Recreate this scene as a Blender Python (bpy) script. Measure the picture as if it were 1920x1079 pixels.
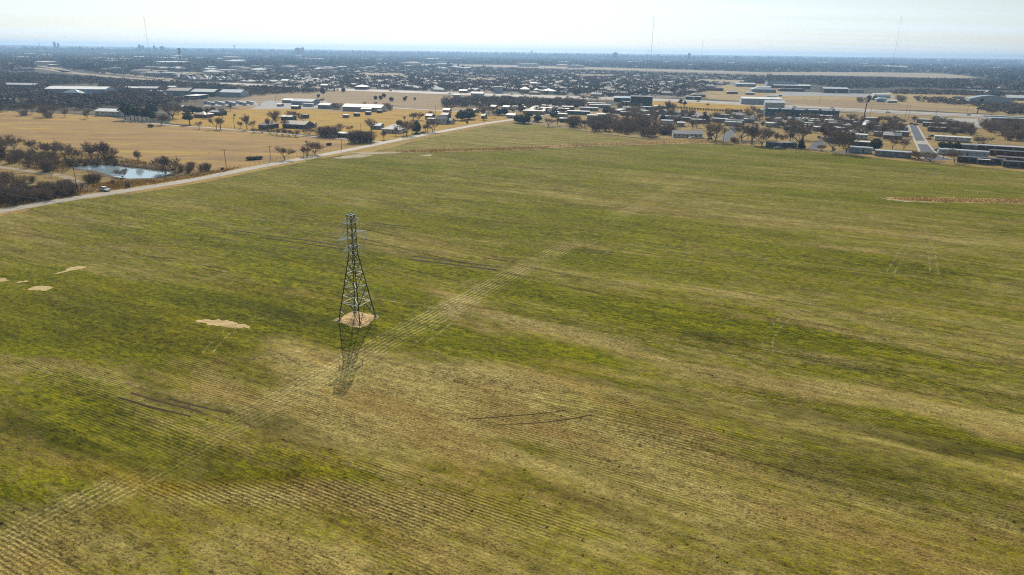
import bpy, math, random
import numpy as np
from mathutils import Vector, Matrix
from mathutils.geometry import tessellate_polygon
for _o in list(bpy.data.objects): bpy.data.objects.remove(_o)
scene = bpy.context.scene
C = scene.collection
R = math.radians

# ---------------------------------------------------------------- camera, sky, sun, exposure
CAMH = 60.0; FPX = 1280.0; PITCH = R(19.05); ROLL = R(0.80)
cam_d = bpy.data.cameras.new('camera'); cam = bpy.data.objects.new('camera', cam_d); C.objects.link(cam)
cam_d.sensor_width = 36.0; cam_d.lens = 36.0 * FPX / 1920.0
cam_d.clip_start = 0.5; cam_d.clip_end = 120000
cam.matrix_world = (Matrix.Translation((0, 0, CAMH)) @ Matrix.Rotation(R(90) - PITCH, 4, 'X') @ Matrix.Rotation(ROLL, 4, 'Z'))
scene.camera = cam

SUN_AZ = R(-8.0)      # degrees right of the view direction (+Y)
SUN_EL = R(34.5)
wd = bpy.data.worlds.new('World'); scene.world = wd; wd.use_nodes = True
nt = wd.node_tree; nt.nodes.clear()
w_out = nt.nodes.new('ShaderNodeOutputWorld'); w_bg = nt.nodes.new('ShaderNodeBackground')
sky = nt.nodes.new('ShaderNodeTexSky'); sky.sky_type = 'NISHITA'; sky.sun_disc = False
sky.sun_elevation = SUN_EL; sky.sun_rotation = SUN_AZ
sky.air_density = 1.0; sky.dust_density = 0.5; sky.ozone_density = 1.0; sky.altitude = 300
w_bg.inputs['Strength'].default_value = 0.085
# thin high cloud, mixed over the clear sky by direction
tc = nt.nodes.new('ShaderNodeTexCoord')
sp = nt.nodes.new('ShaderNodeSeparateXYZ'); nt.links.new(tc.outputs['Generated'], sp.inputs[0])
mx = nt.nodes.new('ShaderNodeMath'); mx.operation = 'MAXIMUM'; nt.links.new(sp.outputs['Z'], mx.inputs[0]); mx.inputs[1].default_value = 0.0
ad = nt.nodes.new('ShaderNodeMath'); ad.operation = 'ADD'; nt.links.new(mx.outputs[0], ad.inputs[0]); ad.inputs[1].default_value = 0.035
cb = nt.nodes.new('ShaderNodeCombineXYZ')
for i, ax in enumerate('XY'):
    dv = nt.nodes.new('ShaderNodeMath'); dv.operation = 'DIVIDE'; nt.links.new(sp.outputs[ax], dv.inputs[0]); nt.links.new(ad.outputs[0], dv.inputs[1]); nt.links.new(dv.outputs[0], cb.inputs[i])
mp = nt.nodes.new('ShaderNodeMapping'); mp.inputs['Rotation'].default_value = (0, 0, R(12)); mp.inputs['Scale'].default_value = (0.07, 0.42, 1); mp.inputs['Location'].default_value = (3.3, 1.85, 0)
nt.links.new(cb.outputs[0], mp.inputs[0])
no = nt.nodes.new('ShaderNodeTexNoise'); no.inputs['Scale'].default_value = 1.0; no.inputs['Detail'].default_value = 7; no.inputs['Roughness'].default_value = 0.55
nt.links.new(mp.outputs[0], no.inputs['Vector'])
mr = nt.nodes.new('ShaderNodeMapRange'); mr.inputs['From Min'].default_value = 0.38; mr.inputs['From Max'].default_value = 0.68; mr.inputs['To Min'].default_value = 0.45; mr.inputs['To Max'].default_value = 0.95
nt.links.new(no.outputs['Fac'], mr.inputs['Value'])
mixs = nt.nodes.new('ShaderNodeMixRGB'); nt.links.new(mr.outputs[0], mixs.inputs['Fac']); nt.links.new(sky.outputs[0], mixs.inputs['Color1'])
# thin cloud is brightest toward the sun
nrm = nt.nodes.new('ShaderNodeVectorMath'); nrm.operation = 'DOT_PRODUCT'; nt.links.new(tc.outputs['Generated'], nrm.inputs[0]); nrm.inputs[1].default_value = (math.sin(R(-8)) * math.cos(R(34.5)), math.cos(R(-8)) * math.cos(R(34.5)), math.sin(R(34.5)))
ph = nt.nodes.new('ShaderNodeMapRange'); ph.inputs['From Min'].default_value = .1; ph.inputs['From Max'].default_value = .9; ph.inputs['To Min'].default_value = .15; ph.inputs['To Max'].default_value = 1.25; nt.links.new(nrm.outputs['Value'], ph.inputs['Value'])
cs = nt.nodes.new('ShaderNodeVectorMath'); cs.operation = 'SCALE'; cs.inputs[0].default_value = (11.0, 12.3, 13.0); nt.links.new(ph.outputs[0], cs.inputs['Scale']); nt.links.new(cs.outputs[0], mixs.inputs['Color2'])
nt.links.new(mixs.outputs[0], w_bg.inputs['Color']); nt.links.new(w_bg.outputs[0], w_out.inputs['Surface'])

sun_d = bpy.data.lights.new('sun', 'SUN'); sun_d.energy = 4.8; sun_d.angle = R(0.42); sun_d.color = (1.0, 0.91, 0.77)
sun = bpy.data.objects.new('sun', sun_d); C.objects.link(sun)
sdir = Vector((math.sin(SUN_AZ) * math.cos(SUN_EL), math.cos(SUN_AZ) * math.cos(SUN_EL), math.sin(SUN_EL)))
sun.rotation_euler = sdir.to_track_quat('Z', 'Y').to_euler(); sun.location = (0, 0, 400)

vs = scene.view_settings; vs.view_transform = 'Standard'; vs.look = 'None'; vs.exposure = 0.0; vs.gamma = 1.0; vs.use_curve_mapping = False
scene.render.engine = 'CYCLES'
cy = scene.cycles; cy.max_bounces = 5; cy.diffuse_bounces = 2; cy.glossy_bounces = 2; cy.transparent_max_bounces = 8; cy.volume_bounces = 0; cy.use_denoising = False; cy.filter_width = 1.1
try: cy.denoiser = 'OPENIMAGEDENOISE'
except Exception: pass

# ---------------------------------------------------------------- survey: a sight line of the photograph to the ground, and back
def _ray(u, v):
    x = (u - 960.0) / FPX; y = -(v - 539.5) / FPX
    c, s = math.cos(ROLL), math.sin(ROLL)
    x2 = x * c - y * s; y2 = x * s + y * c
    return x2, math.cos(PITCH) + y2 * math.sin(PITCH), -math.sin(PITCH) + y2 * math.cos(PITCH)
def G(u, v, z=0.0):
    d = _ray(u, v); t = (CAMH - z) / -d[2]
    return (d[0] * t, d[1] * t)
def proj(x, y, z):                       # numpy arrays -> u, v
    dz = z - CAMH; cp, spn = math.cos(PITCH), math.sin(PITCH)
    dep = y * cp - dz * spn; up = y * spn + dz * cp
    a = x / dep; b = up / dep
    c, s = math.cos(ROLL), math.sin(ROLL)
    return 960 + FPX * (a * c + b * s), 539.5 - FPX * (-a * s + b * c)
def mpp(u, v):                           # metres per pixel at a point of the ground
    x, y = G(u, v); return math.sqrt(x * x + y * y + CAMH ** 2) / FPX * 0.97
TH = R(27.0)                             # the lie of the land: road along E1, crop rows along E2
E1 = np.array((math.sin(TH), math.cos(TH))); E2 = np.array((math.cos(TH), -math.sin(TH)))

# ---------------------------------------------------------------- helpers
def tag(o, label=None, cat=None, group=None, kind=None):
    if label: o['label'] = label
    if cat: o['category'] = cat
    if group: o['group'] = group
    if kind: o['kind'] = kind
    return o
def empty(name, loc, rz=0.0, label=None, cat=None, group=None, s=1.0):
    o = bpy.data.objects.new(name, None); C.objects.link(o); o.location = loc; o.rotation_euler = (0, 0, rz)
    o.scale = (s, s, s) if not hasattr(s, '__len__') else s
    o.empty_display_size = 0.5
    return tag(o, label, cat, group)
def link(name, me, parent=None, loc=(0, 0, 0), rz=0.0):
    o = bpy.data.objects.new(name, me); C.objects.link(o); o.location = loc; o.rotation_euler = (0, 0, rz)
    if parent is not None: o.parent = parent
    return o
class MB:
    def __init__(s): s.v = []; s.f = []; s.m = []
    def add(s, vs, fs, mi=0):
        b = len(s.v); s.v += [tuple(p) for p in vs]; s.f += [tuple(b + i for i in f) for f in fs]; s.m += [mi] * len(fs)
    def box(s, x0, y0, z0, x1, y1, z1, mi=0):
        s.add([(x0, y0, z0), (x1, y0, z0), (x1, y1, z0), (x0, y1, z0), (x0, y0, z1), (x1, y0, z1), (x1, y1, z1), (x0, y1, z1)],
              [(0, 3, 2, 1), (4, 5, 6, 7), (0, 1, 5, 4), (1, 2, 6, 5), (2, 3, 7, 6), (3, 0, 4, 7)], mi)
    def tube(s, a, b, ra, rb, n=6, mi=0, cap=True):
        a = Vector(a); b = Vector(b); d = (b - a)
        if d.length < 1e-6: return
        q = d.to_track_quat('Z', 'Y'); vs = []
        for p, r in ((a, ra), (b, rb)):
            for k in range(n):
                t = 2 * math.pi * k / n; vs.append(p + q @ Vector((r * math.cos(t), r * math.sin(t), 0)))
        fs = [(k, (k + 1) % n, n + (k + 1) % n, n + k) for k in range(n)]
        if cap: fs += [tuple(range(n - 1, -1, -1)), tuple(range(n, 2 * n))]
        s.add(vs, fs, mi)
    def mesh(s, name, mats, smooth=False):
        me = bpy.data.meshes.new(name); me.from_pydata(s.v, [], s.f)
        for m in (mats if isinstance(mats, (list, tuple)) else [mats]): me.materials.append(m)
        if any(s.m): me.polygons.foreach_set('material_index', s.m)
        if smooth: me.polygons.foreach_set('use_smooth', [True] * len(s.f))
        me.update(); return me
    def build(s, name, mats, parent=None, loc=(0, 0, 0), rz=0.0, smooth=False):
        return link(name, s.mesh(name, mats, smooth), parent, loc, rz)
def np_mesh(name, verts, nper, mat, col=None):
    """verts (N*nper,3): loose faces of nper corners"""
    verts = np.ascontiguousarray(verts, dtype=np.float32).reshape(-1, 3); n = len(verts); nf = n // nper
    me = bpy.data.meshes.new(name); me.vertices.add(n); me.vertices.foreach_set('co', verts.ravel())
    me.loops.add(n); me.loops.foreach_set('vertex_index', np.arange(n, dtype=np.int32))
    me.polygons.add(nf); me.polygons.foreach_set('loop_start', np.arange(0, n, nper, dtype=np.int32))
    try: me.polygons.foreach_set('loop_total', np.full(nf, nper, dtype=np.int32))
    except Exception: pass
    if col is not None:
        a = me.attributes.new('tint', 'FLOAT_COLOR', 'POINT'); c4 = np.ones((n, 4), dtype=np.float32); c4[:, :3] = col; a.data.foreach_set('color', c4.ravel())
    me.materials.append(mat); me.update(calc_edges=True); return me

# ---- node material helper
class NM:
    def __init__(s, name):
        s.m = bpy.data.materials.new(name); s.m.use_nodes = True; s.t = s.m.node_tree; s.t.nodes.clear()
        s.out = s.t.nodes.new('ShaderNodeOutputMaterial'); s.b = s.t.nodes.new('ShaderNodeBsdfPrincipled'); s.t.links.new(s.b.outputs[0], s.out.inputs[0])
        s.tc = None
    def n(s, ty, **kw):
        k = s.t.nodes.new(ty)
        for a, b in kw.items(): setattr(k, a, b)
        return k
    def L(s, a, b): s.t.links.new(a, b)
    def coord(s, which='Object'):
        if s.tc is None: s.tc = s.n('ShaderNodeTexCoord')
        return s.tc.outputs[which]
    def mapping(s, sc=(1, 1, 1), rot=0.0, loc=(0, 0, 0), src=None):
        m = s.n('ShaderNodeMapping'); m.inputs['Scale'].default_value = sc; m.inputs['Rotation'].default_value = (0, 0, rot); m.inputs['Location'].default_value = loc
        s.L(src if src is not None else s.coord(), m.inputs[0]); return m.outputs[0]
    def noise(s, sc=(1, 1, 1), scale=1.0, det=4, rough=0.55, dist=0.0, rot=0.0, loc=(0, 0, 0)):
        k = s.n('ShaderNodeTexNoise'); s.L(s.mapping(sc, rot, loc), k.inputs['Vector']); k.inputs['Scale'].default_value = scale; k.inputs['Detail'].default_value = det
        k.inputs['Roughness'].default_value = rough; k.inputs['Distortion'].default_value = dist; return k.outputs['Fac']
    def math(s, op, a, b=None, c=None, clamp=False):
        k = s.n('ShaderNodeMath', operation=op, use_clamp=clamp)
        for i, x in enumerate((a, b, c)):
            if x is None: continue
            if isinstance(x, (int, float)): k.inputs[i].default_value = x
            else: s.L(x, k.inputs[i])
        return k.outputs[0]
    def rng(s, x, a, b, c=0.0, d=1.0, smooth=True):
        k = s.n('ShaderNodeMapRange'); k.interpolation_type = 'SMOOTHSTEP' if smooth else 'LINEAR'
        s.L(x, k.inputs['Value']); k.inputs['From Min'].default_value = a; k.inputs['From Max'].default_value = b; k.inputs['To Min'].default_value = c; k.inputs['To Max'].default_value = d
        return k.outputs[0]
    def mix(s, f, a, b, mode='MIX'):
        k = s.n('ShaderNodeMixRGB', blend_type=mode)
        for i, x in enumerate((f, a, b)):
            if isinstance(x, (int, float)): k.inputs[i].default_value = x
            elif isinstance(x, tuple): k.inputs[i].default_value = (*x, 1)
            else: s.L(x, k.inputs[i])
        return k.outputs[0]
    def attr(s, name, out='Fac'):
        k = s.n('ShaderNodeAttribute', attribute_name=name); return k.outputs[out]
    def color(s, x):
        if isinstance(x, tuple): s.b.inputs['Base Color'].default_value = (*x, 1)
        else: s.L(x, s.b.inputs['Base Color'])
    def fin(s, rough=0.9, spec=0.2, metal=0.0, bump=None, bs=0.3, bd=0.1):
        s.b.inputs['Roughness'].default_value = rough; s.b.inputs['Specular IOR Level'].default_value = spec; s.b.inputs['Metallic'].default_value = metal
        if bump is not None:
            k = s.n('ShaderNodeBump'); k.inputs['Strength'].default_value = bs; k.inputs['Distance'].default_value = bd; s.L(bump, k.inputs['Height']); s.L(k.outputs[0], s.b.inputs['Normal'])
        return s.m
def flat_mat(name, col, var=0.15, scale=2.0, rough=0.8, spec=0.3, metal=0.0, sc=(1, 1, 1)):
    k = NM(name); f = k.noise(sc, scale, 4, 0.6); v = k.rng(f, 0.3, 0.7, 1 - var, 1 + var)
    mm = k.n('ShaderNodeVectorMath', operation='SCALE'); mm.inputs[0].default_value = col; k.L(v, mm.inputs['Scale']); k.L(mm.outputs[0], k.b.inputs['Base Color'])
    return k.fin(rough, spec, metal)
M = {}
HAZE = 1.15e-4
# ---------------------------------------------------------------- materials of the land
def loc(x, y): return (x * E2[0] + y * E2[1], x * E1[0] + y * E1[1])     # world -> field frame
def field_material(name, main=True):
    k = NM(name)
    warp = k.noise((.02, .03, 1), 1, 3, .5)
    big = k.noise((.009, .022, 1), 1.0, 6, .65, .5)
    mid = k.noise((.07, .17, 1), 1.0, 5, .62, .3, loc=(7, 3, 0))
    strk = k.noise((.018, .55, 1), 1.0, 4, .6, loc=(1, 9, 0))
    strk2 = k.noise((.006, .16, 1), 1.0, 3, .6, loc=(4, 19, 0))
    sml = k.noise((.70, 1.15, 1), 1.0, 4, .68, .2)
    med = k.noise((.19, .42, 1), 1.0, 4, .62, .3, loc=(3, 13, 0))
    fine = k.noise((2.1, 3.0, 1), 1.0, 3, .72)
    grit = k.noise((5, 8, 1), 1.0, 2, .6)
    g = k.attr('green'); yl = k.attr('yellow'); dk = k.attr('dark')
    sx = k.n('ShaderNodeSeparateXYZ'); k.L(k.coord(), sx.inputs[0])
    # how much the young crop covers the straw
    a = k.math('MULTIPLY_ADD', k.math('SUBTRACT', big, .5), .9, g)
    a = k.math('MULTIPLY_ADD', k.math('SUBTRACT', mid, .5), .95, a)
    a = k.math('MULTIPLY_ADD', k.math('SUBTRACT', strk, .5), .55, a)
    a = k.math('MULTIPLY_ADD', k.math('SUBTRACT', strk2, .5), .65, a)
    a = k.math('MULTIPLY_ADD', k.math('SUBTRACT', sml, .5), .9, a)
    a = k.math('MULTIPLY_ADD', k.math('SUBTRACT', med, .5), 1.15, a)
    a = k.math('MULTIPLY_ADD', k.math('SUBTRACT', fine, .5), 1.9, a)
    # drill rows: crop on the row, straw between
    ry = k.math('MULTIPLY_ADD', warp, 2.0, sx.outputs['Y'])
    ry = k.math('MULTIPLY_ADD', fine, .16, ry)
    row = k.math('SINE', k.math('MULTIPLY', ry, 2 * math.pi / 0.62))
    rowm = k.attr('rows')
    a = k.math('MULTIPLY_ADD', k.math('MULTIPLY', row, rowm), .5, a)
    # straight wheel lane across the rows, a band of pale lines
    if main:
        lx, ly = loc(-34, 123); mxx, myy = loc(87, 341); dx, dy = mxx - lx, myy - ly; L_ = math.hypot(dx, dy); nx, ny = dy / L_, -dx / L_
        dt = k.n('ShaderNodeVectorMath', operation='DOT_PRODUCT'); k.L(k.coord(), dt.inputs[0]); dt.inputs[1].default_value = (nx, ny, 0)
        d = k.math('SUBTRACT', dt.outputs['Value'], lx * nx + ly * ny)
        d = k.math('MULTIPLY_ADD', k.math('SUBTRACT', k.noise((.012, .012, 1), 1, 2, .5), .5), 1.5, d)
        band = k.math('SUBTRACT', 1.0, k.rng(k.math('ABSOLUTE', d), 2.9, 4.6))
        lines = k.rng(k.math('SINE', k.math('MULTIPLY', d, 2 * math.pi / 1.15)), -.1, .8, 0.08, 1)
        gate = k.rng(k.noise((.03, .05, 1), 1, 3, .6, loc=(2, 2, 0)), .30, .52, .78, 1)
        lane = k.math('MULTIPLY', k.math('MULTIPLY', band, lines), gate)
        lane = k.math('MULTIPLY', k.math('MULTIPLY', lane, k.rng(fine, .3, .65, .3, 1)), k.attr('lane'))
        a = k.math('SUBTRACT', a, k.math('MULTIPLY', lane, .85))
    cov = k.rng(a, .12, .98, 0, 1)
    tan = k.mix(k.rng(sml, .3, .7), (.225, .168, .046), (.36, .295, .108))
    tan = k.mix(k.rng(k.noise((.03, .1, 1), 1, 3, .6, loc=(11, 5, 0)), .4, .65), tan, (.25, .175, .055))
    soil = k.mix(fine, (.055, .036, .013), (.085, .058, .022))
    tan = k.mix(k.math('MULTIPLY', k.rng(fine, .52, .30), .45), tan, soil)
    grn = k.mix(k.rng(mid, .3, .7), (.118, .120, .001), (.190, .176, .002))
    grn = k.mix(k.rng(k.noise((.6, 1.3, 1), 1, 3, .6, loc=(3, 8, 0)), .40, .64), grn, (.066, .078, .002))
    col = k.mix(cov, tan, grn)
    col = k.mix(k.math('MULTIPLY', yl, k.rng(sml, .25, .6, .35, 1)), col, (.165, .115, .008))
    col = k.mix(k.math('MULTIPLY', dk, k.rng(fine, .25, .7, .45, 1)), col, (.034, .036, .005))
    # weedy dark specks and dead gaps
    speck = k.rng(k.noise((1.1, 1.5, 1), 1, 3, .6, loc=(31, 7, 0)), .66, .76)
    col = k.mix(k.math('MULTIPLY', speck, .5), col, (.018, .026, .006))
    gap = k.math('MULTIPLY', k.rng(grit, .55, .70), .6)
    col = k.mix(gap, col, k.mix(.5, soil, (.05, .045, .02)))
    if main:
        col = k.mix(k.math('MULTIPLY', lane, .75), col, (.42, .36, .16))
        k2 = k.rng(k.math('MULTIPLY', row, rowm), .35, .95)
        col = k.mix(k.math('MULTIPLY', k2, .24), col, (.07, .06, .022))
    # clod-and-tuft grain
    gr = k.math('MULTIPLY_ADD', k.math('SUBTRACT', fine, .5), 3.1, 1.02)
    gr = k.math('MULTIPLY_ADD', k.math('SUBTRACT', k.noise((.45, .85, 1), 1, 3, .7, loc=(9, 3, 0)), .5), 1.7, gr)
    gr = k.math('MULTIPLY_ADD', k.math('SUBTRACT', k.noise((.05, .9, 1), 1, 3, .7, loc=(2, 6, 0)), .5), .9, gr)
    gr = k.math('MULTIPLY_ADD', k.math('SUBTRACT', k.noise((.016, .10, 1), 1, 4, .65, loc=(12, 16, 0)), .5), 1.1, gr)
    gr = k.math('MULTIPLY_ADD', k.math('SUBTRACT', k.noise((.07, .30, 1), 1, 4, .7, loc=(22, 6, 0)), .5), 1.2, gr)
    gr = k.math('MINIMUM', k.math('MAXIMUM', gr, .34), 1.8)
    sc_ = k.n('ShaderNodeVectorMath', operation='SCALE'); k.L(col, sc_.inputs[0]); k.L(gr, sc_.inputs['Scale']); col = sc_.outputs[0]
    k.color(col)
    h = k.math('MULTIPLY_ADD', fine, .8, k.math('MULTIPLY', sml, .6)); h = k.math('MULTIPLY_ADD', grit, .35, h)
    h = k.math('MULTIPLY_ADD', k.math('MULTIPLY', row, rowm), -.25, h)
    return k.fin(.95, .03, 0, h, .9, .25)
M['field'] = field_material('young_wheat_and_straw')
M['field2'] = field_material('young_wheat_far', False)

GA = .66
def _g(c, f=None): f = GA if f is None else f; return tuple(x * f for x in c)
def patchy(name, cols, sc=(.02, .05), det=5, rough=.95, fine=(.5, 1.2), fcol=None, famt=.35, bump=.4, bd=.15, rot=TH):
    """dry ground: three colours by a wide noise, mottled by a fine one"""
    cols = [_g(c) for c in cols]; fcol = _g(fcol) if fcol else None
    k = NM(name)
    f = k.noise((sc[0], sc[1], 1), 1, det, .62, .4, rot=rot)
    c = k.mix(k.rng(f, .36, .50), cols[0], cols[1]); c = k.mix(k.rng(f, .52, .64), c, cols[2])
    g = k.noise((fine[0], fine[1], 1), 1, 4, .65, rot=rot); c = k.mix(k.math('MULTIPLY', k.rng(g, .42, .68), famt), c, fcol or cols[0])
    k.color(c); return k.fin(rough, .1, 0, g, bump, bd)
M['land'] = patchy('far_land', [(.050, .052, .030), (.085, .072, .045), (.060, .060, .035)], (.0012, .003), 8, fine=(.006, .016), fcol=(.16, .125, .08), famt=.55, bump=.0)
M['pasture'] = patchy('dry_pasture', [(.31, .185, .075), (.42, .25, .085), (.60, .38, .065)], (.012, .045), 7, fine=(.06, .30), fcol=(.50, .34, .11), famt=.7)
M['golden'] = patchy('golden_grass', [(.47, .27, .03), (.58, .35, .03), (.40, .22, .045)], (.015, .04), 6, fine=(.2, .6), fcol=(.27, .17, .05), famt=.45)
M['straw_pasture'] = patchy('straw_pasture', [(.44, .31, .13), (.54, .38, .14), (.34, .24, .13)], (.006, .02), 6, fine=(.03, .08), fcol=(.24, .17, .10), famt=.5)
M['brownpast'] = patchy('brown_grassland', [(.26, .185, .11), (.40, .275, .14), (.31, .215, .13)], (.006, .03), 7, fine=(.03, .14), fcol=(.48, .34, .15), famt=.5)
M['villageg'] = patchy('dormant_lawn', [(.30, .20, .09), (.46, .31, .08), (.21, .165, .12)], (.025, .06), 6, fine=(.15, .4), fcol=(.20, .15, .08), famt=.6)  # dry lawn tones; the brown mottle also puts tree shade into the colour
M['scrub'] = patchy('scrub_floor', [(.26, .17, .06), (.42, .28, .07), (.17, .115, .055)], (.05, .12), 6, fine=(.4, 1.0), fcol=(.10, .07, .035), famt=.65)
M['woodfloor'] = patchy('woodland_floor', [(.10, .075, .045), (.15, .11, .06), (.24, .17, .09)], (.01, .03), 6, fine=(.1, .2), fcol=(.05, .045, .035), famt=.5)
M['tanstrip'] = patchy('fallow_ground', [(.40, .31, .20), (.52, .41, .27), (.44, .34, .23)], (.003, .02), 6, fine=(.01, .06), fcol=(.34, .26, .17), famt=.4, bump=0)
M['townfloor'] = patchy('town_ground', [(.22, .18, .13), (.32, .26, .19), (.17, .145, .11)], (.01, .02), 6, fine=(.05, .08), fcol=(.30, .25, .18), famt=.45, bump=0)
M['verge'] = patchy('golden_verge', [(.40, .25, .055), (.52, .34, .07), (.30, .19, .06)], (.1, .3), 5, fine=(.6, 1.4), fcol=(.20, .13, .05), famt=.5)
M['rust'] = patchy('rust_grass_floor', [(.46, .31, .12), (.56, .39, .14), (.66, .48, .14)], (.02, .12), 5, fine=(.3, .9), fcol=(.13, .07, .03), famt=.55)
M['sand'] = patchy('bare_sand', [(.62, .44, .19), (.76, .57, .27), (.54, .37, .16)], (.1, .3), 5, fine=(.8, 1.5), fcol=(.36, .22, .10), famt=.35)
M['paledirt'] = patchy('pale_dirt', [(.48, .38, .24), (.58, .48, .33), (.34, .27, .12)], (.08, .2), 5, fine=(.6, 1.2), fcol=(.30, .23, .12), famt=.5)
M['padirt'] = patchy('brown_dirt', [(.36, .24, .11), (.98, .68, .32), (.52, .39, .22)], (.25, .3), 5, fine=(1.4, 1.8), fcol=(.16, .08, .04), famt=.7, bump=.9, bd=.3)
M['track'] = patchy('dirt_track', [(.40, .30, .19), (.52, .42, .29), (.34, .24, .14)], (.1, .2), 5, fine=(.6, 1.2), fcol=(.24, .16, .08), famt=.4)
M['bank'] = patchy('muddy_bank', [(.12, .075, .035), (.20, .13, .06), (.30, .21, .10)], (.2, .4), 5, fine=(1, 2), fcol=(.06, .04, .025), famt=.5, bump=.9, bd=.4)
def road_mat(name, base, dark, worn=0.3, spec=.45, rough=.55):
    base = _g(base, .8); dark = _g(dark, .8)
    k = NM(name); f = k.noise((.05, .3, 1), 1, 5, .6, rot=TH); g = k.noise((1.2, 1.2, 1), 1, 4, .7)
    c = k.mix(k.rng(f, .35, .7), base, dark); c = k.mix(k.math('MULTIPLY', k.rng(g, .45, .75), worn), c, dark); k.color(c)
    return k.fin(rough, spec, 0, g, .15, .03)
M['road'] = road_mat('chip_seal_road', (.42, .37, .30), (.33, .29, .23), spec=.2, rough=.75)
M['asphalt'] = road_mat('grey_asphalt', (.13, .135, .15), (.10, .105, .115), spec=.12, rough=.8)
M['concrete'] = road_mat('pale_concrete', (.46, .42, .36), (.36, .32, .27), spec=.15, rough=.8)
M['gravel'] = road_mat('grey_gravel', (.36, .34, .32), (.26, .25, .245), spec=.2, rough=.85)
M['highway'] = road_mat('highway_concrete', (.44, .41, .38), (.36, .33, .30), spec=.2, rough=.7)
M['mark'] = flat_mat('road_paint', (.75, .74, .70), .1)
M['curb'] = flat_mat('curb_concrete', (.36, .32, .26), .12)
k = NM('rutted_soil'); f = k.noise((.5, 1.2, 1), 1, 4, .6); k.color(k.mix(k.rng(f, .3, .7), (.050, .032, .012), (.028, .020, .008)))
tr = k.n('ShaderNodeBsdfTransparent'); ms = k.n('ShaderNodeMixShader'); k.L(k.rng(k.noise((.35, .35, 1), 1, 4, .7, loc=(5, 5, 0)), .32, .48), ms.inputs[0]); k.L(tr.outputs[0], ms.inputs[1]); k.L(k.b.outputs[0], ms.inputs[2]); k.L(ms.outputs[0], k.out.inputs[0])
M['rut'] = k.fin(.9, .1)
k = NM('flattened_straw'); f = k.noise((1.5, 1.5, 1), 1, 4, .6); k.color(k.mix(k.rng(f, .3, .7), (.42, .34, .17), (.27, .24, .09)))
tr = k.n('ShaderNodeBsdfTransparent'); ms = k.n('ShaderNodeMixShader'); k.L(k.rng(k.noise((.9, .9, 1), 1, 4, .75, loc=(5, 5, 0)), .44, .66, 0, .85), ms.inputs[0]); k.L(tr.outputs[0], ms.inputs[1]); k.L(k.b.outputs[0], ms.inputs[2]); k.L(ms.outputs[0], k.out.inputs[0])
M['straw'] = k.fin(.9, .1)
k = NM('pond_water'); k.color((.24, .32, .36)); f = k.noise((1.2, .7, 1), 1, 3, .5); M['water'] = k.fin(.07, .5, 0, f, .05, .03); k.b.inputs['IOR'].default_value = 1.33
# ---------------------------------------------------------------- land
HZ = []       # gentle rises added in the wheat field for slope shade, in place of swales, (x, y, half-length along rows, half-width, height)
def rise(u, v, a, b, h, rot=0.0):
    x, y = G(u, v); HZ.append((x, y, a, b, h, rot))
rise(330, 792, 40, 4.5, .85); rise(60, 775, 40, 5, .7); rise(1500, 850, 55, 6, .9); rise(1850, 905, 45, 6, .8); rise(1250, 800, 30, 5, .6)
rise(200, 1010, 40, 6, .5); rise(1000, 700, 60, 9, .6); rise(700, 560, 60, 12, .5); rise(1500, 600, 70, 12, .8); rise(1750, 700, 60, 8, .7); rise(400, 640, 40, 8, .5)
rise(1200, 430, 90, 22, 1.1); rise(500, 440, 80, 20, .7); rise(1700, 470, 90, 20, .9); rise(950, 330, 80, 25, .8)
def hgt(x, y):
    z = np.zeros_like(np.asarray(x, dtype=float))
    for cx, cy_, a, b, h, r in HZ:
        lx = (x - cx) * E2[0] + (y - cy_) * E2[1]; ly = (x - cx) * E1[0] + (y - cy_) * E1[1]
        z = z + h * np.exp(-(lx / a) ** 2 - (ly / b) ** 2)
    return z
def inpoly(px, py, poly):
    inside = np.zeros(px.shape, bool); n = len(poly); j = n - 1
    for i in range(n):
        xi, yi = poly[i]; xj, yj = poly[j]
        c = ((yi > py) != (yj > py)) & (px < (xj - xi) * (py - yi) / ((yj - yi) + 1e-12) + xi); inside ^= c; j = i
    return inside
rngj = random.Random(5)
def rough_outline(pts, step, amp, closed=True, seed=1):
    rg = random.Random(seed); out = []; n = len(pts)
    for i in range(n if closed else n - 1):
        a = np.array(pts[i]); b = np.array(pts[(i + 1) % n]); L_ = np.linalg.norm(b - a); m = max(1, int(L_ / step))
        nrm = np.array((-(b - a)[1], (b - a)[0])) / (L_ + 1e-9)
        for q in range(m):
            o = 0 if (q == 0 and amp < .3) else rg.uniform(-amp, amp); out.append(tuple(a + (b - a) * q / m + nrm * o))
    if not closed: out.append(tuple(pts[-1]))
    return out
def sheet(name, pts, z, mat, step=6.0, amp=0.6, kind='structure', world=False, follow=False, seed=1):
    w = pts if world else [G(u, v) for u, v in pts]
    o = rough_outline(w, step, amp, True, seed)
    tri = tessellate_polygon([[Vector((x, y, 0)) for x, y in o]])
    zz = [z + (float(hgt(x, y)) if follow else 0) for x, y in o]
    me = bpy.data.meshes.new(name); me.from_pydata([(x, y, q) for (x, y), q in zip(o, zz)], [], tri)
    me.materials.append(mat); me.update()
    if me.polygons and me.polygons[0].normal.z < 0: me.flip_normals()
    ob = link(name, me); return tag(ob, kind=kind)
def smooth_line(w, it=2):
    w = [np.array(p, float) for p in w]
    for _ in range(it):
        q = [w[0]]
        for a, b in zip(w[:-1], w[1:]): q += [a * .75 + b * .25, a * .25 + b * .75]
        q.append(w[-1]); w = q
    return w
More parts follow.
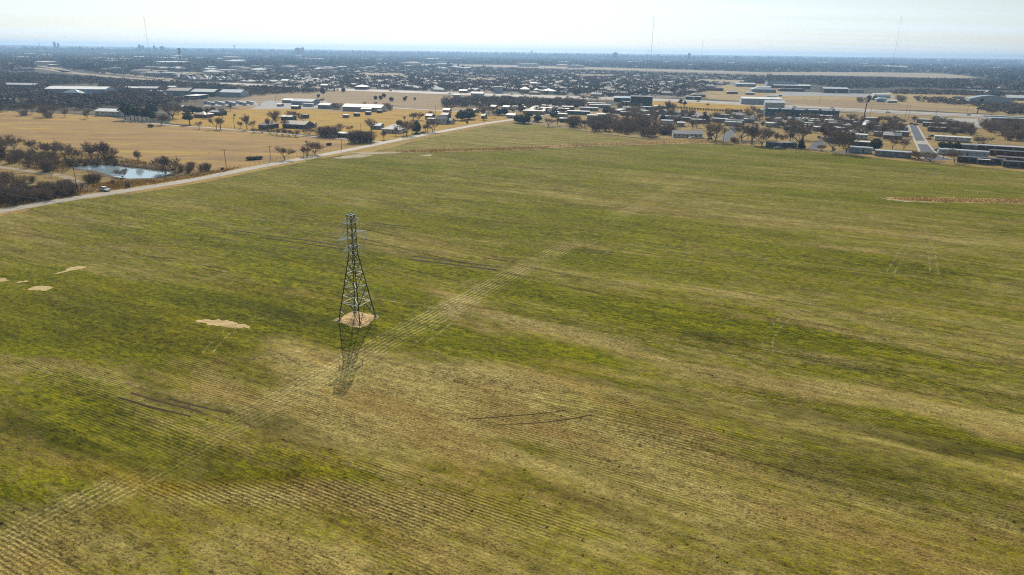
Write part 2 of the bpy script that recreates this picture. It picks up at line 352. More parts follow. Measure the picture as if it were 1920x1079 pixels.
def ribbon_mb(mb, w, width, z, follow=False, off=0.0):
    w = [np.array(p, float) for p in w]; vs = []
    for i, p in enumerate(w):
        d = w[min(i + 1, len(w) - 1)] - w[max(i - 1, 0)]; n = np.array((-d[1], d[0])) / (np.linalg.norm(d) + 1e-9)
        for s in (off - width / 2, off + width / 2):
            q = p + n * s; vs.append((q[0], q[1], z + (float(hgt(q[0], q[1])) if follow else 0)))
    mb.add(vs, [(2 * i + 1, 2 * i, 2 * i + 2, 2 * i + 3) for i in range(len(w) - 1)])
def ribbon(name, pts, width, z, mat, follow=False, off=0.0, kind='structure', it=2, world=False):
    w = smooth_line(pts if world else [G(u, v) for u, v in pts], it); mb = MB(); ribbon_mb(mb, w, width, z, follow, off)
    return tag(mb.build(name, mat), kind=kind)

# the ground to the horizon
mb = MB(); n = 144
rings = [0, 400, 1500, 5000, 9000, 10500, 11800, 12400, 12900]; ringz = [0, 0, 0, 0, 0, 14, 42, 54, 0]
vs = [(0, 0, 0)]; fs = []
for r, rz_ in zip(rings[1:], ringz[1:]): vs += [(r * math.cos(2 * math.pi * i / n), r * math.sin(2 * math.pi * i / n), rz_ * (1 + .05 * math.sin(i * 2.3))) for i in range(n)]
fs += [(0, 1 + i, 1 + (i + 1) % n) for i in range(n)]
for q in range(len(rings) - 2):
    b0 = 1 + q * n; b1 = b0 + n
    fs += [(b0 + i, b1 + i, b1 + (i + 1) % n, b0 + (i + 1) % n) for i in range(n)]
mb.add(vs, fs); tag(mb.build('ground', M['land'], None, (0, 0, -.06)), kind='structure')

# wheat field: a fine grid in the frame of the crop rows
FIELD = [(-700, 640), (-60, 412), (150, 378), (300, 352), (450, 323), (560, 303), (640, 293), (700, 284), (850, 286), (1000, 280), (1150, 274), (1310, 269), (1420, 272), (1560, 288), (1700, 302), (1830, 311), (1960, 326), (2500, 380)]
fw = [G(u, v) for u, v in FIELD] + [(420, 120), (420, -120), (-260, -120)]
fl = np.array([loc(x, y) for x, y in fw]); lo = fl.min(0); hi = fl.max(0)
def axis(a, b, near, s0, s1):            # finer near the middle of the field
    out = [a]
    while out[-1] < b:
        d = abs(out[-1] - near); out.append(out[-1] + s0 + (s1 - s0) * min(1, d / 350))
    return np.array(out)
ax_ = axis(lo[0], hi[0], -30, 1.5, 3.0); ay_ = axis(lo[1], hi[1], 90, 1.1, 3.4)
gx, gy = np.meshgrid(ax_, ay_); wx = gx * E2[0] + gy * E1[0]; wy = gx * E2[1] + gy * E1[1]
keep = np.zeros(gx.shape, bool)
for ox, oy in ((0, 0), (4, 0), (-4, 0), (0, 4), (0, -4)): keep |= inpoly(wx + ox, wy + oy, fw)
H_ = hgt(wx, wy)
# patches of cover and of painted swale shade, surveyed from the photograph: (u, v, half-length along rows, half-width, angle from rows, amount)
GREEN = [ # + greener, - strawier
 (60, 520, 40, 8, 0, .45), (300, 600, 40, 14, 0, .5), (520, 590, 22, 12, 0, .65), (100, 620, 40, 8, 0, .45), (560, 625, 14, 8, 0, .5), (480, 480, 50, 9, 0, .3), (880, 420, 60, 14, 0, .35), (1000, 400, 60, 18, 0, .35),
 (780, 320, 60, 14, 0, .4), (1180, 310, 80, 14, 0, .5), (1280, 300, 40, 8, 0, .5), (640, 330, 30, 20, 0, .3), (950, 640, 14, 6, 0, .55), (1050, 655, 12, 5, 0, .45), (820, 640, 14, 8, 0, .4), (1480, 620, 26, 7, 0, .45), (1700, 640, 22, 6, 0, .4),
 (1290, 660, 22, 5, 0, .35), (1560, 610, 26, 6, 0, .3), (1700, 380, 60, 8, 0, .5), (1850, 360, 50, 6, 0, .5), (1600, 300, 80, 10, 0, .35), (1400, 440, 50, 10, 0, .2), (1250, 590, 18, 6, 0, .3), (1340, 470, 40, 8, 0, .3), (1500, 520, 40, 10, 0, .15),
 (300, 690, 30, 5, 0, .3), (150, 755, 26, 5, 0, .4), (900, 520, 30, 7, 0, .2), (1100, 560, 30, 7, 0, .25), (330, 870, 16, 3, 0, .35), (460, 900, 14, 3, 0, .3), (900, 870, 10, 2.4, 0, .3), (1060, 900, 12, 2.2, 0, .4), (1600, 800, 30, 3, 0, .3), (400, 420, 50, 10, 0, .2),
 (740, 500, 30, 8, 0, .25), (760, 560, 20, 6, 0, .3), (1130, 480, 30, 8, 0, .35), (200, 450, 40, 8, 0, .2), (640, 400, 50, 12, 0, .3), (1760, 690, 20, 3, 0, .3), (60, 870, 12, 4, 0, .25),
 # straw
 (1180, 650, 50, 5, 0, -.32), (1400, 690, 60, 5, 0, -.25), (1000, 600, 22, 4, 0, -.35), (760, 720, 24, 8, 0, -.42), (600, 760, 20, 8, 0, -.45), (1000, 780, 36, 9, 0, -.55), (860, 840, 26, 7, 0, -.55), (1150, 860, 30, 7, 0, -.4), (700, 820, 24, 6, 0, -.45),
 (280, 900, 14, 2.6, 0, -.6), (430, 940, 14, 3, 0, -.6), (560, 990, 14, 3, 0, -.6), (60, 1040, 14, 6, 0, -.6), (160, 1060, 10, 4, 0, -.4), (660, 1050, 14, 3, 0, -.4), (80, 700, 30, 5, 0, -.25), (400, 730, 26, 4, 0, -.4), (470, 770, 14, 6, 0, -.4), (60, 440, 40, 10, 0, -.22), (120, 410, 40, 8, 0, -.2),
 (560, 690, 16, 6, 0, -.3), (330, 390, 40, 8, 0, -.3), (860, 470, 40, 8, 0, -.12), (700, 470, 30, 7, 0, -.15), (1000, 450, 36, 5, 0, -.25), (1350, 400, 70, 14, 0, -.2), (1300, 350, 60, 9, 0, -.25), (1700, 330, 80, 9, 0, -.25), (1500, 480, 26, 4, 0, -.35), (1600, 520, 18, 4, 0, -.3),
 (1350, 545, 16, 3, 0, -.35), (1800, 440, 60, 14, 0, -.3), (1850, 560, 40, 10, 0, -.2), (960, 330, 30, 4, -40, -.4), (850, 325, 20, 4, -30, -.6), (300, 520, 22, 3, 0, -.35), (200, 535, 20, 3, 0, -.3), (330, 470, 20, 4, 0, -.3), (1750, 620, 20, 4, 0, -.25), (1500, 740, 40, 5, 0, -.3),
 (1800, 800, 30, 5, 0, -.25), (1400, 930, 30, 4, 0, -.3), (1300, 1010, 26, 4, 0, -.35), (1700, 1000, 26, 4, 0, -.3), (450, 610, 10, 1.6, 0, -.7), (100, 507, 14, 1.6, 0, -.6), (110, 640, 6, 1, 0, -.6), (1000, 350, 60, 10, 0, -.15), (1480, 385, 40, 8, 0, -.15), (1250, 380, 30, 20, 60, -.2),
 (870, 600, 10, 5, 90, -.35), (770, 640, 14, 3, 70, -.35)]
YEL = [(120, 830, 16, 3, 0, .55), (220, 870, 12, 2.5, 0, .6), (330, 880, 8, 2.5, 0, .45), (180, 1000, 10, 3, 0, .4), (300, 1010, 8, 2, 0, .35), (870, 570, 12, 3, 0, .5), (1000, 690, 14, 3, 0, .4), (300, 650, 30, 5, 0, .3), (620, 400, 50, 8, 0, .3), (520, 540, 30, 5, 0, .3), (150, 555, 24, 5, 0, .35),
 (1270, 560, 16, 3, 0, .25), (780, 330, 50, 6, 0, .25), (1020, 720, 12, 2.5, 0, .3), (340, 700, 10, 2, 0, .25), (700, 910, 12, 2, 0, .3), (900, 470, 40, 5, 0, .25), (750, 445, 40, 6, 0, .25), (1700, 950, 20, 2, 0, .3), (380, 990, 8, 2, 0, .4), (440, 860, 10, 2, 0, .3)]
DARK = [(60, 765, 34, 3, 0, .55), (200, 775, 20, 2.5, 0, .45), (500, 585, 16, 8, 0, .55), (560, 620, 14, 6, 0, .5), (1250, 795, 24, 2.5, 0, .45), (1500, 815, 26, 2.5, 0, .5), (1700, 850, 26, 2.5, 0, .45), (1880, 890, 20, 3, 0, .5), (70, 580, 30, 5, 0, .35), (850, 635, 8, 5, 0, .3), (1230, 960, 18, 3, 0, .35),  # deep green crop; on the swales, slope shade put into the colour
 (40, 950, 16, 4, 0, .35), (250, 960, 12, 2.5, 0, .3), (1100, 1040, 16, 2.5, 0, .4), (1880, 660, 16, 2, 0, .4), (350, 605, 20, 5, 0, .25), (200, 640, 30, 4, 0, .25), (800, 490, 20, 2, 0, .35), (560, 460, 24, 2, 0, .3), (1050, 465, 14, 2, 0, .25), (1780, 560, 26, 3, 0, .3), (1650, 900, 20, 2, 0, .3), (920, 955, 8, 1.6, 0, .4), (1600, 660, 20, 4, 0, .3), (330, 755, 26, 3, 0, .5)]
ROWS = [(280, 900, 16, 3.2, 0, .7), (430, 940, 16, 3.6, 0, .75), (580, 1000, 16, 4, 0, .7), (50, 1040, 16, 7, 0, .75), (700, 1040, 16, 4, 0, .8), (400, 730, 28, 4, 0, .5), (900, 1060, 16, 3, 0, .5), (1200, 820, 30, 6, 0, .45), (1500, 780, 40, 5, 0, .4), (100, 720, 40, 5, 0, .5), (1000, 840, 26, 5, 0, .45), (1400, 980, 30, 5, 0, .4), (500, 870, 14, 3, 0, .6)]
def warpxy():
    rg = np.random.default_rng(3); a = np.zeros(gx.shape); b = np.zeros(gx.shape)
    for i in range(26):
        wl = 10 * 1.17 ** i if i < 18 else rg.uniform(9, 60); th = rg.uniform(0, 6.28); p1, p2 = rg.uniform(0, 6.28, 2)
        ph = (gx * .45 * math.cos(th) + gy * math.sin(th)) * 2 * math.pi / wl
        a += np.sin(ph + p1) * wl * .085; b += np.sin(ph * 1.13 + p2) * wl * .028
    return gx + a, gy + b
def acc(lst, base):
    z = np.full(gx.shape, float(base)); WX, WY = warpxy()
    for u, v, a, b, rot, amt in lst:
        cx, cy_ = loc(*G(u, v)); dx = WX - cx; dy = WY - cy_; t = R(rot); X = dx * math.cos(t) + dy * math.sin(t); Y = -dx * math.sin(t) + dy * math.cos(t)
        z += amt * np.exp(-((X / a) ** 2 + (Y / b) ** 2) ** 1.3)
    return z
LANE_ = [(930, 540, 34, 38, 2, 1.15), (1110, 445, 34, 26, 2, .5), (1200, 395, 40, 45, 2, .45), (640, 690, 24, 14, 2, .6), (500, 760, 20, 10, 2, .45), (300, 850, 16, 8, 2, .4), (120, 940, 16, 10, 2, .5), (1290, 345, 40, 40, 2, .25)]
dist = np.hypot(wx, wy)
yb_ = .16 * np.clip((135 - dist) / 60, 0, 1)
gv = -.07 * np.clip((130 - dist) / 50, 0, 1) + acc([(a_, b_, c_, d_, e_, f_ * (.78 if f_ < 0 else 1)) for a_, b_, c_, d_, e_, f_ in GREEN], .63) - .20 * np.clip((150 - dist) / 90, 0, 1) + .05 * np.clip((dist - 220) / 150, 0, 1)
yv = np.clip(acc(YEL, .04) + yb_, 0, 1); dv_ = np.clip(acc(DARK, .0), 0, 1); rv = np.clip(acc(ROWS, .07), 0, 1) * np.clip((260 - dist) / 120, .12, 1)
idx = -np.ones(gx.shape, int); idx[keep] = np.arange(keep.sum())
q = keep[:-1, :-1] & keep[1:, :-1] & keep[:-1, 1:] & keep[1:, 1:]
F4 = np.stack([idx[:-1, :-1][q], idx[:-1, 1:][q], idx[1:, 1:][q], idx[1:, :-1][q]], 1).astype(np.int32)
me = bpy.data.meshes.new('wheat_field'); V3 = np.stack([gx[keep], gy[keep], H_[keep]], 1).astype(np.float32)
me.vertices.add(len(V3)); me.vertices.foreach_set('co', V3.ravel()); me.loops.add(F4.size); me.loops.foreach_set('vertex_index', F4.ravel())
me.polygons.add(len(F4)); me.polygons.foreach_set('loop_start', np.arange(0, F4.size, 4, dtype=np.int32))
for nm, arr in (('green', gv), ('yellow', yv), ('dark', dv_), ('rows', rv), ('lane', np.clip(acc(LANE_, .04), 0, 1))):
    at = me.attributes.new(nm, 'FLOAT', 'POINT'); at.data.foreach_set('value', arr[keep].astype(np.float32))
me.polygons.foreach_set('use_smooth', [True] * len(F4)); me.materials.append(M['field']); me.update(calc_edges=True)
tag(link('wheat_field', me, None, (0, 0, .02), -TH), kind='structure')

# the smaller field beyond the ditch
F2 = [(738, 276), (780, 264), (840, 251.5), (905, 239), (957, 230), (1010, 233), (1070, 243), (1130, 252), (1200, 261), (1225, 264), (1100, 270), (1000, 275), (900, 281), (830, 283), (745, 283.5), (700, 285)]
w2 = [G(u, v) for u, v in F2]; o2 = rough_outline(w2, 8, .8); l2 = [loc(x, y) for x, y in o2]
tri = tessellate_polygon([[Vector((x, y, 0)) for x, y in l2]]); me = bpy.data.meshes.new('far_wheat_field'); me.from_pydata([(x, y, 0) for x, y in l2], [], tri); me.materials.append(M['field2'])
for nm, val in (('green', .47), ('yellow', .0), ('dark', .0), ('rows', .05)):
    at = me.attributes.new(nm, 'FLOAT', 'POINT'); at.data.foreach_set('value', [val] * len(l2))
me.update()
if me.polygons[0].normal.z < 0: me.flip_normals()
tag(link('far_wheat_field', me, None, (0, 0, .10), -TH), kind='structure')

# dry land round the fields
sheet('golden_verge', [(630, 295), (700, 272), (735, 264), (800, 252), (960, 222), (962, 232), (800, 266), (760, 284), (740, 291), (690, 291)], .045, M['verge'], 5, .5)
sheet('woodland_floor', [(-900, 128), (-60, 128), (60, 136), (250, 152), (400, 160), (480, 168), (560, 172), (480, 196), (470, 208), (300, 212), (180, 215), (0, 210), (-150, 206), (-900, 230)], -.02, M['woodfloor'], 30, 6)
sheet('pasture', [(-400, 208), (0, 208), (100, 213), (200, 218), (240, 226), (320, 235), (480, 248), (600, 258), (690, 267), (735, 264), (640, 290), (560, 301), (450, 320), (300, 346), (150, 372), (-60, 405), (-400, 460)], .03, M['pasture'], 10, 1.5)
sheet('brown_grassland', [(420, 196), (480, 178), (560, 172), (640, 170), (730, 173), (860, 181), (960, 187), (1080, 192), (1150, 200), (1000, 207), (900, 212), (800, 209), (640, 212), (470, 209)], .0, M['brownpast'], 16, 2)
sheet('yellow_meadow', [(318, 232), (326, 208), (420, 205), (560, 202), (640, 211), (760, 206), (880, 209), (960, 222), (900, 231), (840, 243), (780, 254), (725, 266), (690, 264), (600, 255), (480, 246), (400, 240)], .05, M['golden'], 8, 1.2)
sheet('village_ground', [(950, 228), (930, 205), (1060, 203), (1180, 198), (1280, 196), (1480, 208), (1700, 216), (1900, 226), (2300, 240), (2500, 378), (1960, 327), (1830, 313), (1700, 303), (1560, 289), (1420, 274), (1310, 268), (1225, 262), (1130, 251), (1060, 241)], .06, M['villageg'], 8, 1.0)
sheet('town_ground', [(440, 150), (400, 146), (700, 122), (1100, 122), (1480, 138), (1500, 168), (1380, 184), (1200, 184), (960, 178), (700, 166), (560, 162)], -.03, M['townfloor'], 60, 12)
sheet('roadside_scrub', [(-300, 300), (0, 268), (60, 278), (150, 284), (215, 292), (255, 300), (300, 310), (350, 318), (400, 320), (455, 312), (430, 322), (360, 336), (240, 354), (120, 370), (0, 392), (-300, 440)], .06, M['scrub'], 4, 1.0)
sheet('dry_pasture', [(1200, 192), (1240, 186), (1420, 193), (1560, 205), (1560, 214), (1420, 210), (1280, 212), (1210, 212)], .075, M['golden'], 10, 1)
sheet('dry_pasture', [(1330, 186), (1300, 178), (1360, 160), (1440, 158), (1500, 176), (1640, 176), (1700, 170), (1920, 182), (2100, 190), (2100, 228), (1920, 218), (1700, 206), (1560, 202), (1440, 194)], .02, M['straw_pasture'], 16, 3)
sheet('gravel_lot', [(1430, 180), (1480, 172), (1640, 177), (1700, 184), (1560, 181)], .05, M['gravel'], 10, 1)
sheet('mauve_pasture', [(1455, 189), (1540, 187), (1640, 192), (1760, 202), (1860, 208), (1700, 207), (1560, 203)], .06, M['brownpast'], 10, 1)
sheet('fallow_field', [(1440, 136.5), (1520, 134.2), (1700, 137), (1760, 138.3), (1805, 142), (1838, 146), (1780, 147.2), (1640, 143.6), (1520, 141.5), (1440, 141)], .3, M['tanstrip'], 40, 6)
sheet('fallow_field', [(1700, 132), (1770, 132.2), (1790, 134.8), (1700, 134.3)], .3, M['tanstrip'], 40, 6)
sheet('fallow_field', [(700, 119), (960, 123), (1200, 129.5), (1440, 136.5), (1440, 139.5), (1200, 133), (960, 126.5), (700, 121.6)], .25, M['tanstrip'], 60, 10)
OPEN = [[(640, 140), (700, 142), (775, 143), (750, 138.5), (680, 137)], [(250, 127), (320, 129), (330, 126), (270, 124.5)], [(1285, 153), (1385, 156), (1400, 151), (1310, 149)], [(330, 139), (405, 142), (400, 137.5), (340, 135.5)], [(860, 150), (930, 151.5), (935, 148.5), (880, 147)], [(1060, 142), (1150, 144), (1160, 141), (1080, 139.5)], [(560, 119), (640, 120), (650, 118), (580, 117)], [(1560, 127), (1700, 129.5), (1710, 128), (1580, 125.8)]]
for P_ in OPEN: sheet('open_tan_ground', P_, .28, M['tanstrip'], 30, 8)
sheet('gravel_lot', [(1784, 222), (1868, 224), (1880, 238), (1860, 243), (1815, 238)], .10, M['concrete'], 5, .3)
sheet('gravel_lot', [(470, 205), (500, 189), (610, 190), (640, 203), (560, 204)], .06, M['gravel'], 8, .6)
sheet('gravel_lot', [(380, 200), (400, 190), (475, 189), (490, 198)], .06, M['gravel'], 8, .6)
sheet('village_street', [(1350, 267), (1356, 254), (1370, 242), (1377, 230), (1390, 218), (1410, 211), (1398, 219), (1386, 231), (1381, 243), (1376, 255), (1362, 267)], .09, M['asphalt'], 6, .1)
sheet('concrete_pad', [(1350, 226), (1366, 213), (1384, 214), (1380, 221), (1372, 229)], .10, M['concrete'], 6, .1)
sheet('village_street', [(1513, 280), (1522, 271), (1533, 263), (1540, 262), (1546, 266), (1543, 273), (1536, 281)], .09, M['asphalt'], 6, .1)
# the asphalt lane between the mobile homes, with raised concrete kerbs
ribbon('village_street', [(1540, 266), (1562, 254), (1600, 249), (1650, 247), (1706, 247)], 6, .088, M['asphalt'])
ribbon('village_street', [(1386, 222), (1420, 226), (1480, 232), (1560, 236), (1640, 238), (1700, 238)], 6, .086, M['asphalt'])
ribbon('village_street', [(1000, 218), (1060, 213), (1140, 212), (1230, 217), (1350, 224)], 6, .087, M['concrete'])
LANE = [(1703.6, 235.6), (1720, 236.3), (1735.6, 264.8), (1756, 290), (1768, 295.5), (1788, 299.8), (1749.5, 301), (1731, 299.5), (1726, 288.5), (1715, 265)]
sheet('village_street', LANE, .10, M['asphalt'], 6, .05)
sheet('concrete_crossing', [(1714.5, 264.5), (1736, 264.8), (1741, 271.5), (1718.5, 271)], .112, M['concrete'], 6, .03)
for a in (((1703.6, 235.6), (1715, 265), (1726, 288.5), (1731, 299.5)), ((1720, 236.3), (1735.6, 264.8), (1756, 290), (1768, 295.5), (1789, 299.9))):
    w = smooth_line([G(*p) for p in a], 1); mb = MB(); ribbon_mb(mb, w, 1.5, .22)
    ribbon_mb(mb, [p for p in w], 1.5, .21); o = mb.build('sidewalk', M['curb']); tag(o, kind='structure')
    sd = o.modifiers.new('t', 'SOLIDIFY'); sd.thickness = .12

# roads
RD = [(-260, 452), (-120, 419), (0, 396.5), (120, 375), (240, 357.8), (360, 338.5), (480, 314.2), (600, 292), (680, 276.5), (720, 268), (780, 256), (840, 244.6), (905, 232.6), (957, 225.2), (990, 221)]
ribbon('verge', RD, 19, .075, M['verge'], it=1); ribbon('road_shoulder', RD, 8.6, .085, M['track'], it=1); ribbon('rural_road', RD, 7.0, .095, M['road'], it=1)
FARM = [(225, 226), (262, 229), (310, 234.4), (352, 237.4), (402, 240.6), (440, 244), (480, 247.5), (530, 250.8), (580, 256), (630, 260), (690, 264.5), (717, 267)]
ribbon('farm_lane', FARM, 4.6, .09, M['concrete'])
TRK = [(-60, 308), (0, 314), (42, 319.5), (78, 325), (111, 329), (132, 335), (146, 344), (168, 353.5), (182, 359)]
ribbon('dirt_track', TRK, 4.2, .095, M['track'])
ribbon('gravel_road', [(700, 199), (740, 203), (800, 206.5), (865, 209.5), (900, 212)], 8, .08, M['concrete'])
ribbon('gravel_road', [(420, 193), (480, 191), (540, 190)], 8, .08, M['gravel'])
HW = [(395, 157), (440, 158), (480, 162), (600, 167.5), (720, 171.6), (840, 176), (960, 180), (1080, 184), (1200, 187), (1330, 192.5), (1460, 200), (1600, 207.5), (1700, 213), (1800, 217.5), (1920, 223), (2100, 232)]
ribbon('highway_verge', HW, 70, .02, M['brownpast'], it=1); 
ribbon('frontage_road', HW, 22, .12, M['concrete'], off=26, it=1)
for off in (-9, 9): ribbon('highway', HW, 12, .12, M['highway'], off=off, it=1)
HL = [(-700, 118), (-40, 127), (60, 127.6), (100, 131.5), (130, 136.5), (190, 142.5), (260, 148.5), (320, 152.5), (395, 157)]
ribbon('highway', HL, 30, .15, M['tanstrip'], it=1)
ribbon('highway', [(-60, 120.5), (20, 119.5), (60, 122), (100, 127), (130, 136)], 26, .15, M['tanstrip'], it=1)
ribbon('farm_road', [(190, 136), (230, 140), (290, 146), (330, 150)], 30, .15, M['tanstrip'], it=1)
# highway markings: broken centre lines
for off in (-9, 9):
    w = smooth_line([G(*p) for p in HW[4:]], 2); mb = MB()
    for a, b in zip(w[:-1], w[1:]):
        L_ = np.linalg.norm(b - a); nn = int(L_ / 12); d = (b - a) / (L_ + 1e-9); nrm = np.array((-d[1], d[0]))
        for i in range(nn):
            ribbon_mb(mb, [a + d * (12 * i) + nrm * off, a + d * (12 * i + 3.5) + nrm * off], .25, .15)
    tag(mb.build('lane_markings', M['mark']), kind='structure')
# ditch and oxbow of rust-coloured tall grass
DITCH = [(735, 283), (800, 281), (900, 279), (1000, 274.5), (1100, 269), (1200, 264), (1300, 261.5), (1345, 264.5), (1400, 270), (1350, 271), (1300, 270), (1200, 272.5), (1100, 275.5), (1000, 280), (900, 284.5), (820, 286), (760, 287)]
sheet('ditch_floor', DITCH, .13, M['rust'], 5, .8)
OX = [(1655, 371), (1700, 369.5), (1780, 371), (1860, 373), (1960, 374), (2060, 378), (2060, 386), (1960, 383), (1860, 382), (1780, 380.5), (1700, 377.5)]
sheet('bare_patch_in_field', OX, .04, M['rust'], 4, .7, follow=True)
for i, P_ in enumerate([ [(366, 603), (385, 601), (410, 601), (430, 604), (462, 612), (474, 618.5), (450, 617), (420, 615), (395, 612), (372, 607)],
            [(98, 514), (120, 508), (133, 502), (150, 498.5), (164, 500), (150, 505), (130, 509), (110, 513)],
            [(52, 543), (66, 538), (84, 536), (100, 541), (86, 546), (66, 546)],
            [(0, 523), (12, 522), (18, 526), (8, 528), (-20, 530)], [(25, 530), (50, 526), (55, 529), (30, 532)],
            [(551, 662), (556, 659), (566, 660), (567, 663), (558, 665)]]):
    sheet('bare_sand', P_, .035, M['sand'], .7, .5, follow=True, seed=i + 3)
for i, P_ in enumerate([[(622, 297), (650, 292), (690, 288), (700, 292), (680, 296), (650, 299)], [(640, 287), (700, 285), (760, 286.5), (700, 290)], [(785, 292), (810, 290), (806, 294)], [(1646, 370.5), (1660, 373.5), (1700, 377), (1760, 380), (1700, 379), (1665, 375.5)]]):
    sheet('pale_bare_soil', P_, .034, M['paledirt'], 3, 1.0, follow=True, seed=i + 9)
sheet('tower_pad', [(622, 604.8), (641, 597), (655, 590), (663, 586.5), (680, 588.5), (695, 592), (714, 597.5), (700, 603.5), (688, 613), (676, 620), (664, 616.5), (645, 611)], .05, M['padirt'], 1.0, .3, follow=True)
# pond with a muddy bank
POND = [(135, 315), (162, 311.5), (195, 310.5), (225, 313), (262, 317), (302, 320.5), (322, 323.0), (316, 328), (306, 332), (287, 334.8), (240, 336), (222, 334), (203, 329.5), (188, 324.5), (170, 320), (150, 318.5)]
pw = [np.array(G(*p)) for p in POND]; pc = sum(pw) / len(pw)
sheet('pond_bank', [tuple(p + (p - pc) / (np.linalg.norm(p - pc)) * 4.0) for p in pw], .11, M['bank'], 3, 1.0, world=True)
sheet('pond_water', [tuple(p) for p in pw], .14, M['water'], 3, .6, world=True)
# the raised far lip of the pond
lip = smooth_line([tuple(pw[i] + np.array((-1.0, 3.0))) for i in range(0, 7)], 1); mb = MB()
for i in range(len(lip) - 1):
    a, b = lip[i], lip[i + 1]
    mb.add([(a[0], a[1] - 1.5, .12), (b[0], b[1] - 1.5, .12), (b[0], b[1] + .3, 1.3), (a[0], a[1] + .3, 1.3), (a[0], a[1] + 3.5, .1), (b[0], b[1] + 3.5, .1)], [(0, 1, 2, 3), (3, 2, 5, 4)])
tag(mb.build('pond_dam', M['bank'], smooth=True), kind='structure')

# wheel ruts and flattened wheel tracks in the crop
def tracks(name, pts, mat, gauge=2.1, width=.34, z=.045, double=True, it=2):
    w0 = [G(*p) for p in pts]; w = []
    for a, b in zip(w0[:-1], w0[1:]):
        m = max(1, int(math.dist(a, b) / 3)); w += [(a[0] + (b[0] - a[0]) * i / m, a[1] + (b[1] - a[1]) * i / m) for i in range(m)]
    w.append(w0[-1]); w = smooth_line(w, 1); mb = MB()
    for s in ((-gauge / 2, gauge / 2) if double else (0,)): ribbon_mb(mb, w, width, z, True, s)
    return tag(mb.build(name, mat), kind='structure')
for p, wd_ in [([(235, 747), (290, 765), (368, 782)], .5), ([(318, 751), (370, 764), (432, 777)], .45), ([(425, 437), (470, 443)], .9), ([(492, 447), (560, 456), (652, 469)], .85), ([(770, 486), (850, 496), (935, 507)], 1.0), ([(690, 420), (725, 424), (765, 428)], .8),
          ([(278, 484), (330, 490)], .5), ([(385, 503), (425, 511)], .5), ([(915, 484), (970, 491)], .7), ([(1095, 470), (1150, 477)], .5), ([(555, 403), (590, 407)], .8), ([(1725, 316), (1760, 318)], 1.4), ([(1860, 433), (1900, 436)], .8)]:
    tracks('tyre_rut', p, M['rut'], 3.2 if wd_ > .5 else 2.4, wd_, double=wd_ > .45)
tracks('tyre_rut', [(875, 787), (960, 781), (1060, 775)], M['rut'], 0, .2, double=False); tracks('tyre_rut', [(925, 798), (1010, 794), (1110, 785)], M['rut'], 0, .2, double=False)
for p, wd_ in [([(1440, 662), (1438, 645), (1450, 622), (1480, 595), (1520, 562), (1530, 556)], .5), ([(1445, 660), (1470, 672), (1510, 668)], .4), ([(1668, 515), (1680, 497), (1700, 466)], .7), ([(1752, 518), (1745, 480), (1728, 425)], .6), ([(1655, 610), (1690, 580)], .4),
              ([(780, 655), (850, 600), (858, 580)], .6), ([(390, 665), (430, 620), (500, 590)], .5), ([(720, 640), (790, 585), (900, 520)], .3), ([(1320, 760), (1400, 750), (1560, 735)], .4)]:
    tracks('wheel_track', p, M['straw'], 2.0, wd_)
for p, wd_ in [([(640, 555), (760, 573), (900, 592), (1100, 622), (1300, 655), (1500, 690)], .6), ([(480, 545), (620, 566)], .5), ([(1000, 440), (1280, 470), (1640, 512), (1960, 552)], .5), ([(0, 690), (230, 720), (440, 768)], .5), ([(1250, 560), (1500, 592), (1900, 650)], .4), ([(1220, 720), (1500, 760), (1960, 830)], .35),
              ([(640, 870), (900, 950), (1200, 1050)], .25), ([(1000, 290), (1300, 318), (1600, 352)], .9), ([(700, 665), (900, 705), (1200, 765)], .4), ([(120, 470), (400, 500)], .4)]:
    tracks('wheel_track', p, M['straw'], 0, wd_, double=False)
# ---------------------------------------------------------------- object materials
def objrand_mat(name, cols, rough=.85, spec=.2, nz=None, trans=0.0):
    k = NM(name); oi = k.n('ShaderNodeObjectInfo'); cr = k.n('ShaderNodeValToRGB'); k.L(oi.outputs['Random'], cr.inputs[0])
    e = cr.color_ramp; e.elements[0].color = (*cols[0], 1); e.elements[-1].color = (*cols[-1], 1)
    for i, c in enumerate(cols[1:-1]): x = e.elements.new((i + 1) / (len(cols) - 1)); x.color = (*c, 1)
    f = k.noise((1, 1, 1), nz or 1.5, 3, .6); sc = k.n('ShaderNodeVectorMath', operation='SCALE'); k.L(cr.outputs[0], sc.inputs[0]); k.L(k.rng(f, .3, .7, .6, 1.4), sc.inputs['Scale']); k.color(sc.outputs[0])
    return k.fin(rough, spec)
M['bark'] = objrand_mat('bark', [(.12, .09, .065), (.18, .145, .115), (.14, .115, .10)])
M['twig'] = objrand_mat('bare_twigs', [(.19, .125, .07), (.27, .20, .125), (.21, .145, .09), (.20, .155, .115), (.30, .22, .13)], nz=.8)
M['redtwig'] = objrand_mat('reddish_twigs', [(.17, .075, .045), (.20, .10, .065)], nz=.8)
M['orangetwig'] = objrand_mat('orange_twigs', [(.24, .12, .05), (.28, .15, .06)], nz=.8)
M['paletwig'] = objrand_mat('pale_twigs', [(.20, .16, .12), (.26, .215, .165)], nz=.8)
M['leaf'] = objrand_mat('evergreen_leaves', [(.020, .036, .016), (.034, .052, .018), (.026, .040, .020)], rough=.7, nz=1.2)
M['pineleaf'] = objrand_mat('pine_needles', [(.028, .055, .016), (.045, .072, .018)], rough=.7, nz=1.0)
M['cedarleaf'] = objrand_mat('cedar_leaves', [(.020, .032, .018), (.030, .042, .018)], rough=.8, nz=1.0)
M['steel'] = flat_mat('galvanised_steel', (.17, .20, .18), .3, 3, .5, .5, .3)
M['darksteel'] = flat_mat('dark_backlit_steel', (.045, .05, .045), .35, 3, .6, .4, .3)  # pylon legs and braces: backlit shade put into the colour; plain dark metal elsewhere
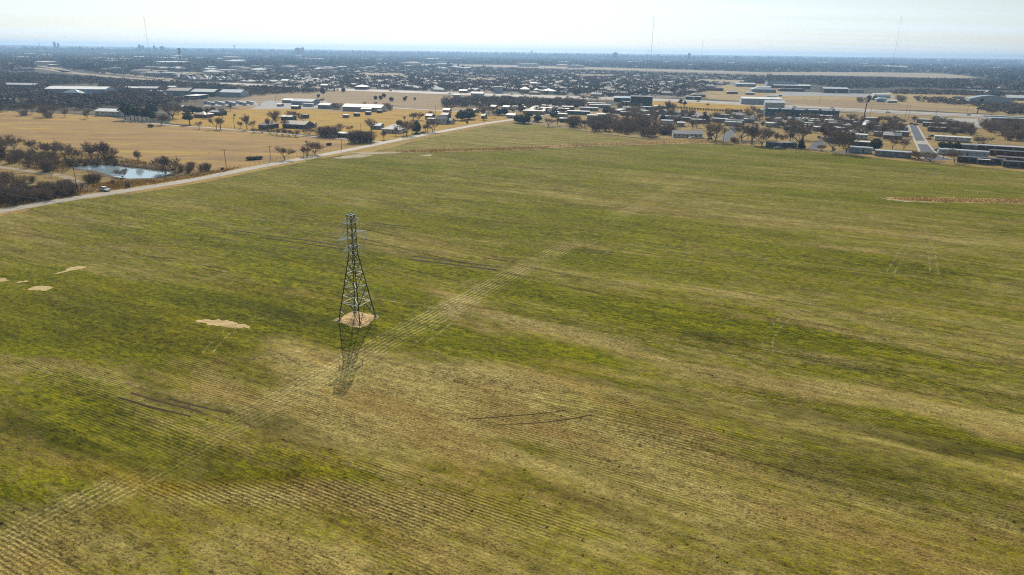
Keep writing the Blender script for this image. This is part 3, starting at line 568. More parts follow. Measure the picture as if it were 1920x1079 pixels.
M['palesteel'] = flat_mat('pale_galvanised_steel', (.58, .60, .58), .2, 3, .5, .5, .1)
M['insul'] = flat_mat('brown_glass_insulator', (.05, .045, .04), .1, 5, .2, .6)
M['wire'] = flat_mat('conductor_wire', (.06, .06, .06), .1, 5, .5, .4, .5)
M['footing'] = flat_mat('concrete_footing', (.48, .45, .40), .2, 3)
M['pole'] = flat_mat('weathered_pole_wood', (.13, .10, .075), .3, 2)
M['fencepost'] = flat_mat('grey_cedar_post', (.17, .14, .11), .3, 3)
M['rock'] = flat_mat('pale_rock', (.40, .36, .30), .35, 2)

# ---------------------------------------------------------------- tree prototypes (built once, meshes shared by the copies)
def strip_tri(out, a, b, ra, rb, rg):
    d = b - a
    if d.length < 1e-5: return
    s = d.cross(Vector((rg.uniform(-1, 1), rg.uniform(-1, 1), rg.uniform(-1, 1)))); 
    if s.length < 1e-6: s = Vector((1, 0, 0))
    s.normalize(); out.append((a - s * ra, a + s * ra, b + s * rb)); out.append((a - s * ra, b + s * rb, b - s * rb))
def grow(seed, height, spread, limbs=5, trunk_h=.24, up=.55, density=1.0, twigw=.034):
    rg = random.Random(seed); tr = MB(); tw = []
    H_ = height; th = H_ * trunk_h; r0 = H_ * .028
    top = Vector((rg.uniform(-.2, .2), rg.uniform(-.2, .2), th))
    tr.tube((0, 0, -.3), top, r0 * 1.15, r0 * .8, 6, cap=False)
    def branch(p, d, L, r, lev):
        segs = 3 if lev < 3 else 2; q = p.copy(); dd = d.copy()
        for i in range(segs):
            dd = (dd + Vector((rg.uniform(-.28, .28), rg.uniform(-.28, .28), rg.uniform(-.12, .24)))).normalized()
            e = q + dd * (L / segs); ra = r * (1 - .25 * i); rb = r * (1 - .25 * (i + 1))
            if lev <= 1: tr.tube(q, e, ra, rb, 4, cap=False)
            else: strip_tri(tw, q, e, max(ra, twigw), max(rb, twigw * .8), rg)
            if lev < 4 and (i > 0 or lev > 1):
                for _ in range(2 if lev < 3 else int(2 + 1.6 * density)):
                    az = rg.uniform(0, 6.28); sd = Vector((math.cos(az), math.sin(az), rg.uniform(-.1, .9)))
                    branch(e, (dd * .55 + sd * .75).normalized(), L * rg.uniform(.5, .68), r * .5, lev + 1)
            q = e
        if lev < 4: branch(q, dd, L * .6, r * .5, lev + 1)
    for i in range(limbs):
        az = 6.283 * i / limbs + rg.uniform(-.4, .4); d = Vector((math.cos(az) * spread, math.sin(az) * spread, up * 1.4)).normalized()
        branch(top, d, H_ * rg.uniform(.34, .44), r0 * .6, 1)
    vs = np.array([[tuple(c) for c in t] for t in tw], dtype=np.float32)
    z = vs[..., 2].max(); 
    return tr, vs, z
def bare_proto(seed, mats, **kw):
    tr, vs, z = grow(seed, 8.0, **kw); s = 8.0 / z
    tr.v = [(x * s, y * s, q * s) for x, y, q in tr.v]
    return [('trunk', tr.mesh('trunk', M['bark'])), ('crown', np_mesh('crown', vs * s, 3, M[mats]))]
def leaf_cloud(rg, lobes, n, size, flat=1.0):
    """leaf tufts through the outer part of several lobes (x,y,z,rx,rz)"""
    w = np.array([l[3] ** 2 * l[4] for l in lobes]); w /= w.sum(); pk = rg.choice(len(lobes), n, p=w); Lb = np.array(lobes)[pk]
    d = rg.normal(size=(n, 3)); d /= np.linalg.norm(d, axis=1)[:, None]; r = rg.uniform(.45, 1.02, n) ** .6
    r *= 1 + .16 * np.sin(d[:, 0] * 7 + pk) * np.cos(d[:, 2] * 6)
    c = np.stack([Lb[:, 0] + d[:, 0] * r * Lb[:, 3], Lb[:, 1] + d[:, 1] * r * Lb[:, 3], Lb[:, 2] + d[:, 2] * r * Lb[:, 4]], 1)
    a = rg.normal(size=(n, 3)); a /= np.linalg.norm(a, axis=1)[:, None]; b = np.cross(a, rg.normal(size=(n, 3))); b /= np.linalg.norm(b, axis=1)[:, None]
    s = size * rg.uniform(.6, 1.35, (n, 1)); a[:, 2] *= flat
    return np.stack([c + a * s, c - a * s * .5 + b * s * .8, c - a * s * .5 - b * s * .8], 1)
def green_proto(seed, kind):
    rg = np.random.default_rng(seed); tr = MB(); m = M['leaf']
    if kind == 'evergreen':      # spreading live oak or big juniper, 8 m tall
        lobes = [(0, 0, 4.2, 2.7, 3.4)] + [(math.cos(t) * rg.uniform(1.4, 2.1), math.sin(t) * rg.uniform(1.4, 2.1), rg.uniform(1.7, 5.0), rg.uniform(1.3, 1.9), rg.uniform(1.3, 2.1)) for t in np.linspace(0, 5.6, 7)]
        vs = leaf_cloud(rg, lobes, 2200, .34); tr.tube((0, 0, -.3), (0, 0, 3.5), .32, .2, 6)
        for t in range(4): tr.tube((0, 0, 1.6), (math.cos(t * 1.6) * 1.8, math.sin(t * 1.6) * 1.8, 4), .16, .07, 4, cap=False)
    elif kind == 'pine':         # clear trunk, ragged crown, 10 m tall
        m = M['pineleaf']; lobes = [(rg.uniform(-.5, .5), rg.uniform(-.5, .5), 8.6, 1.3, 1.3)] + [(rg.uniform(-1.2, 1.2), rg.uniform(-1.2, 1.2), rg.uniform(4.0, 8), rg.uniform(1.2, 1.9), rg.uniform(.9, 1.4)) for _ in range(7)]
        vs = leaf_cloud(rg, lobes, 1700, .30); tr.tube((0, 0, -.3), (0.1, 0, 8.4), .26, .08, 6)
        for q in range(6): a = rg.uniform(0, 6.28); tr.tube((0, 0, 3 + q * .7), (math.cos(a) * 1.6, math.sin(a) * 1.6, 4 + q * .7), .08, .03, 4, cap=False)
    elif kind == 'cedar':        # cone to the ground, 8 m
        m = M['cedarleaf']; lobes = [(0, 0, z, (8.3 - z) * .29, .8) for z in np.arange(.9, 7.9, .55)]
        vs = leaf_cloud(rg, lobes, 1900, .24); tr.tube((0, 0, -.3), (0, 0, 6.6), .2, .05, 5)
    else:                        # round juniper bush 4 m
        m = M['cedarleaf']; lobes = [(0, 0, 2.0, 2.0, 1.9)] + [(math.cos(t) * 1.0, math.sin(t) * 1.0, rg.uniform(1.3, 2.6), 1.1, 1.2) for t in np.linspace(0, 5.2, 5)]
        vs = leaf_cloud(rg, lobes, 1100, .24); tr.tube((0, 0, -.2), (0, 0, 1.4), .14, .1, 5)
    return [('trunk', tr.mesh('trunk', M['bark'])), ('crown', np_mesh('crown', vs, 3, m))]
def bush_proto(seed, mats='twig', n=46):
    """multi-stemmed bare brush, 3 m tall"""
    rg = random.Random(seed); tw = []; st = MB()
    for i in range(n):
        az = rg.uniform(0, 6.28); rr = rg.uniform(0, 1.5); p = Vector((math.cos(az) * rr, math.sin(az) * rr, 0)); d = Vector((math.cos(az) * .25, math.sin(az) * .25, 1)).normalized()
        for j in range(4):
            d = (d + Vector((rg.uniform(-.3, .3), rg.uniform(-.3, .3), rg.uniform(-.05, .2)))).normalized(); e = p + d * .75
            if j < 2: st.tube(p, e, .045 - .01 * j, .035 - .01 * j, 3, cap=False)
            else: strip_tri(tw, p, e, .03, .025, rg)
            for _ in range(5):
                s = (d + Vector((rg.uniform(-1, 1), rg.uniform(-1, 1), rg.uniform(-.3, .8)))).normalized(); f = e + s * rg.uniform(.4, .85); strip_tri(tw, e, f, .026, .016, rg)
                g = f + (s + Vector((rg.uniform(-1, 1), rg.uniform(-1, 1), .3))).normalized() * .4; strip_tri(tw, f, g, .02, .014, rg)
            p = e
    vs = np.array([[tuple(c) for c in t] for t in tw], dtype=np.float32)
    return [('stems', st.mesh('stems', M['bark'])), ('twigs', np_mesh('twigs', vs, 3, M[mats]))]
PR = {}
def n_words(s): return len(s.replace('-', ' ').replace("'", ' ').split())
def fit16(s):
    for w_ in (' the ', ' of ', ' and ', ' a ', ' in ', ' an ', ' dense ', ' long ', ' low ', ' from left'):
        while n_words(s) > 16 and w_ in s: s = s.replace(w_, ' ' if w_ != ' and ' else ', ', 1)
    return s
def proto(key, parts, h): PR[key] = (parts, h)
for i, (sp_, lb, th, up, dn) in enumerate([(.85, 6, .13, .85, 1.0), (1.05, 7, .10, .75, 1.0), (.65, 6, .16, 1.15, 1.0), (.9, 5, .17, .85, .9)]):
    proto('bare%d' % i, bare_proto(20 + i, 'twig', spread=sp_, limbs=lb, trunk_h=th, up=up, density=dn), 8.0)
proto('red0', bare_proto(31, 'redtwig', spread=1.0, limbs=6, trunk_h=.2, up=.5, density=1.5), 8.0)
proto('orange0', bare_proto(33, 'orangetwig', spread=1.2, limbs=6, trunk_h=.12, up=.45, density=1.6), 8.0)
proto('pale0', bare_proto(35, 'paletwig', spread=.85, limbs=5, trunk_h=.2, up=.7, density=.9), 8.0)
proto('fan0', bare_proto(37, 'twig', spread=1.15, limbs=8, trunk_h=.04, up=.45, density=.4), 8.0)
for i in range(2): proto('ever%d' % i, green_proto(50 + i, 'evergreen'), 8.0); proto('pine%d' % i, green_proto(60 + i, 'pine'), 10.0)
proto('cedar0', green_proto(70, 'cedar'), 8.2); proto('jun0', green_proto(80, 'juniper'), 4.0); proto('jun1', green_proto(81, 'juniper'), 4.0)
for i in range(3): proto('bush%d' % i, bush_proto(90 + i), 3.2)
proto('redbush0', bush_proto(95, 'redtwig'), 3.2)
NAME = {'bare': 'bare_tree', 'red': 'bare_tree', 'orange': 'bare_tree', 'pale': 'bare_tree', 'fan': 'bare_tree', 'ever': 'evergreen_tree', 'pine': 'pine_tree', 'cedar': 'cedar_tree', 'jun': 'juniper_tree', 'bush': 'bush', 'redbush': 'bush'}
rgt = random.Random(77)
def plant(key, x, y, h, label, cat, group=None, wide=1.0, name=None):
    parts, ph = PR[key]; s = h / ph; base = key.rstrip('0123456789')
    r = empty(name or NAME[base], (x, y, .05), rgt.uniform(0, 6.28), label, cat, group, (s * wide, s * wide, s))
    for nm, me in parts:
        if me is not None: link(nm, me, r)
    return r
def pick(kind):
    if kind == 'bare': return 'bare%d' % rgt.randrange(4)
    if kind == 'ever': return 'ever%d' % rgt.randrange(2)
    if kind == 'pine': return 'pine%d' % rgt.randrange(2)
    if kind == 'jun': return 'jun%d' % rgt.randrange(2)
    if kind == 'bush': return 'bush%d' % rgt.randrange(3)
    return kind + '0'
ORD = ['first', 'second', 'third', 'fourth', 'fifth', 'sixth', 'seventh', 'eighth', 'ninth', 'tenth', 'eleventh', 'twelfth', 'thirteenth', 'fourteenth', 'fifteenth', 'sixteenth', 'seventeenth', 'eighteenth', 'nineteenth', 'twentieth']
def row_of(kind, pts, look, where, group, cat='tree', wide=1.0):
    """pts: (u, v, height in px[, wide]); labelled by order from the left"""
    pts = sorted(pts)
    for i, p in enumerate(pts):
        u, v, hp = p[:3]; wd_ = p[3] if len(p) > 3 else wide; x, y = G(u, v)
        lab = f"{look}, {ORD[i]} from left, {where}" if len(pts) > 1 else f"{look} {where}"
        lab = fit16(lab)
        plant(pick(kind), x, y, hp * mpp(u, v), lab, cat, group, wd_)
def thicket(kinds, poly, spacing, hr, label, group, cat='tree', wide=1.0, lim=99, seed=1, name=None):
    """closely set plants nobody can tell apart: one label for the clump"""
    rg = random.Random(seed); w = [G(u, v) for u, v in poly]; xs = [p[0] for p in w]; ys = [p[1] for p in w]; put = []; tries = 0
    while len(put) < lim and tries < 4000:
        tries += 1; x = rg.uniform(min(xs), max(xs)); y = rg.uniform(min(ys), max(ys))
        if not inpoly(np.array([x]), np.array([y]), w)[0]: continue
        if any((x - a) ** 2 + (y - b) ** 2 < spacing ** 2 for a, b in put): continue
        put.append((x, y)); kd = rg.choice(kinds)
        uu, vv = proj(np.array([x]), np.array([y]), np.array([0.0])); pu = [p[0] for p in poly]; pv_ = [p[1] for p in poly]; fu = (uu[0] - min(pu)) / (max(pu) - min(pu)); fv = (vv[0] - min(pv_)) / (max(pv_) - min(pv_))
        nb = max(1, int(lim / 8)); zone = ORD[min(nb - 1, int(fu * nb))] + ' part from left' if nb > 1 else ''; zone += (', front' if fv > .6 else ', back' if fv < .35 else ', middle') if lim > 12 else ''
        lb = label + (', ' + zone if zone else ''); kb = kd.rstrip('0123456789')
        if kb == 'bush': lb = lb.replace('brush tree', 'brush', 1) if 'brush tree' in lb else lb.replace('tree', 'bush', 1)
        if kb == 'jun': lb = lb.replace('bare tree', 'dark juniper', 1)
        lb = fit16(lb)
        plant(pick(kd), x, y, rg.uniform(*hr), lb, 'bush' if kb == 'bush' else cat, group, wide * rg.uniform(.85, 1.2), name)
    return len(put)

# ---------------------------------------------------------------- the lattice transmission tower
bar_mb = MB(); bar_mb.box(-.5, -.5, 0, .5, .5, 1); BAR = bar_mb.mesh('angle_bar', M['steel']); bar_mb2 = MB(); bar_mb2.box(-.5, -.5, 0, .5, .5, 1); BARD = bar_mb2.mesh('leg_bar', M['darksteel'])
def bar(name, a, b, w, parent, me=None):
    a = Vector(a); b = Vector(b); d = b - a; o = bpy.data.objects.new(name, me or BAR); C.objects.link(o); o.parent = parent
    o.matrix_local = Matrix.Translation(a) @ d.to_track_quat('Z', 'Y').to_matrix().to_4x4() @ Matrix.Diagonal((w, w, d.length, 1)); return o
TX, TY = -36.1, 148.6
tower = empty('transmission_tower', (TX, TY, .05), -R(25), 'grey steel lattice pylon standing alone in the wheat field', 'pylon')
HW_ = 3.05; WZ = 16.2; WW = .70; TZ = 25.2; TW = .62       # base half-width, waist, top
def hw(z): return HW_ + (WW - HW_) * (z / WZ) if z < WZ else WW + (TW - WW) * (z - WZ) / (TZ - WZ)
CN = [(-1, -1), (1, -1), (1, 1), (-1, 1)]
def cpt(i, z): s = hw(z); return Vector((CN[i][0] * s, CN[i][1] * s, z))
for i in range(4):
    lg = empty('leg', (0, 0, 0)); lg.parent = tower
    # a leg is one mesh from footing to top
    m_ = MB(); 
    for a, b, w in ((0, WZ, .21), (WZ, TZ, .14)):
        pa, pb = cpt(i, a), cpt(i, b); m_.tube(pa, pb, w * .62, w * .5, 4)
    bpy.data.objects.remove(lg); lg = m_.build('leg', M['darksteel'], tower)
    fm = MB(); p = cpt(i, 0); fm.box(p.x - .42, p.y - .42, -.3, p.x + .42, p.y + .42, .45); fm.build('footing', M['footing'], tower)
    st = MB(); st.box(p.x - .22, p.y - .22, .45, p.x + .22, p.y + .22, .62); st.build('base_plate', M['darksteel'], lg)
levels = [0, 4.6, 8.4, 11.6, 14.1, 16.2]
for li in range(len(levels) - 1):
    z0, z1 = levels[li], levels[li + 1]; w = .095 if li < 3 else .075
    for i in range(4):
        j = (i + 1) % 4; a0, a1, b0, b1 = cpt(i, z0), cpt(i, z1), cpt(j, z0), cpt(j, z1)
        if li == 0:
            m0 = (a1 + b1) / 2; bar('brace', a0, m0, w, tower, BARD); bar('brace', b0, m0, w, tower)
            q1 = a0.lerp(m0, .5); bar('brace', q1, a0.lerp(a1, .55), .08, tower); q2 = b0.lerp(m0, .5); bar('brace', q2, b0.lerp(b1, .55), .08, tower); bar('brace', q1, a1.lerp(a0, .1), .08, tower); bar('brace', q2, b1.lerp(b0, .1), .08, tower)
        else:
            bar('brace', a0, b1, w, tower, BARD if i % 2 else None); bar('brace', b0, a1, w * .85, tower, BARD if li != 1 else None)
            if li < 4:
                c0 = (a0 + b1) / 2; bar('brace', a0.lerp(a1, .5), c0.lerp((a0 + b0) / 2, .15), .07, tower); bar('brace', b0.lerp(b1, .5), c0.lerp((a0 + b0) / 2, .15), .07, tower)
        bar('strut', a1, b1, w, tower, BARD if li % 2 else None)
    if li in (0, 1, 3): bar('strut', cpt(0, z1), cpt(2, z1), .08, tower); bar('strut', cpt(1, z1), cpt(3, z1), .08, tower)
zz = WZ; nseg = 5; hs = (TZ - WZ) / nseg
for s_ in range(nseg):
    z0 = WZ + s_ * hs; z1 = z0 + hs
    for i in range(4):
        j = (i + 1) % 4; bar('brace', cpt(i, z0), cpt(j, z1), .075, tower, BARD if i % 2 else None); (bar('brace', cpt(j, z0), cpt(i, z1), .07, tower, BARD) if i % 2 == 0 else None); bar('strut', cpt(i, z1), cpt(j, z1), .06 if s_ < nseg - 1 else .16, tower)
def string(parent, p, L=2.0):
    """suspension insulator: a stack of discs, and the clamp"""
    m_ = MB(); n_ = 9
    for q in range(n_):
        z = -.15 - (L - .3) * q / n_; m_.tube((0, 0, z), (0, 0, z - .09), .15, .11, 8)
    m_.tube((0, 0, 0), (0, 0, -L), .035, .035, 5)
    o = m_.build('insulator', M['insul'], parent, p); c_ = MB(); c_.tube((-.35, 0, -L), (.35, 0, -L), .06, .06, 6); c_.build('wire_clamp', M['steel'], parent, p); return o
ARMS = [(17.2, 2.9), (20.1, 5.1), (23.4, 2.9)]
WIREPTS = []
for z, L in ARMS:
    for sd in (-1, 1):
        am = empty('x', (0, 0, 0)); bpy.data.objects.remove(am)
        s = hw(z); tip = Vector((0, sd * L, z + .25)); m_ = MB()
        for cx in (-1, 1):
            for zb in (z, z + 1.25): m_.tube((cx * s, sd * s, zb), tip, .10, .09, 4)
            for f in (.3, .6):
                pa = Vector((cx * s, sd * s, z)).lerp(tip, f); pb = Vector((cx * s, sd * s, z + 1.25)).lerp(tip, f - .12); m_.tube(pa, pb, .035, .035, 3)
        for f in (0, .35, .65): a = Vector((-s, sd * s, z)).lerp(tip, f); b = Vector((s, sd * s, z)).lerp(tip, min(1, f + .25)); m_.tube(a, b, .04, .04, 3)
        am = m_.build('crossarm', M['palesteel'], tower); string(am, tip + Vector((0, 0, -.05))); WIREPTS.append(tip + Vector((0, 0, -2.1)))
for cx in (-1, 1): WIREPTS.append(Vector((cx * .0, cx * .9, TZ + .1)))
pk = MB()
for i in range(4): pk.tube(cpt(i, TZ), cpt(i, TZ) + Vector((0, 0, .35)), .06, .05, 4)
for i in range(4): pk.tube(cpt(i, TZ) + Vector((0, 0, .3)), cpt((i + 1) % 4, TZ) + Vector((0, 0, .3)), .09, .09, 4)
pk.build('top_frame', M['steel'], tower)
mw = Matrix.Translation((TX, TY, .05)) @ Matrix.Rotation(-R(25), 4, 'Z')
where_ = ['lower far-left', 'x']
for n_, p in enumerate(WIREPTS):
    a = mw @ p; m_ = MB(); earth = n_ >= 6; SP = 240.0; sag = 4.5
    for sd in (-1, 1):
        prev = a
        for q in range(1, 25):
            t = q / 24; e = a + Vector((E2[0] * SP * t * sd, E2[1] * SP * t * sd, -4 * sag * t * (1 - t))); m_.tube(prev, e, .03 if not earth else .014, .03 if not earth else .014, 3, cap=False); prev = e
    lv = ['lowest', 'longest middle', 'upper'][n_ // 2] if not earth else ''; sdw = ['nearer', 'farther'][n_ % 2]
    o = m_.build('power_line' if not earth else 'earth_wire', M['wire']); tag(o, f"thin dark conductor wire hung from the {sdw} tip of the pylon's {lv} crossarm" if not earth else f"very thin ground wire over the {sdw} edge of the pylon's top frame", 'power line', 'wires strung from the pylon')
LATER = []
# ---------------------------------------------------------------- trees and brush, from near to far
# left foreground, round the pond and along the road
thicket(['bush', 'bare'], [(-40, 386), (-40, 345), (20, 340), (38, 352), (40, 372), (10, 388)], 3.4, (3.2, 5.5), 'tangled bare brush tree in the dark thicket between the road and the dirt track at the left edge', 'thicket at the left edge above the road', lim=26, seed=2)
thicket(['bush'], [(30, 384), (30, 366), (80, 362), (128, 358), (140, 365), (110, 372), (60, 380)], 2.6, (2.8, 4.4), 'bare brush in the dark hedge along the road left of the leaning pole', 'brush hedge along the near road', cat='bush', lim=34, seed=3)
row_of('bare', [(18, 382, 30), (105, 370, 22), (138, 365, 20)], 'small bare tree rising out of the roadside brush', 'above the road', 'bare trees in the roadside brush')
row_of('pale', [(151, 363, 20)], 'pale leafless sapling', 'beside the pole next to the parked car', None)
row_of('bare', [(3, 296, 36), (27, 281, 20), (62, 286, 22), (82, 291, 20), (99, 296, 26), (122, 300, 32), (140, 305, 26)], 'dark bare tree', 'in the row between the pasture and the pond', 'bare trees along the pasture edge', wide=1.15)
row_of('bare', [(172, 301, 32), (183, 303, 34), (198, 302, 32), (206, 303, 24)], 'large spreading bare tree in the clump behind the pond', 'of the clump', 'big clump behind the pond', wide=1.15)
row_of('bare', [(259, 307, 23)], 'solitary bare tree with a short trunk', 'standing on the rocky far bank of the pond', None)
row_of('bare', [(302, 318, 22), (312, 326, 32, 1.2), (328, 325, 28), (336, 328, 24)], 'bare tree in the clump over the right end of the pond', 'of the clump', 'clump at the right end of the pond')
row_of('fan', [(230, 334, 17)], 'small dead tree', 'standing at the near water edge of the pond', None)
row_of('bush', [(168, 343, 11), (175, 344, 13), (182, 342, 10)], 'round reddish brown bush', 'on the near bank of the pond', 'bushes on the near pond bank', cat='bush', wide=1.2)
thicket(['bush', 'bare'], [(10, 310), (25, 290), (60, 292), (110, 300), (118, 316), (100, 326), (60, 318)], 4.5, (3.0, 5.2), 'low bare brush tree between the dirt track and the row of trees left of the pond', 'brush left of the pond', lim=26, seed=4)
thicket(['bush'], [(-30, 306), (-10, 290), (15, 290), (12, 305)], 4, (3, 5), 'bare brush at the left edge above the dirt track', 'brush at the left edge above the dirt track', cat='bush', lim=6, seed=41)
thicket(['bush'], [(125, 308), (215, 303), (222, 311), (130, 314)], 3.5, (1.6, 3.0), 'low dark brush on the far bank of the pond', 'brush on the far pond bank', cat='bush', lim=16, seed=5)
thicket(['bush'], [(338, 326), (345, 314), (362, 316), (355, 327)], 3.5, (2.4, 3.6), 'bare bush just right of the pond clump', 'bushes right of the pond', cat='bush', lim=5, seed=6)
row_of('bush', [(378, 322, 10), (386, 321, 12), (390, 320, 9)], 'small bare bush', 'beside the road left of the bin', 'small bushes by the road', cat='bush')
row_of('bush', [(60, 343, 9), (240, 352, 8), (212, 346, 6)], 'small scrubby bush', 'on the golden grass near the dirt track and the car', 'scrubby bushes on golden grass', cat='bush')
row_of('jun', [(471, 300, 6, 3.2), (484, 299, 6, 3.0)], 'flat dark brush pile', 'on the tan pasture beside the roadside poles', 'dark brush piles on the pasture', cat='bush')
row_of('jun', [(617, 273, 5, 2.2)], 'low flat dark shrub', 'on the pasture between road and farm lane', None, cat='bush')
row_of('jun', [(283, 239, 5, 2.0)], 'low dark flat shrub', 'on the pasture below the row of pines', None, cat='bush')
row_of('bare', [(534, 300, 26, 1.45)], 'wide low bare tree', 'between two poles on the left side of the road', None)
row_of('bare', [(570, 293, 17), (576, 294, 20), (591, 290, 25, 1.2)], 'bare roadside tree', 'of the group beside the road', 'three bare trees beside the road')
row_of('bush', [(661, 268, 16), (667, 268, 19), (674, 268, 18), (681, 268, 17), (688, 268, 17), (694, 267, 14)], 'dense bare bush', 'in the hedge where the farm lane meets the road', 'hedge at the farm lane corner', cat='bush', wide=1.2)
row_of('bush', [(602, 256, 14, 1.4), (610, 257, 15, 1.4), (618, 258, 17, 1.4), (628, 256, 14, 1.3)], 'spreading bare shrub', 'on the golden grass behind the farm lane', 'shrubs behind the farm lane', cat='bush')
row_of('pale', [(638, 250, 18), (656, 250, 14)], 'pale bare sapling', 'behind the long dark shed', 'saplings behind the long dark shed')
row_of('fan', [(477, 250, 10), (492, 250, 9), (507, 252, 10), (519, 253, 12), (529, 254.5, 14), (541, 255, 12), (554, 257, 14), (579, 254, 16)], 'thin young bare tree', 'along the farm lane below the ranch house', 'young trees along the farm lane')
row_of('bare', [(512, 226, 18, 1.5), (518, 236, 22, 1.2), (535, 240, 16), (550, 224, 16, 1.4), (565, 228, 12), (504, 244, 22)], 'bare shade tree', 'around the ranch house', 'shade trees of the ranch house')
row_of('bare', [(440, 222, 8), (452, 241, 13), (464, 243, 27, 1.0), (474, 243, 17)], 'leafless tree', 'on the yellow meadow left of the ranch house', 'trees on the yellow meadow')
row_of('pale', [(406, 243, 21), (413, 243, 20), (417, 221, 17), (374, 242, 13)], 'pale leafless tree', 'along the farm lane below the brick house', 'pale trees along the farm lane')
row_of('bare', [(317, 221, 26), (325, 222, 28, 1.3), (335, 214, 20), (390, 222, 20), (432, 209, 14)], 'bare yard tree', 'around the brick house', 'bare trees around the brick house')
row_of('red', [(302, 235, 19, 1.3)], 'reddish leafless tree', 'leaning at the right end of the row of pines', None)
row_of('bare', [(50, 216, 20, 1.3), (60, 214, 18), (81, 219, 14), (97, 220, 22, 1.5), (122, 220, 12), (160, 223, 11), (165, 223, 17)], 'dark bare tree', 'along the top edge of the tan pasture', 'bare trees along the top of the pasture')
row_of('bush', [(90, 221, 7, 1.5), (44, 217, 6, 1.6)], 'low dark bush', 'under the bare trees at the top of the pasture', 'low bushes at the top of the pasture', cat='bush')
row_of('pine', [(235, 225, 29), (245, 226, 26), (252.5, 226, 23), (259, 226.5, 24), (267, 227, 22), (275, 227.5, 21), (282, 228, 20), (287.5, 228.5, 18)], 'dark green pine with a clear trunk', 'in the row right of the white metal barn', 'row of pines by the white barn', wide=1.25)
row_of('ever', [(285, 212, 16, 1.8)], 'broad dark evergreen', 'behind the row of pines', None)
row_of('pine', [(356, 234, 25, 1.6)], 'broad green pine', 'standing alone in front of the brick house', None)
row_of('ever', [(350, 212, 12, 1.5), (361, 213, 14, 1.4), (374, 213, 11, 1.6), (400, 214, 12, 1.3)], 'dense dark evergreen', 'behind the brick house', 'evergreens behind the brick house')
row_of('jun', [(597, 183, 6), (605, 176, 9, 1.0), (644, 173, 8), (704, 187, 7), (714, 187, 7.5), (720, 183, 7.5), (734, 190, 7.5, 1.2), (759, 189, 7), (762, 184, 3.5, 1.3), (778, 188, 5)], 'small dark juniper', 'dotted over the brown grassland below the highway', 'junipers on the brown grassland')
row_of('bare', [(603, 196, 12, 1.2), (684, 197, 6), (704, 198, 7)], 'small bare tree', 'behind the long white stable', 'small trees behind the white stable')
row_of('bush', [(632, 205, 9, 1.8), (724, 206, 10, 1.2), (732, 207, 8, 1.2)], 'dark bush', 'at an end of the long white stable', 'bushes at the ends of the white stable', cat='bush')
row_of('bare', [(696, 246, 24, 1.6)], 'broad fan-shaped bare tree', 'left of the pale-roofed house', None)
row_of('bare', [(720, 262, 17, 1.2), (742, 255, 18), (762, 254, 30), (772, 252, 20), (801, 250, 18), (811, 248, 26), (798, 246, 12)], 'bare tree', 'in the front yards of the pale-roofed house and the white gabled farmhouse', 'bare trees in the roadside yards')
row_of('ever', [(749, 238, 13, 1.3)], 'rounded dark evergreen', 'behind the pale-roofed house', None)
row_of('ever', [(781, 250, 24, .9)], 'upright dark evergreen', 'between the pale-roofed house and the farmhouse, behind the parked car', None)
row_of('bare', [(775, 225, 14), (785, 226, 15, 1.4), (806, 220, 12, 1.2), (759, 228, 10)], 'bare tree', 'behind the white gabled farmhouse', 'bare trees behind the farmhouse')
row_of('orange', [(841, 207, 12, 1.6)], 'orange-brown leafless tree', 'beside the gravel road below the highway', None)
row_of('ever', [(866, 226, 20, 1.5), (880, 224, 21, 1.5)], 'massive dark evergreen', 'right of the white gabled farmhouse', 'two massive evergreens by the farmhouse')
row_of('ever', [(934, 217, 13, 1.4), (945, 216, 14, 1.5)], 'broad dark evergreen', 'where the road reaches the village', 'evergreens at the end of the road')
row_of('bare', [(853, 232, 8), (895, 217, 16), (907, 224, 24), (916, 216, 18), (926, 221, 14), (900, 210, 12)], 'bare tree', 'between the farmhouse and the end of the road', 'bare trees near the end of the road')
row_of('jun', [(876, 232, 4, 1.2)], 'tiny round shrub', 'beside the road near the farmhouse', None, cat='bush')
LATER.append(([(825, 199), (835, 190), (900, 189), (960, 188), (1100, 194), (1100, 200), (1000, 203), (900, 203)], 7.5, 6.0, 8.5, 80, 107, 'long grey wood of bare trees below the highway'))
row_of('ever', [(972, 231, 16, 1.8), (982, 232, 18, 1.8), (1008, 229, 14, 1.5), (993, 220, 10, 1.6)], 'low spreading dark evergreen', 'at the corner where the village meets the far wheat field', 'evergreens at the field corner')
row_of('ever', [(1027, 213, 11, 1.7), (1038, 214, 11, 1.7), (1050, 214, 11, 1.5)], 'dark evergreen', 'in front of the grey wood behind the long white trailer', 'evergreens left of the long white trailer')
row_of('bare', [(1029, 238, 18, 1.4), (1045, 236, 16), (1062, 236, 16)], 'brown bare tree', 'at the village edge left of the thicket', 'bare trees left of the village thicket')
thicket(['bare', 'bush'], [(1068, 240), (1075, 232), (1120, 230), (1180, 235), (1262, 246), (1266, 259), (1215, 258), (1190, 255), (1130, 248), (1100, 243)], 5.2, (4.5, 7.5), 'bare grey tree in the dense dark thicket between the village and the far wheat field', 'dense thicket at the village edge', lim=74, seed=8, wide=1.15)
row_of('red', [(1075, 232, 15, 1.2)], 'reddish bare tree', 'at the left end of the village thicket', None)
row_of('ever', [(1136, 214, 14, 1.2)], 'round green tree', 'between the grey mobile homes and the white one', None)
row_of('red', [(1095, 189, 10, 1.6), (1108, 190, 10, 1.6), (1120, 190, 9, 1.5)], 'reddish-brown bare tree', 'beside the highway left of the dark hotel', 'reddish trees by the highway')
row_of('ever', [(1080, 203, 9, 1.4), (1092, 204, 9, 1.4), (1167, 199, 8), (1174, 200, 8)], 'dark evergreen', 'left of the dark hotel', 'evergreens left of the hotel')
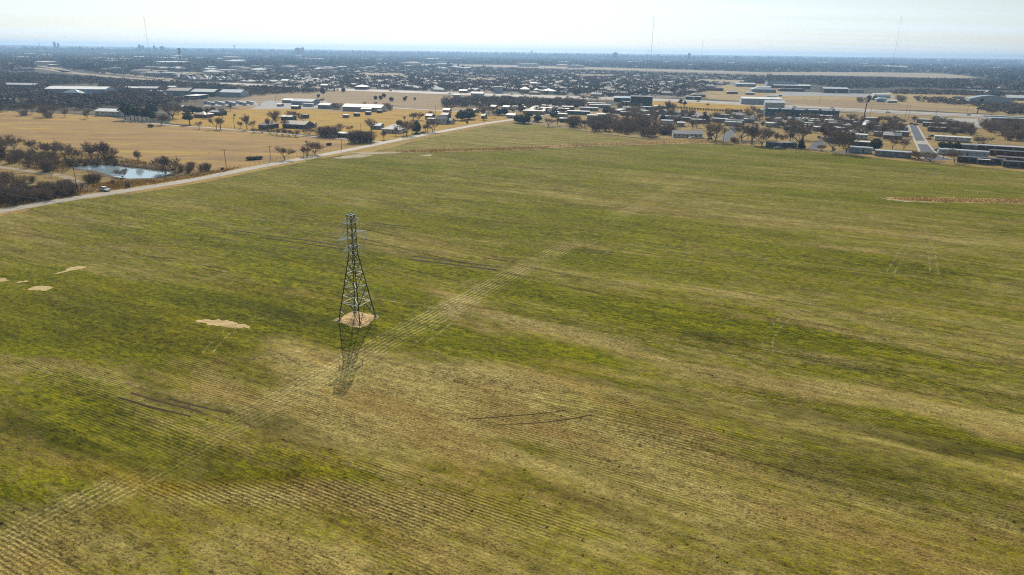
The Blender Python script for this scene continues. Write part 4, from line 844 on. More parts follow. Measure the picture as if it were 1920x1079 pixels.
row_of('bare', [(1144, 227, 14, 1.2), (1156, 226, 10), (1175, 229, 16), (1186, 219, 16, 1.4), (1196, 229, 20, 1.3), (1207, 236, 20, 1.2), (1221, 222, 18), (1232, 214, 14)], 'spreading bare tree', 'in the yards in front of the dark hotel', 'bare trees in front of the hotel')
row_of('bare', [(1251, 217, 28, 1.1), (1262, 214, 20), (1240, 212, 16)], 'tall bare tree', 'in front of the golden strip right of the dark hotel', 'tall bare trees right of the hotel')
row_of('ever', [(1242, 229, 14, 1.0), (1248, 253, 8, 2.2)], 'dark green shrub tree', 'beside the dark teal trailer and the thicket', 'dark shrubs by the teal trailer')
row_of('cedar', [(1321, 231, 22, 1.6)], 'dark green cone-shaped cedar', 'in the middle of the village left of the concrete pad', None)
row_of('bare', [(1270, 233, 10), (1299, 245, 20, 1.2), (1306, 240, 16), (1318, 235, 12), (1290, 236, 13)], 'grey bare tree', 'behind the grey house at the field edge', 'bare trees behind the grey house')
row_of('pale', [(1280, 219, 13), (1274, 215, 9)], 'thin pale tree', 'on the golden grass behind the dark trailers', 'pale trees on the golden strip')
row_of('bare', [(1341, 227, 17, 1.3)], 'broad bare tree', 'between the cone-shaped cedar and the concrete pad', None)
row_of('bare', [(1341, 266, 38, 1.15)], 'very large bare tree with a forked trunk', 'at the field edge right of the grey house', None)
row_of('bare', [(1334, 262, 30, 1.0), (1328, 266, 20, 1.2)], 'bare tree', 'beside the very large forked tree', 'smaller trees beside the forked tree')
row_of('bush', [(1378, 269, 9, 1.2), (1372, 266, 6)], 'low bare bush', 'on the verge right of the pole at the street end', 'low bushes at the street end', cat='bush')
row_of('bare', [(1391, 264, 32, 1.15), (1410, 272, 38, 1.1), (1402, 262, 26), (1428, 274, 34, 1.1), (1436, 262, 22)], 'large bare tree', 'in the group on the golden lawn between the two streets', 'large bare trees on the golden lawn')
row_of('bare', [(1383, 232, 14, 1.2), (1402, 229, 26, 1.1), (1414, 222, 24), (1424, 230, 18, 1.2), (1430, 244, 16)], 'dark bare tree', 'among the trailers right of the concrete pad', 'bare trees right of the concrete pad')
row_of('jun', [(1373, 210.5, 5, 1.2), (1378, 211, 5, 1.3), (1383, 211, 5, 1.2), (1389, 211, 5, 1.2)], 'small dark evergreen', 'at the right end of the hedge row', 'evergreens at the hedge row end', cat='bush')
row_of('bush', [(1272 + 5.2 * i, 204.5 + .33 * i, 3.4, 1.1) for i in range(18)], 'small dark shrub', 'in the long hedge row on the golden strip', 'hedge row on the golden strip', cat='bush')
row_of('pine', [(1275, 199, 12, 1.5), (1283, 200, 11, 1.5)], 'green pine', 'of the pair below the highway', 'pair of pines below the highway')
row_of('bare', [(1326, 201, 7)], 'small brown bare tree', 'on the grass verge below the highway', None)
# the mobile home village on the right
row_of('bare', [(1454, 269, 20, 1.2), (1468, 270, 18, 1.2), (1481, 268, 20, 1.2)], 'bare tree', 'over the dark trailer at the field edge', 'trees over the dark trailer')
row_of('bare', [(1496, 276, 44, 1.0), (1486, 262, 30), (1506, 262, 30)], 'tall dense bare tree', 'left of the street that fans out at the field edge', 'tall trees left of the fanning street')
row_of('cedar', [(1502, 279.5, 22, 1.3)], 'dark pointed cedar', 'at the field edge under the tall bare tree', None)
row_of('red', [(1547, 263, 26, 1.0), (1553, 262, 28, 1.0)], 'dark red-brown tree', 'behind the fanning street', 'red-brown trees behind the street')
row_of('bare', [(1559, 286, 40, .95), (1566, 270, 30), (1574, 276, 30), (1587, 288, 40, 1.0), (1581, 280, 26)], 'large bare tree', 'in the clump between the fanning street and the silver trailer', 'large trees left of the silver trailer')
row_of('bare', [(1540, 284, 12, 1.1), (1563, 287, 9, 1.2)], 'small bare tree', 'at the field edge in front of the fanning street', 'small trees at the field edge')
row_of('ever', [(1595, 270, 20, 1.0)], 'dark upright evergreen', 'behind the silver trailer', None)
row_of('ever', [(1640, 282, 21, 1.3)], 'round dark green tree', 'between the silver trailer and the blue-grey one', None)
row_of('bare', [(1612, 256, 18, 1.2), (1625, 253, 20, 1.2), (1603, 250, 20, 1.2), (1651, 261, 27, 1.0), (1662, 250, 22), (1671, 259, 28, 1.0), (1673, 280, 22, 1.1), (1683, 256, 24), (1694, 281, 19, 1.0), (1687, 270, 14)], 'bare yard tree', 'in the yards left of the straight grey street', 'yard trees left of the straight street')
row_of('fan', [(1713, 299, 13, 1.5), (1722, 299, 15, 1.3), (1743, 303, 16, 1.3)], 'leafless low forking tree', 'at the near end of the straight grey street', 'low forking trees at the street end')
row_of('bare', [(1789, 306, 24, 1.0)], 'bare tree with a straight trunk', 'in front of the long silver-blue trailer', None)
row_of('ever', [(1765, 279.5, 12, 1.4), (1779, 280, 12, 1.4), (1793, 280.5, 12, 1.4)], 'clipped round dark hedge tree', 'beside the olive trailer', 'three clipped hedge trees')
row_of('bare', [(1819, 255, 22, .9), (1809, 252, 16, 1.0), (1799, 250, 14), (1790, 246, 14)], 'leafless tree', 'behind the long white trailer', 'trees behind the long white trailer')
row_of('fan', [(1843, 270, 12, 1.6), (1835, 269, 9, 1.4)], 'low twiggy bush', 'on the golden grass above the dark red trailer', 'twiggy bushes on golden grass', cat='bush')
row_of('bare', [(1714, 232, 13, 1.3), (1752, 232, 13, 1.3), (1743, 235, 9, 1.2), (1763, 234, 12, 1.3), (1780, 238, 10), (1693, 233, 8, 1.4)], 'bare tree', 'at the far end of the straight grey street', 'trees at the far end of the street')
thicket(['bare', 'bush'], [(1836, 240), (1850, 236), (1960, 243), (1960, 268), (1880, 264), (1850, 252)], 6.5, (4.5, 8), 'bare dark tree in the dense thicket below the big white warehouse', 'thicket below the white warehouse', lim=44, seed=9, wide=1.2)
thicket(['bare'], [(1440, 220), (1560, 226), (1690, 232), (1690, 246), (1640, 256), (1560, 254), (1500, 250), (1440, 240)], 9, (5, 9), 'bare tree among the mobile homes below the long blue-green warehouse', 'trees among the mobile homes', lim=84, seed=10, wide=1.1)
thicket(['bare', 'bare', 'bush'], [(1120, 204), (1200, 206), (1300, 218), (1400, 218), (1430, 226), (1430, 246), (1360, 240), (1290, 238), (1220, 228), (1130, 214)], 11, (4, 7.5), 'bare tree among the mobile homes between the round green tree and the cedar', 'trees among the middle mobile homes', lim=50, seed=15, wide=1.1)
thicket(['bare', 'bush'], [(1735, 236), (1800, 238), (1830, 250), (1815, 256), (1745, 250)], 7, (4, 7), 'bare tree among the trailers right of the straight grey street', 'trees right of the straight grey street', lim=20, seed=16, wide=1.1)
thicket(['bare', 'bare', 'jun'], [(960, 204), (1060, 204), (1075, 212), (1060, 226), (1000, 214), (960, 214)], 11, (4, 7), 'bare tree among the houses at the left end of the village', 'trees at the left end of the village', lim=26, seed=17, wide=1.1)
LATER.append(([(1835, 200), (1900, 198), (1990, 205), (1990, 216), (1900, 216), (1840, 211)], 9, 5, 8, 70, 112, 'bare scrub beside the right-hand highway sign'))
row_of('ever', [(1629, 189, 9, 1.2), (1640, 190, 9, 1.2)], 'dark evergreen', 'beside the house behind the tall sign', 'evergreens by the house behind the sign')
row_of('bush', [(1613, 192, 7, 1.6), (1686, 190, 8, 1.3), (1692, 191, 7, 1.3)], 'dark bush', 'beside the house behind the tall sign', 'bushes by the house behind the sign', cat='bush')
LATER.append(([(1716, 184), (1760, 186), (1840, 196), (1830, 201), (1760, 195), (1716, 191)], 11, 4.5, 8, 60, 113, 'bare scrub on the grey slope beyond the right-hand highway'))

# ---------------------------------------------------------------- far woods and the trees of the town: nobody could count them
k = NM('distant_tree_mass'); tn = k.n('ShaderNodeAttribute', attribute_name='tint'); k.color(tn.outputs['Color']); M['mass'] = k.fin(.9, .1)
PAL = np.array([(.15, .115, .085), (.20, .155, .11), (.11, .095, .08), (.22, .165, .11), (.028, .040, .022), (.022, .032, .018), (.18, .11, .08), (.18, .155, .135)])
def tree_mass(name, xy, h, w, K, probs, seed, lab, cat):
    rg = np.random.default_rng(seed); n = len(xy); h = h * rg.uniform(.65, 1.3, n); w = w * rg.uniform(.7, 1.35, n)
    d = rg.normal(size=(n, K, 3)); d /= np.linalg.norm(d, axis=2)[..., None]; r = rg.uniform(.3, 1.0, (n, K, 1)) ** .5
    c = d * r; c[..., :2] *= (w / 2)[:, None, None]; c[..., 2] = h[:, None] * (.56 + .42 * c[..., 2]); c[..., 0] += xy[:, 0][:, None]; c[..., 1] += xy[:, 1][:, None]
    a = rg.normal(size=(n, K, 3)); a /= np.linalg.norm(a, axis=2)[..., None]; b = np.cross(a, rg.normal(size=(n, K, 3))); b /= np.linalg.norm(b, axis=2)[..., None]
    s = (w[:, None, None] * (1.0 if K < 20 else .72) / math.sqrt(K)) * rg.uniform(.7, 1.4, (n, K, 1))
    T = np.stack([c + a * s, c - a * s * .5 + b * s * .8, c - a * s * .5 - b * s * .8], 2); T[..., 2] = np.maximum(T[..., 2], .02)
    col = PAL[rg.choice(len(PAL), n, p=probs)] * rg.uniform(.75, 1.3, (n, 1)); col = np.repeat(col, K * 3, axis=0)
    me = np_mesh(name, T.reshape(-1, 3), 3, M['mass'], col); o = link(name, me); return tag(o, lab, cat, None, 'stuff')
P_BARE = [.24, .2, .2, .14, .04, .03, .08, .07]; P_TOWN = [.20, .17, .16, .12, .10, .10, .08, .07]
def scatter(poly, spacing, seed, gate=None):
    rg = np.random.default_rng(seed); w = [G(u, v) for u, v in poly]; xs = np.array([p[0] for p in w]); ys = np.array([p[1] for p in w])
    nx = (xs.max() - xs.min()) / spacing; ny = (ys.max() - ys.min()) / spacing
    X, Y = np.meshgrid(np.arange(int(nx)), np.arange(int(ny))); X = xs.min() + (X + rg.uniform(0, 1, X.shape)) * spacing; Y = ys.min() + (Y + rg.uniform(0, 1, Y.shape)) * spacing
    X = X.ravel(); Y = Y.ravel(); kp = inpoly(X, Y, w); X = X[kp]; Y = Y[kp]
    if gate is not None: kp = gate(X, Y, rg); X = X[kp]; Y = Y[kp]
    return np.stack([X, Y], 1)
def clearings(polys):
    ws = [[G(u, v) for u, v in p] for p in polys]
    def f(X, Y):
        m = np.ones(X.shape, bool)
        for w in ws: m &= ~inpoly(X, Y, w)
        return m
    return f
def near_line(pts, half):
    w = smooth_line([G(*p) for p in pts], 1)
    def f(X, Y):
        m = np.zeros(X.shape, bool)
        for a, b in zip(w[:-1], w[1:]):
            d = b - a; L2 = (d ** 2).sum() + 1e-9; t = np.clip(((X - a[0]) * d[0] + (Y - a[1]) * d[1]) / L2, 0, 1)
            m |= np.hypot(X - a[0] - t * d[0], Y - a[1] - t * d[1]) < half
        return m
    return f
hw_clear = near_line(HW, 42); hl_clear = near_line(HL, 42); hl2 = near_line([(-60, 120.5), (20, 119.5), (60, 122), (100, 127), (130, 136)], 30)
def lump(X, Y, s, seed):
    rg = np.random.default_rng(seed); z = np.zeros(X.shape)
    for i in range(9):
        th = rg.uniform(0, 6.28); wl = s * rg.uniform(.5, 2); z += np.sin((X * math.cos(th) + Y * math.sin(th)) * 6.28 / wl + rg.uniform(0, 6.28))
    return z / 3
for P_, sp_, h_, w_, K_, sd_, lab_ in LATER:
    tree_mass('woodland', scatter(P_, sp_, sd_), h_, w_, K_, P_BARE, sd_ + 1, lab_, 'woodland')
YARDS = clearings([[(92, 182), (96, 160), (190, 158), (196, 184)], [(170, 187), (130, 184), (125, 180), (175, 180)], [(12, 168), (12, 158), (60, 158), (60, 170)], [(245, 176), (245, 165), (300, 166), (300, 178)], [(300, 186), (312, 168), (352, 168), (458, 172), (460, 186), (350, 190)], [(16, 197), (20, 189), (60, 187), (62, 192), (30, 198)], [(175, 222), (178, 202), (228, 202), (232, 222)], [(440, 170), (460, 168), (456, 184), (440, 184)]])
wood = scatter([(-300, 208), (-300, 134), (60, 141), (250, 155), (400, 163), (476, 168), (560, 173), (470, 182), (440, 186), (470, 190), (380, 191), (375, 200), (330, 199), (300, 204), (230, 206), (180, 208), (60, 206), (0, 211)], 9.5, 21, lambda X, Y, rg: YARDS(X, Y) & ~hl_clear(X, Y) & (lump(X, Y, 220, 4) > -1.15))
tree_mass('woodland', wood, 6.5, 9.5, 34, P_BARE, 22, 'dark bare woodland spreading left of the warehouses up to the pale highway', 'woodland')
wd2 = scatter([(480, 172), (480, 164), (560, 167), (640, 172), (560, 176)], 9, 23, lambda X, Y, rg: ~hw_clear(X, Y)); tree_mass('woodland', wd2, 6, 9, 22, P_BARE, 24, 'dark strip of bare wood below the highway left of the junipers', 'woodland')
GREY = clearings([[(1360, 184), (1300, 180), (1352, 160), (1440, 156), (1700, 168), (1990, 180), (1990, 215), (1440, 197)], [(680, 125), (960, 130), (1200, 137.5), (1440, 146), (1440, 135), (1200, 129), (960, 122), (680, 118)], *[[(u, v + (3.2 if v > sum(q[1] for q in P) / len(P) else 0)) for u, v in P] for P in OPEN]])
def town_gate(X, Y, rg):
    # the blocks of streets leave gaps
    a = X * E2[0] + Y * E2[1]; b = X * E1[0] + Y * E1[1]; st = (np.mod(a, 95) < 11) | (np.mod(b, 190) < 12)
    return ~st & ~hw_clear(X, Y) & ~hl_clear(X, Y) & ~hl2(X, Y) & GREY(X, Y) & (lump(X, Y, 500, 8) > -1.25 + rg.uniform(-.5, .5, X.shape))
town = scatter([(395, 154), (120, 136), (330, 128), (700, 126), (1100, 131), (1440, 142), (1560, 156), (1460, 158), (1350, 166), (1290, 182), (1180, 184), (960, 178), (700, 169), (560, 164)], 13.5, 31, town_gate)
tree_mass('town_trees', town, 6.6, 9.5, 20, P_TOWN, 32, 'mass of grey and dark green trees over the streets of the town', 'trees')
town2 = scatter([(1400, 158), (1440, 147), (1560, 147.5), (1640, 150), (1780, 153), (2100, 155), (2100, 172), (1960, 172), (1700, 164), (1590, 166), (1520, 158)], 13, 33, lambda X, Y, rg: lump(X, Y, 300, 5) > -1.5); tree_mass('woodland', town2, 7, 11, 12, P_BARE, 34, 'dark belt of bare wood beyond the white canopies on the right', 'woodland')
strip = scatter([(1660, 176), (1700, 172), (1800, 175), (1960, 182), (1960, 186), (1800, 179), (1700, 177)], 10, 35); tree_mass('woodland', strip, 5, 9, 12, P_BARE, 36, 'thin dark line of trees across the golden fields on the right', 'woodland')
FG = clearings([*[[(u, v + (2 if v > sum(q[1] for q in P) / len(P) else 0)) for u, v in P] for P in OPEN], [(1440, 147), (1440, 135.5), (1760, 136), (1850, 146), (1850, 151), (1780, 151.5), (1640, 149)], [(700, 125), (960, 130.5), (1200, 137.5), (1440, 146), (1440, 135.5), (1200, 128.5), (960, 122), (700, 118)], [(1690, 135), (1690, 131), (1800, 131), (1800, 135.5)]])
farw = scatter([(-500, 134), (-300, 103), (0, 99), (960, 110), (1960, 124), (2300, 128), (2300, 152), (1960, 152), (1840, 148), (1560, 145), (1440, 143), (1100, 132), (700, 127), (330, 129), (100, 133)], 30, 41, lambda X, Y, rg: FG(X, Y) & ~hl_clear(X, Y) & ~hl2(X, Y) & (lump(X, Y, 900, 6) > -1.0 + rg.uniform(-.5, .5, X.shape)))
tree_mass('far_woodland', farw, 8.5, 26, 7, P_TOWN, 42, 'hazy blue mass of far trees reaching toward the horizon', 'trees')
farw2 = scatter([(-500, 102), (-300, 93.5), (0, 93.5), (960, 104.5), (1960, 118), (2300, 122), (2300, 128), (1960, 124), (960, 110.5), (0, 99.5)], 85, 43, lambda X, Y, rg: (lump(X, Y, 2500, 7) > -1.0) & (np.hypot(X, Y) < 9000))
tree_mass('horizon_trees', farw2, 10, 80, 6, P_TOWN, 44, 'last hazy belt of trees under the horizon', 'trees')
# tall dry grass of the ditch and of the oxbow, reeds of the pond
def grass_mass(name, poly, n, h, w, cols, seed, lab, z0=.05):
    rg = np.random.default_rng(seed); wl = [G(u, v) for u, v in poly]; xs = np.array([p[0] for p in wl]); ys = np.array([p[1] for p in wl])
    X = rg.uniform(xs.min(), xs.max(), n * 12); Y = rg.uniform(ys.min(), ys.max(), n * 12); kp = inpoly(X, Y, wl); X = X[kp][:n]; Y = Y[kp][:n]; n = len(X)
    den = lump(X, Y, 26, seed); hh = h * rg.uniform(.5, 1.25, n) * (1 + .25 * den); a = rg.uniform(0, 6.28, n); dx = np.cos(a) * w; dy = np.sin(a) * w; tx = rg.normal(0, .22, n); ty = rg.normal(0, .22, n); z = z0 + hgt(X, Y)
    T = np.stack([np.stack([X - dx, Y - dy, z], 1), np.stack([X + dx, Y + dy, z], 1), np.stack([X + tx + dx * .4, Y + ty + dy * .4, z + hh], 1), np.stack([X + tx - dx * .4, Y + ty - dy * .4, z + hh], 1)], 1)
    c = np.array(cols)[rg.choice(len(cols), n)] * rg.uniform(.75, 1.25, (n, 1)); me = np_mesh(name, T.reshape(-1, 3), 4, M['mass'], np.repeat(c, 4, axis=0)); return tag(link(name, me), lab, 'grass', None, 'stuff')
RU = [(.66, .50, .27), (.56, .40, .21), (.78, .62, .34), (.62, .47, .27)]; GO = [(.66, .44, .08), (.56, .36, .07), (.44, .27, .06)]
grass_mass('rust_grass', [(1010, 275.5), (1100, 269.5), (1200, 264.5), (1300, 261.8), (1345, 264.8), (1400, 270.4), (1300, 269.5), (1200, 272), (1100, 275), (1010, 279)], 6000, .7, .12, RU + GO[:1], 51, 'strip of rust-brown tall grass along the ditch')
grass_mass('golden_grass', [(735, 283.5), (800, 281.5), (900, 279.5), (1010, 275), (1030, 278.5), (900, 284), (820, 285.6), (760, 286.6)], 5000, .6, .14, GO + RU[:1], 52, 'golden tall grass at the left end of the ditch')
grass_mass('golden_grass', [(1668, 372), (1700, 370.5), (1780, 372), (1860, 374), (1960, 375), (2040, 378), (2040, 384), (1960, 382), (1860, 381), (1780, 379.5), (1700, 376.5)], 5000, .45, .12, GO + RU, 53, 'golden and brown weeds on the long bare patch at the right of the field')
grass_mass('verge_grass', [(-60, 392), (60, 372), (150, 352), (220, 340), (300, 338), (350, 329), (420, 318), (456, 313), (430, 321), (360, 335), (240, 353), (120, 370), (0, 391)], 7000, .7, .10, GO + [(.16, .11, .05)], 54, 'golden tufted grass between the pond and the road')
grass_mass('verge_grass', [(0, 300), (20, 284), (120, 288), (215, 292), (300, 311), (350, 318), (335, 327), (260, 318), (200, 309), (140, 313), (120, 325), (60, 318)], 8000, .7, .12, GO + [(.16, .11, .05), (.12, .08, .04)], 55, 'dry tufted grass around the far side of the pond')
# dark weeds dotted in the straw of the near field
rgw = np.random.default_rng(61); wu = np.concatenate([rgw.uniform(0, 1920, 110), rgw.normal(1000, 260, 70)]); wv = np.concatenate([rgw.uniform(560, 1079, 110), rgw.normal(900, 90, 70)]); T = []; cl = []
for u, v in zip(wu, wv):
    if not (0 < u < 1960 and 520 < v < 1090): continue
    x, y = G(u, v); s = rgw.uniform(.08, .24); z0 = float(hgt(x, y)) + .02; c = np.array((.07, .085, .025)) * rgw.uniform(.7, 1.5)
    for q in range(7):
        a = rgw.uniform(0, 6.28); r = rgw.uniform(.1, 1) * s; px, py = x + math.cos(a) * r, y + math.sin(a) * r; b = rgw.uniform(0, 6.28); T.append([(px - math.cos(b) * s * .4, py - math.sin(b) * s * .4, z0), (px + math.cos(b) * s * .4, py + math.sin(b) * s * .4, z0), (px + math.cos(a) * .1, py + math.sin(a) * .1, z0 + s * .8)]); cl.append(c); cl.append(c); cl.append(c)
tag(link('weeds', np_mesh('weeds', np.array(T), 3, M['mass'], np.array(cl))), 'small dark weeds dotted over the straw of the near field', 'weeds', None, 'stuff')
# ---------------------------------------------------------------- buildings
def ribbed(name, col, rough=.5, spec=.4, metal=0.0, per=.6, amt=.12, dirt=.25):
    k = NM(name); sx = k.n('ShaderNodeSeparateXYZ'); k.L(k.coord(), sx.inputs[0]); w = k.math('SINE', k.math('MULTIPLY', sx.outputs['X'], 6.283 / per))
    f = k.noise((.25, .25, .6), 1, 4, .6); v = k.math('MULTIPLY_ADD', w, amt, k.rng(f, .3, .7, 1 - dirt, 1.05)); sc = k.n('ShaderNodeVectorMath', operation='SCALE'); sc.inputs[0].default_value = col; k.L(v, sc.inputs['Scale']); k.color(sc.outputs[0])
    return k.fin(rough, spec, metal)
W = {n_: ribbed('siding_' + n_, c, .6, .3, 0, .5, .06, .25) for n_, c in dict(white=(.62, .63, .64), cream=(.52, .47, .38), blue=(.42, .50, .58), greyblue=(.26, .32, .38), teal=(.06, .12, .14), navy=(.045, .05, .065), maroon=(.10, .035, .035), brown=(.12, .075, .055), olive=(.18, .19, .14), silver=(.42, .47, .52), dark=(.06, .06, .065), grey=(.30, .30, .30), tan=(.34, .27, .19), green=(.10, .13, .11)).items()}
W['brick'] = flat_mat('brick_wall', (.20, .10, .07), .25, 2, .85, .2)
RF = {n_: ribbed('roof_' + n_, c, .55, .35, 0, .6, .05, .22) for n_, c in dict(white=(.74, .74, .72), light=(.50, .50, .49), grey=(.26, .26, .27), tan=(.36, .31, .26), brown=(.15, .12, .10), dark=(.075, .075, .085), blue=(.22, .32, .40), silver=(.44, .48, .52), bluegrey=(.24, .28, .32)).items()}
M['pane'] = flat_mat('window_glass', (.03, .035, .045), .2, 1, .12, .6); M['frame'] = flat_mat('white_frame', (.65, .65, .63), .1, 3); M['door'] = flat_mat('door_paint', (.16, .10, .08), .2, 2); M['shutter'] = flat_mat('dark_shutter', (.05, .05, .06), .2, 2)
M['skirt'] = flat_mat('skirting', (.22, .21, .20), .2, 2); M['trim'] = flat_mat('trim_paint', (.55, .54, .50), .15, 2)
WIN = {}
def window_mesh(w, h, fr='frame'):
    key = (w, h, fr)
    if key not in WIN:
        a = MB(); f_ = .09
        for b in ((-w / 2, -.05, 0, -w / 2 + f_, .02, h), (w / 2 - f_, -.05, 0, w / 2, .02, h), (-w / 2 + f_, -.05, h - f_, w / 2 - f_, .02, h), (-w / 2 + f_, -.07, 0, w / 2 - f_, .02, f_)): a.box(*b)
        p = MB(); p.box(-w / 2 + f_, -.02, f_, w / 2 - f_, .015, h - f_); WIN[key] = (a.mesh('window_frame', M[fr]), p.mesh('window_pane', M['pane']))
    return WIN[key]
def add_window(par, x, y, z, w, h, rz=0.0, fr='frame'):
    fm, pm = window_mesh(w, h, fr); o = link('window', fm, par, (x, y, z), rz); link('pane', pm, o); return o
def building(name, u, v, px, D, h, rise, roof, wall, rmat, label, cat, rot=-27.0, wins=4, wsz=(1.1, 1.0), door=True, eave=.4, group=None, Lm=None, chim=False, base=.05, fr='frame', doors=1, bay=0, arch_n=10, overhang_side=None, wz=None, world=None):
    if world: x0, y0 = world
    else: x0, y0 = G(u, v)
    az = math.atan2(x0, y0); t = R(rot); ax = np.array((math.cos(t), math.sin(t))); ay = np.array((-math.sin(t), math.cos(t)))
    L_ = Lm or max(2.5, (px * mpp(u, v) - abs(math.sin(-t - az)) * D * .6) / max(.45, abs(math.cos(-t - az))))
    c = np.array((x0, y0)) + ay * D / 2
    r = empty(name, (c[0], c[1], base), t, label, cat, group); a, b = L_ / 2, D / 2
    wb = MB()
    if roof == 'gable':
        wb.add([(-a, -b, 0), (a, -b, 0), (a, b, 0), (-a, b, 0), (-a, -b, h), (a, -b, h), (a, b, h), (-a, b, h), (-a, 0, h + rise), (a, 0, h + rise)], [(0, 1, 5, 4), (1, 2, 6, 9, 5), (2, 3, 7, 6), (3, 0, 4, 8, 7)])
    else: wb.add([(-a, -b, 0), (a, -b, 0), (a, b, 0), (-a, b, 0), (-a, -b, h), (a, -b, h), (a, b, h), (-a, b, h)], [(0, 1, 5, 4), (1, 2, 6, 5), (2, 3, 7, 6), (3, 0, 4, 7), (4, 5, 6, 7)])
    wb.build('wall', W[wall], r)
    rb = MB(); e = eave; th = .16; sl = rise / b if b else 0; zl = h - e * sl + .03
    if roof == 'gable':
        for s in (-1, 1):
            P_ = [(-a - e, s * (b + e), zl), (a + e, s * (b + e), zl), (a + e, 0, h + rise + .03), (-a - e, 0, h + rise + .03)]
            rb.add(P_ + [(x, y, z + th) for x, y, z in P_], [(0, 1, 2, 3), (4, 7, 6, 5), (0, 4, 5, 1), (1, 5, 6, 2), (3, 7, 4, 0)] if s < 0 else [(3, 2, 1, 0), (5, 6, 7, 4), (1, 5, 4, 0), (2, 6, 5, 1), (0, 4, 7, 3)])
    elif roof == 'hip':
        rl = max(0.0, a - b); q = [(-a - e, -b - e, zl), (a + e, -b - e, zl), (a + e, b + e, zl), (-a - e, b + e, zl), (-rl, 0, h + rise), (rl, 0, h + rise)] if a >= b else [(-a - e, -b - e, zl), (a + e, -b - e, zl), (a + e, b + e, zl), (-a - e, b + e, zl), (0, -.01, h + rise), (0, .01, h + rise)]
        q = q + [(x, y, z + th) for x, y, z in q[:4]]
        rb.add([q[0], q[1], q[2], q[3], q[6], q[7], q[8], q[9], (q[4][0], q[4][1], q[4][2] + th), (q[5][0], q[5][1], q[5][2] + th)], [(3, 2, 1, 0), (0, 1, 5, 4), (1, 2, 6, 5), (2, 3, 7, 6), (3, 0, 4, 7), (4, 5, 9, 8), (5, 6, 9), (6, 7, 8, 9), (7, 4, 8)])
    elif roof == 'arch':
        pr = []
        for i in range(arch_n + 1):
            t_ = math.pi * i / arch_n; pr.append((-math.cos(t_) * (b + e), h + math.sin(t_) * rise))
        n2 = len(pr); vv = [(-a - e, y, z) for y, z in pr] + [(a + e, y, z) for y, z in pr]; rb.add(vv, [(i, n2 + i, n2 + i + 1, i + 1) for i in range(n2 - 1)] + [tuple(range(n2)), tuple(range(2 * n2 - 1, n2 - 1, -1))])
    elif roof == 'archx':            # vault that curves along the long side
        pr = []
        for i in range(arch_n * 2 + 1):
            t_ = i / (arch_n * 2); pr.append((-a - e + (2 * a + 2 * e) * t_, h + math.sin(math.pi * t_) * rise))
        n2 = len(pr); vv = [(x, -b - e, z + .1) for x, z in pr] + [(x, b + e, z + .1) for x, z in pr]; rb.add(vv, [(i, i + 1, n2 + i + 1, n2 + i) for i in range(n2 - 1)])
        ff = [(x, -b - .02, h - .2) for x, z in pr] + [(x, -b - .02, z + .1) for x, z in pr]; wb2 = MB(); wb2.add(ff, [(i, i + 1, n2 + i + 1, n2 + i) for i in range(n2 - 1)]); wb2.build('gable_wall', W[wall], r)
    else:                            # flat with a parapet lip
        rb.box(-a - e, -b - e, h + .02, a + e, b + e, h + .22); 
        if rise > 0: rb.box(-a - e, -b - e, h + .23, a + e, -b - e + .3, h + rise); rb.box(-a - e, b + e - .3, h + .23, a + e, b + e, h + rise)
    rf = rb.build('roof', RF[rmat], r)
    if chim: m_ = MB(); m_.box(-.35, -.35, 0, .35, .35, 1.5); m_.build('chimney', W['brick'], rf, (a * .4, b * .35, h + rise * .55))
    ww, wh = wsz
    if wins:
        for i in range(wins):
            fx = (i + .5) / wins; xx = -a + 2 * a * fx
            if door and wins > 2 and i == wins // 2: continue
            add_window(r, xx, -b - .02, wz if wz is not None else max(.9, h - wh - .55), ww, wh, 0, fr)
        if a > 3 and D > 4: add_window(r, a + .02, -b * .35, wz if wz is not None else max(.9, h - wh - .55), ww * .8, wh, R(90), fr)
    if door:
        m_ = MB(); dw = 1.0 if h < 4 else 3.2; dh = 2.05 if h < 4 else 3.3; m_.box(-dw / 2, -.06, 0, dw / 2, .0, dh)
        for q in range(doors):
            xx = -a + 2 * a * ((wins // 2 + .5) / wins if wins > 2 else .5) if doors == 1 else -a + 2 * a * (q + .5) / doors
            d_ = m_.build('door', M['door'] if h < 4 else M['trim'], r, (xx, -b - .02, .03))
            k_ = MB(); k_.box(dw * .32, -.12, dh * .45, dw * .32 + .06, -.06, dh * .5); k_.build('handle', M['steel'], d_)
    if bay:
        bm = MB(); bm.box(-.12, -.1, 0, .12, 0, h - .1); me = bm.mesh('wall_rib', M['trim'])
        for q in range(bay): link('wall_rib', me, r, (-a + 2 * a * (q + .5) / bay, -b - .02, 0))
    return r
